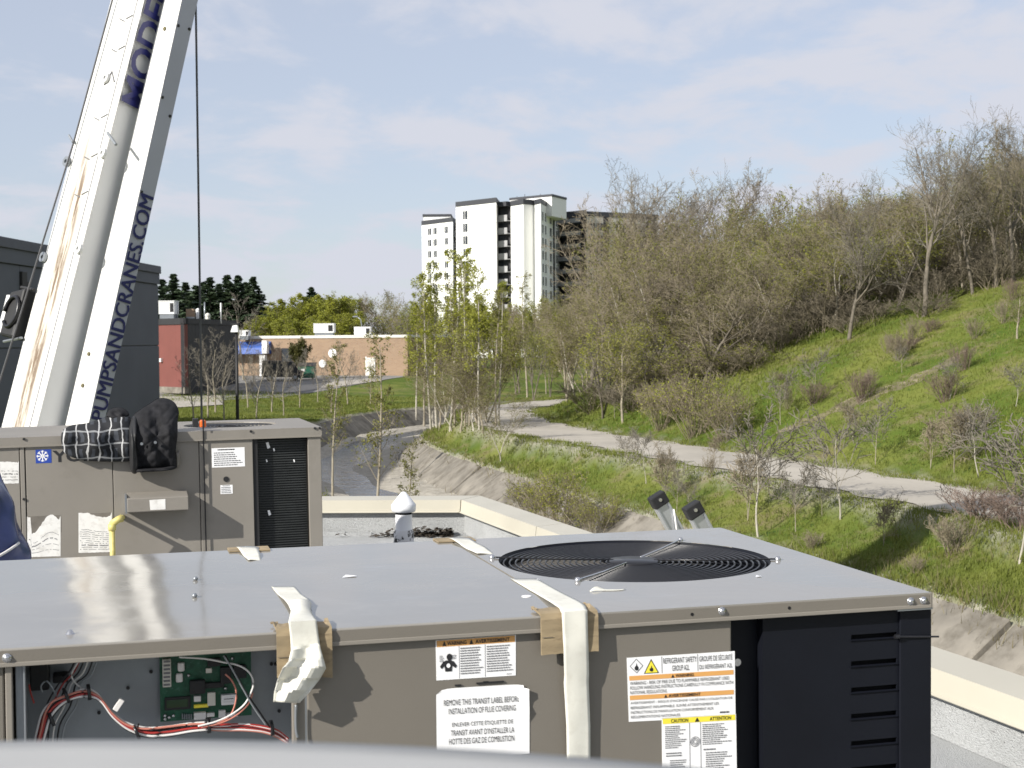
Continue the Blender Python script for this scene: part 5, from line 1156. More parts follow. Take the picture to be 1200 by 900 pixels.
for px, py in ((811, 720), (925, 712.5)):
    p = fpt(px, py, -0.0014); b = MB(); b.tube([p+Vector((0, 0.001, 0)), p+Vector((0, -0.0006, 0))], 0.0035, 10); b.build('screw_hole', M['dark_hole'], un)
p = fpt(863, 778, YF); b = MB(); b.tube([p+Vector((0.008,0.02,0)), p+Vector((0.008,0.012,0))], 0.008, 12); b.build('screw', M['steel'], un)
for px, py in ((228, 700), (229, 680), (82, 743)):
    p = tpt(px, py); big = px == 82; b = MB(); b.lathe([(0.0001, 0.009), (0.004, 0.008), (0.0065, 0.003), (0.009 if big else 0.004, 0.0)], 10, p); b.build('lid_screw', M['steel'] if big else M['galv'], ld, True)

a, c = fpt(36, 806, yb-0.03), fpt(58, 776, yb-0.03); b = MB(); b.box(a.x, c.x, yb-0.06, yb-0.001, a.z, -LIP-0.006); b.build('shade_block', M['black'], ctl, bevel=0.003)  # added black blocks: shade at the box's left end built as shapes
a, c = fpt(62, 800, yb-0.03), fpt(80, 790, yb-0.03); b = MB(); b.box(a.x, c.x, yb-0.04, yb-0.001, a.z, c.z); b.build('shade_block', M['black'], ctl, bevel=0.003)
# circuit board
yp = yb-0.02
def bp(px, py, y=None): return fpt(px, py, yp if y is None else y)
a, c = bp(188, 846), bp(294, 766)
b = MB(); b.box(a.x, c.x, yp, yp+0.002, a.z, -LIP-0.004); pcb = b.build('circuit_board', M['pcb'], un)
def chip(px0, px1, py0, py1, h, mat, nm, bv=0.0008):
    a, c = bp(px0, py1), bp(px1, py0); b = MB(); b.box(a.x, c.x, yp-h, yp-0.0002, a.z, c.z); return b.build(nm, mat, pcb, bevel=bv)
chip(193, 223, 815, 832, 0.006, M['black'], 'display'); chip(195, 220, 818, 829, 0.0075, P('lcd_green', (0.03,0.06,0.03), 0.2), 'display_glass')
chip(190.5, 200, 771, 804, 0.012, M['beige_metal'], 'terminal_strip')
for k in range(7): chip(191.5, 199, 772.5+k*4.5, 775+k*4.5, 0.014, M['ink_grey'], 'terminal_screw', 0.0003)
chip(208, 216, 775, 786, 0.012, M['white_wire'], 'connector', 0.003); chip(206, 214, 788, 799, 0.010, M['white_wire'], 'connector', 0.003)
chip(227, 235, 814, 821, 0.012, M['white_wire'], 'connector'); chip(243, 252, 810, 826, 0.010, M['beige_metal'], 'relay'); chip(259, 276, 812, 825, 0.012, M['paper'], 'chip_label')
chip(262, 273, 816.5, 818, 0.0125, M['ink'], 'chip_print', 0); chip(261, 274, 820, 821, 0.0125, M['ink_grey'], 'chip_print', 0)
chip(227, 244, 824, 829, 0.008, M['yellow_ink'], 'fuse', 0.001); chip(227, 241, 833, 842, 0.012, M['white_wire'], 'connector'); chip(242, 251, 834, 839, 0.010, M['white_wire'], 'connector'); chip(256, 264, 831, 840, 0.010, M['white_wire'], 'connector'); chip(265, 278, 834, 839, 0.012, M['white_wire'], 'connector')
chip(241, 248, 782, 788, 0.008, M['beige_metal'], 'connector'); chip(222, 240, 795, 812, 0.016, M['black'], 'capacitor', 0.002); chip(236, 262, 798, 806, 0.010, M['black'], 'relay'); chip(258, 270, 780, 800, 0.014, M['black'], 'relay', 0.001); chip(274, 288, 778, 794, 0.012, M['black'], 'relay', 0.001); chip(243, 258, 770, 780, 0.012, M['black'], 'relay', 0.001)
for px, py in ((193, 838), (198, 840), (203, 838), (193, 842), (286, 790), (236, 808), (264, 806), (221, 791), (272, 771)):
    p = bp(px, py); b = MB(); b.tube([p, p+Vector((0, -0.006, 0))], 0.0032, 8); b.build('solder_post', M['steel'], pcb, True)
for k in range(5): chip(213+k*2.6, 214.3+k*2.6, 836, 842, 0.006, M['galv'], 'pin', 0)
# wiring looms
def wire(pts, r, mat, y=0.075, nm='wire', dy=0.0):
    P_ = smooth_poly([tuple(fpt(px, py, y+(q[0] if q else 0))) for px, py, *q in pts], 6); b = MB(); b.tube([Vector(p) for p in P_], r, 7); return b.build(nm, mat, un, True)
rw = random.Random(9)
loom = [(44, 880), (50, 858), (56, 838), (66, 824), (82, 816), (100, 812), (116, 818), (132, 838), (150, 852), (172, 858), (196, 856), (222, 852), (244, 851)]
cols = ['white_wire', 'red_wire', 'pink_wire', 'wire_black', 'white_wire', 'red_wire', 'wire_black', 'pink_wire', 'white_wire', 'wire_black']
for k, cn in enumerate(cols):
    ph = rw.uniform(0, 6); o = (k-4.5)*1.25
    wire([(x+o*(1.0 if i < 4 else 0.5)+1.2*math.sin(i*1.1+ph), y+(o*0.9 if i > 4 else o*0.3)+1.2*math.cos(i*0.9+ph), 0.006*math.sin(k*2.1)) for i, (x, y) in enumerate(loom)], 0.0023, M[cn])
for k, cn in enumerate(['red_wire', 'white_wire', 'red_wire', 'wire_black', 'red_wire', 'white_wire', 'pink_wire']):
    ph = rw.uniform(0, 6)
    wire([(240, 850+k*0.8), (262, 849+k+math.sin(ph)), (285, 848+k*1.3+math.cos(ph)), (308, 851+k*1.2), (325, 856+k*1.3), (338, 866+k)], 0.0022, M[cn])
wire([(232, 851), (252, 846), (270, 838), (286, 826), (294, 812), (297, 800), (292, 788), (280, 780), (262, 776), (240, 772), (210, 770)], 0.0018, M['white_wire'], 0.06)
wire([(236, 852), (256, 848), (274, 840), (290, 826), (296, 812)], 0.002, M['pink_wire'], 0.062)
wire([(246, 851), (266, 842), (274, 830), (277, 812), (272, 798), (264, 790)], 0.0016, M['pink_wire'], 0.066)
wire([(262, 768), (272, 784), (284, 806), (298, 830), (312, 850)], 0.0018, M['galv'], 0.055); wire([(264, 768), (276, 790), (290, 814), (304, 834), (316, 852)], 0.0018, M['wire_black'], 0.06)
for k in range(6):
    x0 = 60+k*5; wire([(x0+30, 770), (x0+22, 786+k), (x0+10, 800), (x0+2+k, 812), (x0-6+k*2, 828), (x0-14+k, 850), (x0-14, 880)], 0.0017, M[['wire_black', 'red_wire', 'wire_black', 'white_wire', 'wire_black', 'galv'][k]], 0.10)
wire([(92, 775), (84, 790), (88, 800), (98, 808)], 0.0016, M['white_wire'], 0.09); wire([(50, 812), (48, 804), (54, 798), (60, 804), (66, 816)], 0.0016, M['galv'], 0.08); wire([(40, 824), (36, 812), (34, 802)], 0.0016, M['red_wire'], 0.08)
for px, py, s in ((60, 842, 5), (78, 815, 5), (104, 811, 4), (160, 858, 4), (244, 850, 6), (318, 853, 5)):
    p = fpt(px, py, 0.075); b = MB(); b.lathe([(0.006, -0.003), (0.0155, -0.003), (0.0155, 0.003), (0.006, 0.003)], 12, closed=True); o = b.build('cable_tie', M['wire_black'], un, True); o.location = p; o.rotation_euler = (0.2, 1.2 if px < 100 or px == 160 else 1.5, 0.3)
    b = MB(); b.tube([p, p+Vector((0.004, -0.01, 0.018 if px in (160, 244) else -0.012))], 0.0016, 5); b.build('tie_tail', M['wire_black'], un)
p = fpt(139, 826, 0.07); b = MB(); b.box(-0.005, 0.005, -0.004, 0.004, -0.012, 0.012); o = b.build('wire_connector', M['white_wire'], un, bevel=0.001); o.location = p; o.rotation_euler = (0, 0.6, 0)
wire([(347, 826), (346.5, 840), (347, 856), (349, 864)], 0.0028, M['galv'], 0.0)

# labels on the front panels
def plate(parent, name, px, mat=M['paper'], y=YF-0.0008, th=0.0006):
    """flat sticker from its four picture corners tl tr br bl"""
    q = [fpt(x, yy, y) for x, yy in px]; b = MB(); b.hexa([q[3]+Vector((0,th,0)), q[2]+Vector((0,th,0)), q[1]+Vector((0,th,0)), q[0]+Vector((0,th,0)), q[3], q[2], q[1], q[0]]); return b.build(name, mat, parent), q
def sub(q, u0, u1, v0, v1):
    """sub-rectangle of a plate: u right, v down, 0..1"""
    f = lambda u, v: (q[0]*(1-u)+q[1]*u)*(1-v)+(q[3]*(1-u)+q[2]*u)*v
    return [f(u0, v0), f(u1, v0), f(u1, v1), f(u0, v1)]
def patch(parent, q, rect, mat, nm, dy=-0.0005):
    s = [p+Vector((0, dy, 0)) for p in sub(q, *rect)]; b = MB(); b.quad(s[3], s[2], s[1], s[0]); return b.build(nm, mat, parent)
def write(parent, q, rect, txt, mat=None, dy=-0.0009, bold=0.0, fit=None):
    s = [p+Vector((0, dy, 0)) for p in sub(q, *rect)]; return lettering(parent, txt, s[3], s[2]-s[3], s[0]-s[3], mat or M['ink'], 'lettering', bold)
def tri(parent, q, cu, cv, w, h, mat, nm='warning_triangle', dy=-0.0010):
    s = [sub(q, u, u, v, v)[0]+Vector((0, dy, 0)) for u, v in ((cu-w/2, cv+h/2), (cu+w/2, cv+h/2), (cu, cv-h/2))]; b = MB(); b.add(s, [(0, 1, 2)]); return b.build(nm, mat, parent)
def small_print(parent, q, rect, lines, seed, mat=None, fill=(0.55, 1.0), dy=-0.0009):
    r = random.Random(seed); u0, u1, v0, v1 = rect; b = MB(); lh = (v1-v0)/lines
    for i in range(lines):
        v = v0+i*lh; u = u0; end = u0+(u1-u0)*r.uniform(*fill)
        while u < end:
            w = (u1-u0)*r.uniform(0.03, 0.11); e = min(u+w, end); s = [p+Vector((0, dy, 0)) for p in sub(q, u, e, v+lh*0.22, v+lh*0.70)]; b.quad(s[3], s[2], s[1], s[0]); u = e+(u1-u0)*0.018
    return b.build('small_print', mat or M['ink_grey'], parent)
# (1) flammable-refrigerant label
l1, q = plate(un, 'refrigerant_label', [(734.5, 771), (861, 763), (862, 839.5), (737, 846)])
d_ = sub(q, 0.085, 0.085, 0.15, 0.15)[0]
def dia(cu, cv, w, h, mat, dy):
    s = [sub(q, u, u, v, v)[0]+Vector((0, dy, 0)) for u, v in ((cu-w, cv), (cu, cv+h), (cu+w, cv), (cu, cv-h))]; b = MB(); b.add(s, [(0, 1, 2, 3)]); return b.build('hazard_diamond', mat, l1)
dia(0.085, 0.135, 0.062, 0.115, M['ink_grey'], -0.0004); dia(0.085, 0.135, 0.053, 0.098, M['paper'], -0.0007)
def flame(cu, cv, w, h):
    pts = [(0,1),(-0.7,0.75),(-0.8,0.2),(-0.35,-0.2),(-0.3,0.15),(0.0,-1),(0.25,-0.3),(0.5,-0.1),(0.8,0.3),(0.6,0.85)]
    s = [sub(q, cu+x*w, cu+x*w, cv+y*h, cv+y*h)[0]+Vector((0, -0.0011, 0)) for x, y in pts]; c0_ = sub(q, cu, cu, cv+0.3*h, cv+0.3*h)[0]+Vector((0, -0.0011, 0))
    b = MB(); n = len(s); b.add(s+[c0_], [(i, (i+1) % n, n) for i in range(n)]); b.build('flame_symbol', M['ink'], l1)
flame(0.085, 0.145, 0.024, 0.062)
tri(l1, q, 0.220, 0.150, 0.140, 0.225, M['ink'], dy=-0.0004); tri(l1, q, 0.220, 0.158, 0.115, 0.185, M['yellow_ink'], dy=-0.0007); flame(0.220, 0.185, 0.022, 0.05)
patch(l1, q, (0.315, 0.320, 0.01, 0.27), M['ink_grey'], 'rule'); patch(l1, q, (0.648, 0.653, 0.01, 0.27), M['ink_grey'], 'rule')
write(l1, q, (0.33, 0.64, 0.04, 0.125), 'REFRIGERANT SAFETY'); write(l1, q, (0.41, 0.57, 0.16, 0.245), 'GROUP A2L'); write(l1, q, (0.665, 0.975, 0.025, 0.125), 'GROUPE DE S\u00c9CURIT\u00c9'); write(l1, q, (0.665, 0.975, 0.16, 0.245), 'DU R\u00c9FRIG\u00c9RANT A2L')
patch(l1, q, (0.015, 0.985, 0.285, 0.355), M['orange_ink'], 'orange_band'); tri(l1, q, 0.415, 0.322, 0.03, 0.052, M['ink']); write(l1, q, (0.44, 0.61, 0.296, 0.346), 'WARNING', bold=0.03)
for v, tx, e in ((0.375, 'WARNING - RISK OF FIRE DUE TO FLAMMABLE REFRIGERANT USED.', 0.95), (0.447, 'FOLLOW HANDLING INSTRUCTIONS CAREFULLY IN COMPLIANCE WITH', 0.98), (0.519, 'NATIONAL REGULATIONS.', 0.36)): write(l1, q, (0.02, e, v, v+0.052), tx)
patch(l1, q, (0.015, 0.985, 0.590, 0.660), M['orange_ink'], 'orange_band'); tri(l1, q, 0.345, 0.627, 0.03, 0.052, M['ink']); write(l1, q, (0.37, 0.67, 0.601, 0.651), 'AVERTISSEMENT', bold=0.03)
for v, tx, e in ((0.680, "AVERTISSEMENT - RISQUE D'INCENDIE CAUS\u00c9 PAR L'UTILISATION DE", 0.97), (0.752, 'R\u00c9FRIG\u00c9RANT INFLAMMABLE. SUIVRE ATTENTIVEMENT LES', 0.84), (0.824, 'INSTRUCTIONS DE MANIPULATION CONFORM\u00c9MENT AUX', 0.79), (0.896, 'R\u00c9GLEMENTATIONS NATIONALES.', 0.48)): write(l1, q, (0.02, e, v, v+0.052), tx)
small_print(l1, q, (0.85, 0.985, 0.90, 0.95), 1, 3, M['ink'])
# (2) caution label
l2, q = plate(un, 'caution_label', [(775.5, 841.5), (862.5, 836.5), (864, 935), (776.5, 940)])
patch(l2, q, (0.012, 0.988, 0.008, 0.072), M['yellow_ink'], 'yellow_band'); write(l2, q, (0.12, 0.35, 0.018, 0.062), 'CAUTION', bold=0.02); write(l2, q, (0.64, 0.93, 0.018, 0.062), 'ATTENTION', bold=0.02); tri(l2, q, 0.47, 0.04, 0.065, 0.05, M['ink'])
patch(l2, q, (0.365, 0.372, 0.075, 0.99), M['ink_grey'], 'rule'); patch(l2, q, (0.512, 0.519, 0.075, 0.99), M['ink_grey'], 'rule')
small_print(l2, q, (0.04, 0.34, 0.095, 0.37), 12, 4); small_print(l2, q, (0.05, 0.30, 0.41, 0.47), 2, 5); small_print(l2, q, (0.10, 0.34, 0.50, 0.80), 12, 6); small_print(l2, q, (0.54, 0.96, 0.095, 0.35), 11, 7); small_print(l2, q, (0.55, 0.80, 0.385, 0.42), 1, 8); small_print(l2, q, (0.58, 0.97, 0.43, 0.80), 14, 9)
b = MB(); c_ = sub(q, 0.44, 0.44, 0.30, 0.30)[0]
for rr_ in (0.0045, 0.0075, 0.0105): b.add([c_+Vector((rr_*math.cos(t), -0.001, rr_*math.sin(t))) for t in np.linspace(0, 6.283, 25)[:-1]]+[c_+Vector(((rr_-0.0012)*math.cos(t), -0.001, (rr_-0.0012)*math.sin(t))) for t in np.linspace(0, 6.283, 25)[:-1]], [(i, (i+1) % 24, 24+(i+1) % 24, 24+i) for i in range(24)])
b.build('round_mark', M['ink_grey'], l2)
# (3) moving-parts warning label
l3, q = plate(un, 'warning_label', [(510.5, 750.5), (604.5, 744), (604.5, 791.5), (511.5, 797.5)])
patch(l3, q, (0.012, 0.988, 0.012, 0.17), M['orange_ink'], 'orange_band'); write(l3, q, (0.14, 0.38, 0.045, 0.145), 'WARNING', bold=0.03); write(l3, q, (0.49, 0.92, 0.045, 0.145), 'AVERTISSEMENT', bold=0.03); tri(l3, q, 0.105, 0.09, 0.05, 0.12, M['ink']); tri(l3, q, 0.44, 0.09, 0.05, 0.12, M['ink'])
patch(l3, q, (0.283, 0.288, 0.18, 0.985), M['ink_grey'], 'rule'); patch(l3, q, (0.608, 0.613, 0.18, 0.985), M['ink_grey'], 'rule')
small_print(l3, q, (0.30, 0.595, 0.21, 0.90), 11, 11, fill=(0.75, 1.0)); small_print(l3, q, (0.63, 0.97, 0.21, 0.88), 11, 12, fill=(0.75, 1.0)); small_print(l3, q, (0.88, 0.975, 0.93, 0.97), 1, 13)
def disc(parent, cu, cv, ru, rv, mat, nm, dy=-0.001):
    s = [sub(q, cu+ru*math.cos(t), cu+ru*math.cos(t), cv+rv*math.sin(t), cv+rv*math.sin(t))[0]+Vector((0, dy, 0)) for t in np.linspace(0, 6.283, 17)[:-1]]; b = MB(); b.add(s, [tuple(range(16))]); b.build(nm, mat, parent)
pic = [(-1.0,0.55),(-0.62,0.15),(-0.28,0.05),(0.28,0.05),(0.62,0.15),(1.0,0.55),(0.82,0.75),(0.45,0.52),(0.38,1.0),(-0.38,1.0),(-0.45,0.52),(-0.82,0.75)]
s = [sub(q, 0.15+x*0.105, 0.15+x*0.105, 0.50+y*0.29, 0.50+y*0.29)[0]+Vector((0, -0.001, 0)) for x, y in pic]; b = MB(); b.add(s, [(0,1,10,11), (1,2,9,10), (2,3,8,9), (3,4,7,8), (4,5,6,7)]); b.build('pictogram', M['ink'], l3)
disc(l3, 0.165, 0.435, 0.036, 0.085, M['ink'], 'pictogram'); disc(l3, 0.15, 0.645, 0.024, 0.055, M['paper'], 'pictogram', -0.0014)
small_print(l3, q, (0.04, 0.10, 0.38, 0.55), 5, 21); small_print(l3, q, (0.20, 0.25, 0.38, 0.50), 3, 22)
# (4) transit label, its corners lifting
rows = []
for i, v in enumerate(np.linspace(0, 1, 14)):
    row = []
    for j, u in enumerate(np.linspace(0, 1, 18)):
        x = 511+u*109+v*1.0; y = 807.5-u*6.5+v*82; rc = 0.0
        if v < 0.08: rc = (0.08-v)*((abs(u-0.5)*2)**8)*30
        lift = 0.010*max(0, u-0.86)/0.14*math.exp(-((v-0.12)/0.12)**2)+0.007*max(0, u-0.9)/0.1*math.exp(-((v-0.40)/0.08)**2)+0.0012
        xx = min(max(x, 511+rc*3), 620.5-rc*3); row.append(fpt(xx, y+rc*2, YF-lift))
    rows.append(row)
b = MB(); b.grid(rows); l4 = b.build('transit_label', M['paper'], un, True)
q = [fpt(511, 807.5, YF-0.0016), fpt(620, 801, YF-0.0016), fpt(621, 883, YF-0.0016), fpt(512, 889.5, YF-0.0016)]
for v, tx, u0, u1 in ((0.165, 'REMOVE THIS TRANSIT LABEL BEFORE', 0.08, 0.89), (0.290, 'INSTALLATION OF FLUE COVERING', 0.13, 0.85), (0.480, 'ENLEVER CETTE \u00c9TIQUETTE DE', 0.165, 0.82), (0.600, "TRANSIT AVANT D'INSTALLER LA", 0.15, 0.83), (0.722, 'HOTTE DES GAZ DE COMBUSTION', 0.13, 0.83)): write(l4, q, (u0, u1, v, v+0.082), tx, dy=-0.0007)
b = MB()
for x0, x1, yy in ((533, 540, 803), (558, 590, 800.5), (566, 572, 799)):
    a, c = fpt(x0, yy, YF), fpt(x1, yy-1, YF); b.box(a.x, c.x, YF-0.0035, YF-0.0002, a.z-0.0015, a.z+0.0012)
b.build('label_scrap', M['black'], un)

# cardboard pads and tape: loose things laid over the lid edge
def pad(label, px0, px1, ybot, ytop_px, right_longer=0, flutes=True):
    t = uthing('cardboard_pad', label, 'cardboard', 'cardboard edge pads under tape')
    a, c = fpt(px0, 735, -0.008), fpt(px1, 735, -0.008); zb_ = fpt((px0+px1)/2, ybot, -0.008).z
    b = MB(); r = random.Random(int(px0)); n = 12
    F0 = [[], []]
    for i in range(n+1):
        x = a.x+(c.x-a.x)*i/n; e = (-right_longer*(i/n) if right_longer else 0)+r.uniform(-0.001, 0.001)
        F0[0].append([Vector((x, -0.011, zb_+e)), Vector((x, -0.010, zb_*0.5)), Vector((x, -0.009, -0.006)), Vector((x, -0.004, 0.0055)), Vector((x, 0.010, 0.0075)), Vector((x, 0.055+r.uniform(-0.004, 0.004)-0.012*abs(i-n/2)/n, 0.0055+0.004*(1 if i in (0, n) else 0)+r.uniform(0, 0.002))), ])
        F0[1].append([p+Vector((0, 0.0045, 0)) if k < 3 else p-Vector((0, 0, 0.0045)) for k, p in enumerate(F0[0][-1])])
    o_, i_ = F0; b.grid(o_); b.grid([row[::-1] for row in i_])
    for rw_ in (0, n): b.grid([o_[rw_], i_[rw_]])
    b.grid([[r_[0] for r_ in o_], [r_[0] for r_ in i_]]); b.grid([[r_[-1] for r_ in o_], [r_[-1] for r_ in i_]])
    b.build('pad_sheet', M['cardboard'], t, bevel=0)
    # torn fluted edge pieces
    for k in range(7):
        b = MB(); x = a.x+(c.x-a.x)*(0.02 if k % 2 else 0.98)+r.uniform(-0.004, 0.004); y = 0.03+k*0.006; z = 0.006+r.uniform(0, 0.008); b.hexa([Vector((x-0.003, y, z*0.5)), Vector((x+0.003, y, z*0.5)), Vector((x+0.002, y+0.008, z*0.5+0.001)), Vector((x-0.003, y+0.006, z*0.5+0.002)), Vector((x-0.003, y, z*0.5+0.002)), Vector((x+0.003, y, z*0.5+0.003)), Vector((x+0.003, y+0.008, z*0.5+0.004)), Vector((x-0.004, y+0.006, z*0.5+0.003))]); b.build('torn_edge', M['cardboard'], t)
    b = MB(); z = zb_*0.55; b.box(a.x+0.002, a.x+(c.x-a.x)*0.2, -0.0120, -0.0112, z, z+0.001); b.build('crease', M['bark'], t)
    return t
pad('brown cardboard pad under the crumpled tape on the left', 324, 389, 792, 722, 0.006)
pad('brown cardboard pad under the straight tape on the right', 634, 701, 765, 706)
def sheet_from_rows(t, rows, nm='strip', smooth=False):
    b = MB(); b.grid(rows); o = b.build(nm, M['tape'], t, True); o.data.set_sharp_from_angle(angle=R(24)); s = o.modifiers.new('thick', 'SOLIDIFY'); s.thickness = 0.0006; return o
# left tape: lies on the lid, pinched, then hangs crumpled over the pad
t = uthing('tape_strip', 'crumpled white tape hanging over the left cardboard pad', 'tape')
ctrl = [((318, 688), (345, 688), 'T', 0.001), ((325, 697), (353, 697), 'T', 0.001), ((333, 706), (361, 705), 'T', 0.006), ((338, 713), (365, 711), 'T', 0.018), ((341, 719), (364, 718), 'T', 0.014), ((340, 723), (366, 722), 'T', 0.0095),
        ((338, 729), (371, 727), 'F', -0.016), ((340, 745), (373, 742), 'F', -0.015), ((341, 762), (375, 757), 'F', -0.017), ((338, 775), (379, 772), 'F', -0.022), ((331, 783), (382, 783), 'F', -0.030), ((325, 797), (374, 797), 'F', -0.024), ((321, 812), (363, 811), 'F', -0.036), ((320, 825), (348, 827), 'F', -0.028)]
rr = random.Random(4)
rows = []; nfine = 5
for i in range(len(ctrl)-1):
    for f in range(nfine):
        s = f/nfine; row = []
        for j in range(13):
            u = j/12; P2_ = []
            for (l_, r_, md, off) in (ctrl[i], ctrl[i+1]):
                px, py = l_[0]+(r_[0]-l_[0])*u, l_[1]+(r_[1]-l_[1])*u
                if md == 'T': P2_.append(tpt(px, py, 0)+Vector((0, 0, off*(1 if off < 0.008 else (1-abs(2*u-1)**2*0.6)))))
                else:
                    fold = 0.0
                    if i >= 8: fold = -0.012*math.sin(u*7.5+i*0.9)*min(1, (i-7)/3)-0.010*abs(u-0.55)
                    P2_.append(fpt(px, py, off+fold))
            row.append(P2_[0].lerp(P2_[1], s))
        rows.append(row)
sheet_from_rows(t, rows)
# right tape: straight
t = uthing('tape_strip', 'long straight white tape over the right cardboard pad', 'tape')
ctrl = [((598, 678), (629, 678), 'T', 0.001), ((628, 696), (659, 695), 'T', 0.002), ((650, 709), (683, 707), 'T', 0.009), ((656, 713), (687, 711), 'T', 0.0095), ((658, 718), (688, 715), 'F', -0.016), ((660, 760), (689, 757), 'F', -0.014), ((661, 800), (690, 798), 'F', -0.004), ((664, 850), (692, 850), 'F', -0.001), ((665, 905), (692, 905), 'F', -0.001)]
rows = []
for i in range(len(ctrl)-1):
    for f in range(5):
        s = f/5; row = []
        for j in range(9):
            u = j/8; P2_ = []
            for (l_, r_, md, off) in (ctrl[i], ctrl[i+1]):
                px, py = l_[0]+(r_[0]-l_[0])*u+0.5*math.sin(i*1.7), l_[1]+(r_[1]-l_[1])*u
                P2_.append(tpt(px, py, off) if md == 'T' else fpt(px, py, off-0.0012*math.sin(u*4+i)))
            row.append(P2_[0].lerp(P2_[1], s))
        rows.append(row)
sheet_from_rows(t, rows)
# tape and pads at the far edge
for lab, p4, c4 in (('short white tape on the far lid edge before the brown unit', [(277, 641), (303, 641), (306, 656), (291, 657)], (268, 316)), ('short white tape on the far lid edge beside the fan', [(526, 630.5), (551, 630.5), (579, 648.5), (559, 649.5)], (512, 556))):
    t = uthing('tape_strip', lab, 'tape'); q = [tpt(x, y, 0.006 if k < 2 else 0.001) for k, (x, y) in enumerate(p4)]
    rows = [[q[0].lerp(q[1], j/6).lerp(q[3].lerp(q[2], j/6), i/6)+Vector((0, 0, 0.002*math.sin(i*1.3+j*0.5))) for j in range(7)] for i in range(7)]; sheet_from_rows(t, rows)
    t = uthing('cardboard_pad', lab.replace('short white tape', 'flat cardboard scrap'), 'cardboard', 'cardboard scraps on the far edge')
    a, c = fpt(c4[0], 640, UW-0.03), fpt(c4[1], 640, UW-0.03); b = MB(); b.box(a.x, c.x, UW-0.05, UW+0.02, 0.001, 0.004); b.box(a.x, c.x, UW+0.012, UW+0.018, -0.06, 0.001); b.build('pad_sheet', M['cardboard'], t)
# paper scraps on the lid
t = uthing('paper_scrap', 'curled white paper scrap lying between tape and fan', 'paper'); p = tpt(711, 692)
rows = [[p+Vector((-0.040+0.08*u, -0.008+(0.006+0.012*math.sin(u*3.1))*v+0.004*math.sin(u*6), 0.0015+0.007*max(0, math.sin(u*6.5))*v)) for u in np.linspace(0, 1, 12)] for v in np.linspace(0, 1, 4)]; sheet_from_rows(t, rows, 'scrap')
t = uthing('round_sticker', 'small round white sticker on the lid left of the tape', 'sticker'); p = tpt(617, 699); b = MB(); b.lathe([(0.0001, 0.0012), (0.0105, 0.0012), (0.0105, 0.0)], 20, p); b.build('disc', M['paper'], t)
for px, py, w in ((631, 680, 0.006), (889, 676, 0.010), (410, 676, 0.02)):
    p = tpt(px, py); t = uthing('paper_scrap', {631: 'tiny white paper crumb behind the straight tape', 889: 'tiny paper crumb right of the fan', 410: 'pale scuffed paper fleck in the middle of the lid'}[px], 'paper'); b = MB(); b.add([p+Vector((-w, -w*0.5, 0.001)), p+Vector((w*0.8, -w*0.3, 0.002)), p+Vector((w*0.6, w*0.6, 0.001)), p+Vector((-w*0.4, w*0.5, 0.004))], [(0, 1, 2, 3)]); b.build('scrap', M['paper'], t)

# ================================================================== second rooftop unit behind
YO = onz(377, 500.5, CAMZ-0.55); YR = (0, -0.010, 0.275)
YM = Matrix.Translation(YO) @ Matrix.Rotation(YR[2], 4, 'Z') @ Matrix.Rotation(YR[1], 4, 'Y'); YI = YM.inverted()
def yp_(px, py, y0=0.0): return fpt(px, py, y0, YI)
yk = thing('rooftop_unit', 'older tan rooftop unit behind with blue snowflake logo and torn labels', 'rooftop unit', YO, YR)
yd = 1.12; yl = 0.055; xl = yp_(-70, 560).x
b = MB(); fcy = Vector((-0.52, 0.60, 0)); fry = 0.30
inn, out = ring_rect(xl, 0, 0, yd, fcy, fry, 0); k = len(inn); b.add(inn+out, [(i, k+i, k+(i+1)%k, (i+1)%k) for i in range(k)])
low = [(x, y, -yl) for x, y, z in out]; b.add(out+low, [(i, k+i, k+(i+1)%k, (i+1)%k) for i in range(k)]); b.lathe([(fry, 0), (fry*0.98, -0.03), (fry*0.98, -0.25)], 48, fcy); b.build('lid', M['tan_old'], yk)
b = MB(); b.lathe([(fry*0.975, -0.05), (0.02, -0.045)], 48, fcy); b.build('fan_dark_disc', M['black'], yk)  # black disc: darkness down the fan opening put into its colour
for i in range(10):
    r_ = 0.05+i*0.026; b = MB(); b.lathe([(r_+0.003*math.cos(t), -0.01+0.003*math.sin(t)) for t in np.linspace(0, 6.283, 6)[:-1]], 40, fcy, closed=True); b.build('guard_ring', M['wire_black'], yk)
b = MB(); b.box(xl, -0.003, -0.003, 0.008, -yl-0.006, -yl+0.004); b.build('lid_hem', M['flange'], yk, bevel=0.001)
M['coil_tube'] = P('coil_tube_metal', (0.030, 0.033, 0.033), 0.45, var=0.3, scale=9)
yf = 0.012; zb_ = -0.98
X = lambda px: yp_(px, 560).x
seams = [X(-70), X(23.5), X(30.5), X(132.5), X(234.5), X(297.5)]
for x0, x1, nm in ((seams[0], seams[1]-0.002, 'panel'), (seams[1]+0.002, seams[2]-0.006, 'post'), (seams[2], seams[3]-0.002, 'panel'), (seams[3]+0.002, seams[4]-0.004, 'panel'), (seams[4], seams[5]-0.002, 'panel')):
    b = MB(); b.box(x0, x1, yf if nm == 'panel' else yf-0.003, yf+0.03, zb_, -yl-0.001); b.build('access_'+nm, M['tan_old'], yk, bevel=0.003)
for x0, x1, y_ in ((seams[2]-0.0055, seams[2]-0.001, yf+0.01), (seams[4]-0.0035, seams[4]-0.0005, yf+0.004)):
    b = MB(); b.box(x0, x1, y_, yf+0.02, zb_, -yl-0.001); b.build('seam_gap', M['dark_hole'], yk)
b = MB(); b.box(seams[0], seams[5]+0.0, 0.05, yd-0.01, zb_, -yl-0.02); b.box(X(299), -0.005, 0.12, yd-0.01, zb_, -yl-0.02); b.build('cabinet_body', M['tan_old'], yk)
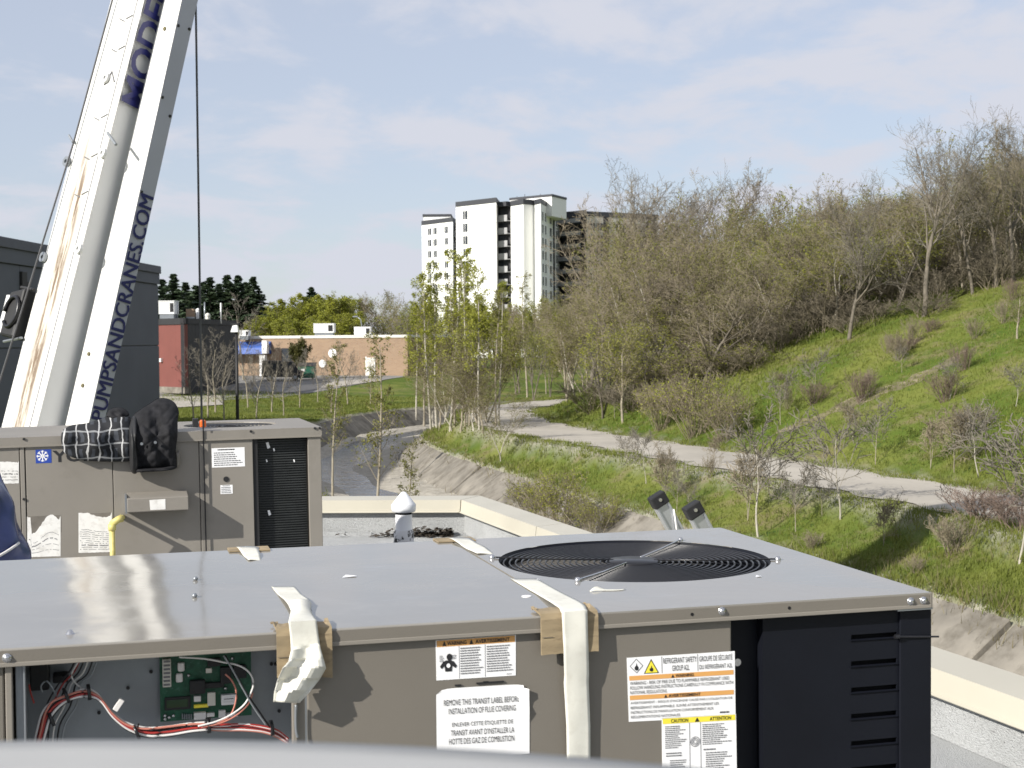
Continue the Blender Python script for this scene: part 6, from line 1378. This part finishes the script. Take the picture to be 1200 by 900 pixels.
b = MB(); b.box(xl, 0, 0.03, yd-0.03, -1.2, zb_-0.001); b.build('base_curb', M['galv'], yk)
# coil opening with plate fins and corner post
b = MB(); b.box(X(362), -0.006, yf-0.003, yf+0.03, zb_, -yl-0.001); b.box(-0.03, -0.004, yf+0.0301, 0.5, zb_, -yl-0.001); b.build('corner_post', M['tan_old'], yk, bevel=0.003)
b = MB(); b.box(X(297.8), X(303), yf+0.01, yf+0.1, zb_, -yl-0.001); b.build('coil_frame', M['black'], yk)
b = MB(); b.box(X(303), X(361.5), yf+0.075, yf+0.1, zb_, -yl-0.001); coil = b.build('coil', P('dark_coil_fins', (0.028,0.031,0.032), 0.5, var=0.4, scale=12, bump=0.4, bscale=80), yk)
z = -yl-0.025; k = 0
while z > zb_:
    b = MB(); b.box(X(304), X(361), yf+0.058, yf+0.072, z-0.0035, z+0.0025); b.build('coil_tube', M['coil_tube'], coil); z -= 0.0155; k += 1
for px, py, s in ((314, 522, 0.035), (321, 527, 0.018), (312.5, 540, 0.016), (344.5, 540, 0.016), (315.5, 601, 0.03)):
    p = yp_(px, py, yf+0.055); b = MB(); b.add([p+Vector((-s*0.35, 0, s*0.5)), p+Vector((s*0.1, -0.004, s*0.6)), p+Vector((s*0.4, 0, -s*0.4)), p+Vector((-s*0.1, -0.003, -s*0.6))], [(0, 1, 2, 3)]); b.build('paint_chip', M['paper'], coil)
for px, py in ((28, 514.5), (28, 585), (28, 635), (294, 505.5), (369, 501.8), (374.5, 501.6), (257, 499.5)):
    p = yp_(px, py, -0.002 if py < 530 else yf-0.004); b = MB(); b.tube([p, p+Vector((0, -0.006, 0))], 0.008, 8); b.build('screw', M['black'], yk)
# drain box that sticks out of the panel
a, c = yp_(149, 601, yf), yp_(219, 576, yf)
b = MB(); b.hexa([Vector(q_) for q_ in [(a.x, -0.15, a.z+0.02), (c.x, -0.15, a.z+0.02), (c.x, yf, a.z), (a.x, yf, a.z), (a.x, -0.15, c.z-0.012), (c.x, -0.15, c.z-0.012), (c.x, yf, c.z+0.01), (a.x, yf, c.z+0.01)]]); fb = b.build('flue_box', M['tan_old'], yk, bevel=0.004)
b = MB(); r = random.Random(2); b.box(a.x-0.012, a.x-0.001, -0.13, yf, a.z+0.01, c.z+0.005); b.build('box_flange', M['galv'], fb)
q4 = [Vector((a.x+(c.x-a.x)*u, -0.1515, v)) for u, v in ((0.36, c.z-0.025), (0.62, c.z-0.022), (0.62, c.z-0.085), (0.37, c.z-0.085))]; b = MB(); b.add(q4, [(0, 1, 2, 3)]); b.build('box_label', M['paper_torn'], fb)
# torn labels
def torn(name, px0, px1, py0, py1, seed, top=0.35, side='', lines=0):
    r = random.Random(seed); n = 22; up, dn = [], []
    for i in range(n+1):
        u = i/n; x = px0+(px1-px0)*u; sl = -(x-px0)*0.03; cut = 0.0
        if top: cut = max(0, (py1-py0)*top*(0.5+0.5*math.sin(u*5.1+seed))*(1 if 0.12 < u < 0.98 else 0.1)+r.uniform(-0.8, 0.8))
        up.append(yp_(x, py0+sl+cut, yf-0.001)); dn.append(yp_(x, py1+sl+r.uniform(-0.2, 0.2), yf-0.001))
    b = MB(); b.grid([up, dn]); o = b.build(name, M['paper_torn'], yk)
    if lines:
        b = MB()
        for k in range(lines):
            f = 0.42+0.55*k/lines; bold = k in (lines-3,)
            for i in range(1, n-1):
                if r.random() < 0.8:
                    p, q_ = up[i].lerp(dn[i], f), up[i+1].lerp(dn[i+1], f); h = Vector((0, 0, 0.006 if bold else 0.0028)); w = Vector((0, -0.0006, 0)); b.quad(p+w-h*0.5, p.lerp(q_, 0.85)+w-h*0.5, p.lerp(q_, 0.85)+w+h*0.5, p+w+h*0.5)
        b.build('small_print', M['ink_grey'] if name != 'wiring_label' else M['ink'], o)
    return o
torn('torn_label', 32, 71, 604, 653, 1, 0.45, lines=4); torn('torn_label', 92, 131, 601, 648, 4, 0.12, lines=10); torn('wiring_label', 0, 22, 541, 567, 3, 0.05, lines=4)
for x0, x1, y0, y1 in ((31.5, 71.5, 603.5, 626), (92, 131, 600.5, 612)):
    a, c = yp_(x0, y1, yf), yp_(x1, y0, yf); b = MB(); b.box(a.x, c.x, yf-0.0007, yf-0.0001, a.z, c.z); b.build('label_glue', P('old_label_glue', (0.15,0.135,0.115), 0.8, var=0.15, scale=20), yk)
def yplate(name, px0, px1, py0, py1, lines, seed):
    a, c = yp_(px0, py1, yf), yp_(px1, py0, yf); b = MB(); b.box(a.x, c.x, yf-0.001, yf-0.0002, a.z, c.z); o = b.build(name, M['paper'], yk)
    q_ = [Vector((a.x, yf-0.001, c.z)), Vector((c.x, yf-0.001, c.z)), Vector((c.x, yf-0.001, a.z)), Vector((a.x, yf-0.001, a.z))]
    small_print(o, q_, (0.06, 0.94, 0.2, 0.95), lines, seed, fill=(0.7, 1)); small_print(o, q_, (0.18, 0.82, 0.03, 0.16), 1, seed+1, M['ink'], fill=(0.8, 1)); return o
yplate('warning_label', 248.5, 286.5, 524, 548, 7, 31); yplate('small_label', 258.5, 272.5, 568, 579, 4, 33)
p = yp_(265, 561.5, yf); b = MB(); b.tube([p+Vector((0, 0.002, 0)), p+Vector((0, -0.004, 0))], 0.017, 16); b.build('grommet', M['black'], yk)
# logo: white snowflake on blue square, then the name
a, c = yp_(42, 543, yf), yp_(60, 526.5, yf); b = MB(); b.box(a.x, c.x, yf-0.0012, yf-0.0002, a.z, c.z); lg = b.build('logo_plate', M['york_blue'], yk)
cx_, cz_ = (a.x+c.x)/2-0.006, (a.z+c.z)/2+0.002; b = MB()
for k in range(8):
    t_ = k*math.pi/4; dv_ = Vector((math.cos(t_), 0, math.sin(t_))); nv = Vector((-math.sin(t_), 0, math.cos(t_))); c0_ = Vector((cx_, yf-0.0018, cz_)); R_ = 0.034
    b.quad(c0_-nv*0.0028, c0_+dv_*R_-nv*0.0028, c0_+dv_*R_+nv*0.0028, c0_+nv*0.0028)
    for s in (-1, 1):
        o2 = c0_+dv_*R_*0.62-Vector((0,0.0002,0)); e2_ = o2+dv_*R_*0.28+nv*s*R_*0.26; b.quad(o2-dv_*0.002, e2_-dv_*0.002, e2_+dv_*0.003, o2+dv_*0.003)
b.build('snowflake', M['paper'], lg)
a, c = yp_(61.5, 542, yf-0.001), yp_(128, 525.5, yf-0.001); lettering(yk, 'YORK', (a.x, yf-0.001, a.z), (c.x-a.x, 0, 0), (0, 0, c.z-a.z), M['ink'], 'brand_lettering', bold=0.03)
# yellow gas pipe with elbow
g_ = thing('gas_pipe', 'yellow gas pipe with elbow coming out of the older unit', 'pipe', YO, YR)
p0, p1, p2 = yp_(144, 606, 0.02), yp_(142.5, 607, -0.16), yp_(132, 612, -0.17)
b = MB(); b.tube([p0, p1], 0.015, 12); b.build('stub', M['yellow_pipe'], g_, True)
b = MB(); b.tube([p1+Vector((0.004, 0, 0)), p1.lerp(p2, 0.4), p2+Vector((-0.005, 0, -0.01))], [0.024, 0.021, 0.021], 12); b.build('elbow', M['yellow_pipe'], g_, True)
b = MB(); b.tube([p2+Vector((-0.004, 0, 0)), p2+Vector((-0.004, 0, -0.5))], 0.0165, 12); b.build('drop', M['yellow_pipe'], g_, True)
b = MB(); b.lathe([(0.016, -0.02), (0.023, -0.018), (0.023, 0.018), (0.016, 0.02)], 12, p2+Vector((-0.004, 0, -0.03))); b.build('collar', M['yellow_pipe'], g_, True)
# orange and black clip on the top edge
p = yp_(238, 497, -0.005)
t = thing('ratchet_clip', 'small orange and black clip hooked on the lid edge', 'clip', YO, YR)
b = MB(); b.box(p.x-0.022, p.x+0.018, -0.022, 0.05, p.z-0.020, p.z+0.024); b.build('body', P('orange_plastic', (0.75,0.14,0.02), 0.4), t, bevel=0.008)
b = MB(); b.box(p.x-0.062, p.x-0.0285, -0.02, 0.05, p.z-0.016, p.z+0.034); b.box(p.x-0.006, p.x+0.006, -0.026, -0.0225, p.z-0.024, p.z+0.034); b.build('grip', M['black'], t, bevel=0.004)
b = MB(); b.box(p.x-0.004, p.x+0.004, -0.008, -0.003, -0.95, p.z-0.022); b.build('tail', M['wire_black'], t)

# ---- clothes thrown over the older unit: closed, folded cloth bodies
def garment(t, nm, outline, mat, thick, fold, seed, uvs=(1, 1), quilt=0.0, y0=-0.02, folds_dir=(7, 1.5)):
    pts = [yp_(x, y, y0) for x, y in outline]; P2_ = smooth_poly([(p.x, p.z) for p in pts+[pts[0]]], 6)[:-1]
    c_ = P2_.mean(0); n = len(P2_); m_ = 16; lo, hi = P2_.min(0), P2_.max(0); rows = []; back = []; uvr = []
    r = random.Random(seed); ph = [r.uniform(0, 6.28) for _ in range(6)]
    for i in range(m_+1):
        s = (i/m_)**0.8; row = []; bk = []; uu = []
        for j in range(n):
            q_ = c_+(P2_[j]-c_)*s; u, v = (q_-lo)/(hi-lo)
            prof_ = math.sqrt(max(0, 1-s**3.2))
            f = fold*(math.sin(u*folds_dir[0]*2+v*3+ph[0])+0.6*math.sin(u*11-v*folds_dir[1]*5+ph[1])+0.5*math.sin(v*13+u*4+ph[2])+0.3*math.sin(u*27+v*17+ph[3]))
            if quilt: f += quilt*(min(abs(math.sin((u*4+v*6)*math.pi)), abs(math.sin((u*4-v*6)*math.pi))))
            y = y0-thick*prof_-f*prof_
            over = max(0, q_[1]-0.0)                      # what stands above the lid leans back over it
            row.append(Vector((q_[0], y+over*1.2, q_[1]))); bk.append(Vector((q_[0], y0+(0.10 if q_[1] > 0.01 else 0.012)*prof_+over*1.4, q_[1]))); uu.append((u*uvs[0], v*uvs[1]))
        rows.append(row); back.append(bk); uvr.append(uu)
    b = MB(); fs = []; uvl = []; vs = [p for row in rows for p in row]
    for i in range(m_):
        for j in range(n): fs.append((i*n+j, i*n+(j+1) % n, (i+1)*n+(j+1) % n, (i+1)*n+j)); uvl.append([uvr[i][j], uvr[i][(j+1) % n], uvr[i+1][(j+1) % n], uvr[i+1][j]])
    b.add(vs, fs, 0, uvl); b.grid([rw_[::-1] for rw_ in back], 0, closed=True)
    return b.build(nm, mat, t, True)
t = thing('plaid_shirt', 'black and white plaid shirt draped over the older unit', 'shirt', YO, YR)
garment(t, 'cloth', [(75, 503), (84, 499), (100, 497), (115, 493), (130, 488), (146, 487), (154, 492), (156, 515), (155, 538), (140, 541), (122, 541), (104, 540), (88, 537), (76, 531), (72, 520), (72, 508)], M['plaid'], 0.055, 0.020, 2, uvs=(1.15, 1.0))
garment(t, 'collar', [(124, 489), (128, 482), (138, 479), (147, 481), (152, 487), (146, 491), (134, 492)], M['quilt'], 0.05, 0.006, 5)
t = thing('quilted_vest', 'black quilted vest hanging over the older unit beside the shirt', 'vest', YO, YR)
garment(t, 'cloth', [(152, 500), (157, 488), (166, 481), (178, 474), (187, 469), (198, 469), (207, 474), (211, 484), (209, 494), (208, 510), (206, 530), (207, 548), (196, 550), (182, 551), (168, 550), (157, 552), (153, 545), (154, 525)], M['quilt'], 0.07, 0.015, 3, quilt=0.016)
garment(t, 'zip_edge', [(151, 500), (156, 489), (161, 492), (160, 520), (162, 551), (154, 553), (151, 530)], M['black'], 0.098, 0.004, 8)
garment(t, 'hem_trim', [(156, 549), (170, 548), (190, 547), (206, 545), (206, 549), (190, 551.5), (170, 552.5), (157, 553)], M['quilt'], 0.094, 0.004, 9)
b = MB()
for px in (166, 182): p = yp_(px, 520-(px-166)*0.1, -0.115); b.tube([p, p+Vector((0, -0.012, 0))], 0.009, 8)
b.build('snap_button', M['galv'], t)
garment(t, 'sleeve_tag', [(206, 530), (211, 529), (211, 545), (206, 547)], M['tan'], 0.02, 0.001, 4)

# ---- blue plastic bundle at the left edge, between the two units
p = at(-52, 640, 6.2)
t = thing('blue_bundle', 'blue glossy plastic wrapped bundle at the left picture edge', 'bundle', (p.x, p.y, 0))
prf = [(0.02, 1.235), (0.10, 1.215), (0.175, 1.14), (0.225, 1.03), (0.255, 0.93), (0.278, 0.82), (0.285, 0.65), (0.29, 0.45), (0.29, 0.2), (0.27, 0.0)]
PR = smooth_poly(prf, 5); rows = []
for r_, z in PR: rows.append([Vector(((r_+0.014*math.sin(5*a+z*9)*min(1, r_*6)+0.009*math.sin(11*a-z*17)+0.010*math.sin(z*26+2*a)*min(1, r_*5))*math.cos(a), (r_+0.012*math.sin(5*a+z*9)+0.009*math.sin(11*a-z*17))*math.sin(a), z)) for a in np.linspace(0, 2*math.pi, 61)[:-1]])
b = MB(); b.grid(rows, closed=True); b.build('film', M['blue_plastic'], t, True)
for z, tw_ in ((0.80, 0.10),):
    b = MB(); b.tube([Vector(((0.295-0.10*(z-0.86))*math.cos(a), (0.295-0.10*(z-0.86))*math.sin(a), z+tw_*math.sin(a+0.6))) for a in np.linspace(-2.4, -0.2, 24)], 0.006, 6); b.build('tie_band', M['white_wire'], t, True)

# ---- roof vent
p = at(473.5, 640, 11.0)
t = thing('roof_vent', 'small white round roof vent with conical cap', 'roof vent', (p.x, 11.0, 0))
kz = 11.0/F; zt_ = lambda y: CAMZ-(y-397.3)*kz
b = MB(); b.lathe([(0.001, zt_(576.5)), (0.018, zt_(577)), (0.085, zt_(590)), (0.094, zt_(591.5)), (0.094, zt_(597)), (0.088, zt_(600)), (0.07, zt_(600.5))], 32); b.build('cap', M['vent_white'], t, True)
b = MB(); b.lathe([(0.060, zt_(601)), (0.063, zt_(603))], 28); b.build('gap_ring', M['dark_hole'], t, True)
b = MB(); b.lathe([(0.064, zt_(603)), (0.064, zt_(621)), (0.066, zt_(622))], 28); b.build('pipe', M['vent_white'], t, True)
b = MB(); b.lathe([(0.066, zt_(621)), (0.078, zt_(624)), (0.076, zt_(632)), (0.084, zt_(640)), (0.15, 0.03), (0.20, 0.0)], 28); b.build('flashing', M['sealant'], t, True)

# ---- ladder leaning on the parapet from outside
t = thing('ladder', 'aluminium ladder with black rail caps leaning against the parapet', 'ladder')
tops = [at(771, 585, 8.9), at(818, 598, 8.35)]; Vd = Vector((VX[0], VX[1], 0)); Ud = Vector((UX[0], UX[1], 0))
dn = (Vd*0.50+Vector((0, 0, -0.87))).normalized(); nr = Ud.cross(dn).normalized()
tops[1] = tops[0]-Ud*0.56+Vector((0, 0, 0.0)); 
rails = []
for tp_ in tops:
    b = MB(); e = tp_+dn*4.6; hw, ht = 0.040, 0.016
    b.hexa([e+nr*hw+Ud*ht, e-nr*hw+Ud*ht, e-nr*hw-Ud*ht, e+nr*hw-Ud*ht, tp_+nr*hw+Ud*ht, tp_-nr*hw+Ud*ht, tp_-nr*hw-Ud*ht, tp_+nr*hw-Ud*ht])
    for s in (-1, 1): b.hexa([e+nr*(s*hw+0.006)-Ud*0.03, e+nr*(s*hw-0.006)-Ud*0.03, e+nr*(s*hw-0.006)+Ud*0.03, e+nr*(s*hw+0.006)+Ud*0.03, tp_+nr*(s*hw+0.006)-Ud*0.03, tp_+nr*(s*hw-0.006)-Ud*0.03, tp_+nr*(s*hw-0.006)+Ud*0.03, tp_+nr*(s*hw+0.006)+Ud*0.03])
    b.build('rail', M['alu'], t, bevel=0.002)
    c_ = tp_-dn*0.035; b = MB(); hw2, ht2 = 0.052, 0.038; e = tp_+dn*0.045
    b.hexa([e+nr*hw2+Ud*ht2, e-nr*hw2+Ud*ht2, e-nr*hw2-Ud*ht2, e+nr*hw2-Ud*ht2, c_+nr*hw2+Ud*ht2, c_-nr*hw2+Ud*ht2, c_-nr*hw2-Ud*ht2, c_+nr*hw2-Ud*ht2]); b.build('rail_cap', M['black'], t, bevel=0.008)
    b = MB(); b.tube([tp_-Ud*0.038, tp_-Ud*0.046], 0.011, 10); b.build('cap_rivet', M['steel'], t)
for k in range(14):
    a_, c_ = tops[0]+dn*(0.38+k*0.3), tops[1]+dn*(0.38+k*0.3); b = MB(); b.tube([a_, c_], 0.016, 8); b.build('rung', M['alu'], t)
pts = [tops[0]+dn*0.10-nr*0.05-Ud*0.03, tops[0]+dn*0.22-nr*0.0-Ud*0.035, tops[0]+dn*0.40+nr*0.06-Ud*0.03]; b = MB(); b.tube(pts, 0.006, 6); b.build('cord', M['white_wire'], t, True)

# ---- out-of-focus round lid right under the camera
t = thing('round_hood', 'blurred pale grey round metal hood at the bottom edge', 'hood', (-0.205, -0.105, CAMZ-0.1880))
b = MB(); b.lathe([(0.001, 0.012), (0.5, 0.010), (0.76, 0.0), (0.80, -0.006), (0.806, -0.016), (0.806, -0.05), (0.798, -0.052), (0.79, -0.03)], 160); b.build('lid', M['grey_lid'], t, True)
b = MB(); b.lathe([(0.74, -0.04), (0.74, -1.2), (0.78, -1.5)], 64); b.build('drum', M['galv'], t, True)
S.render.resolution_x = 1024; S.render.resolution_y = 768
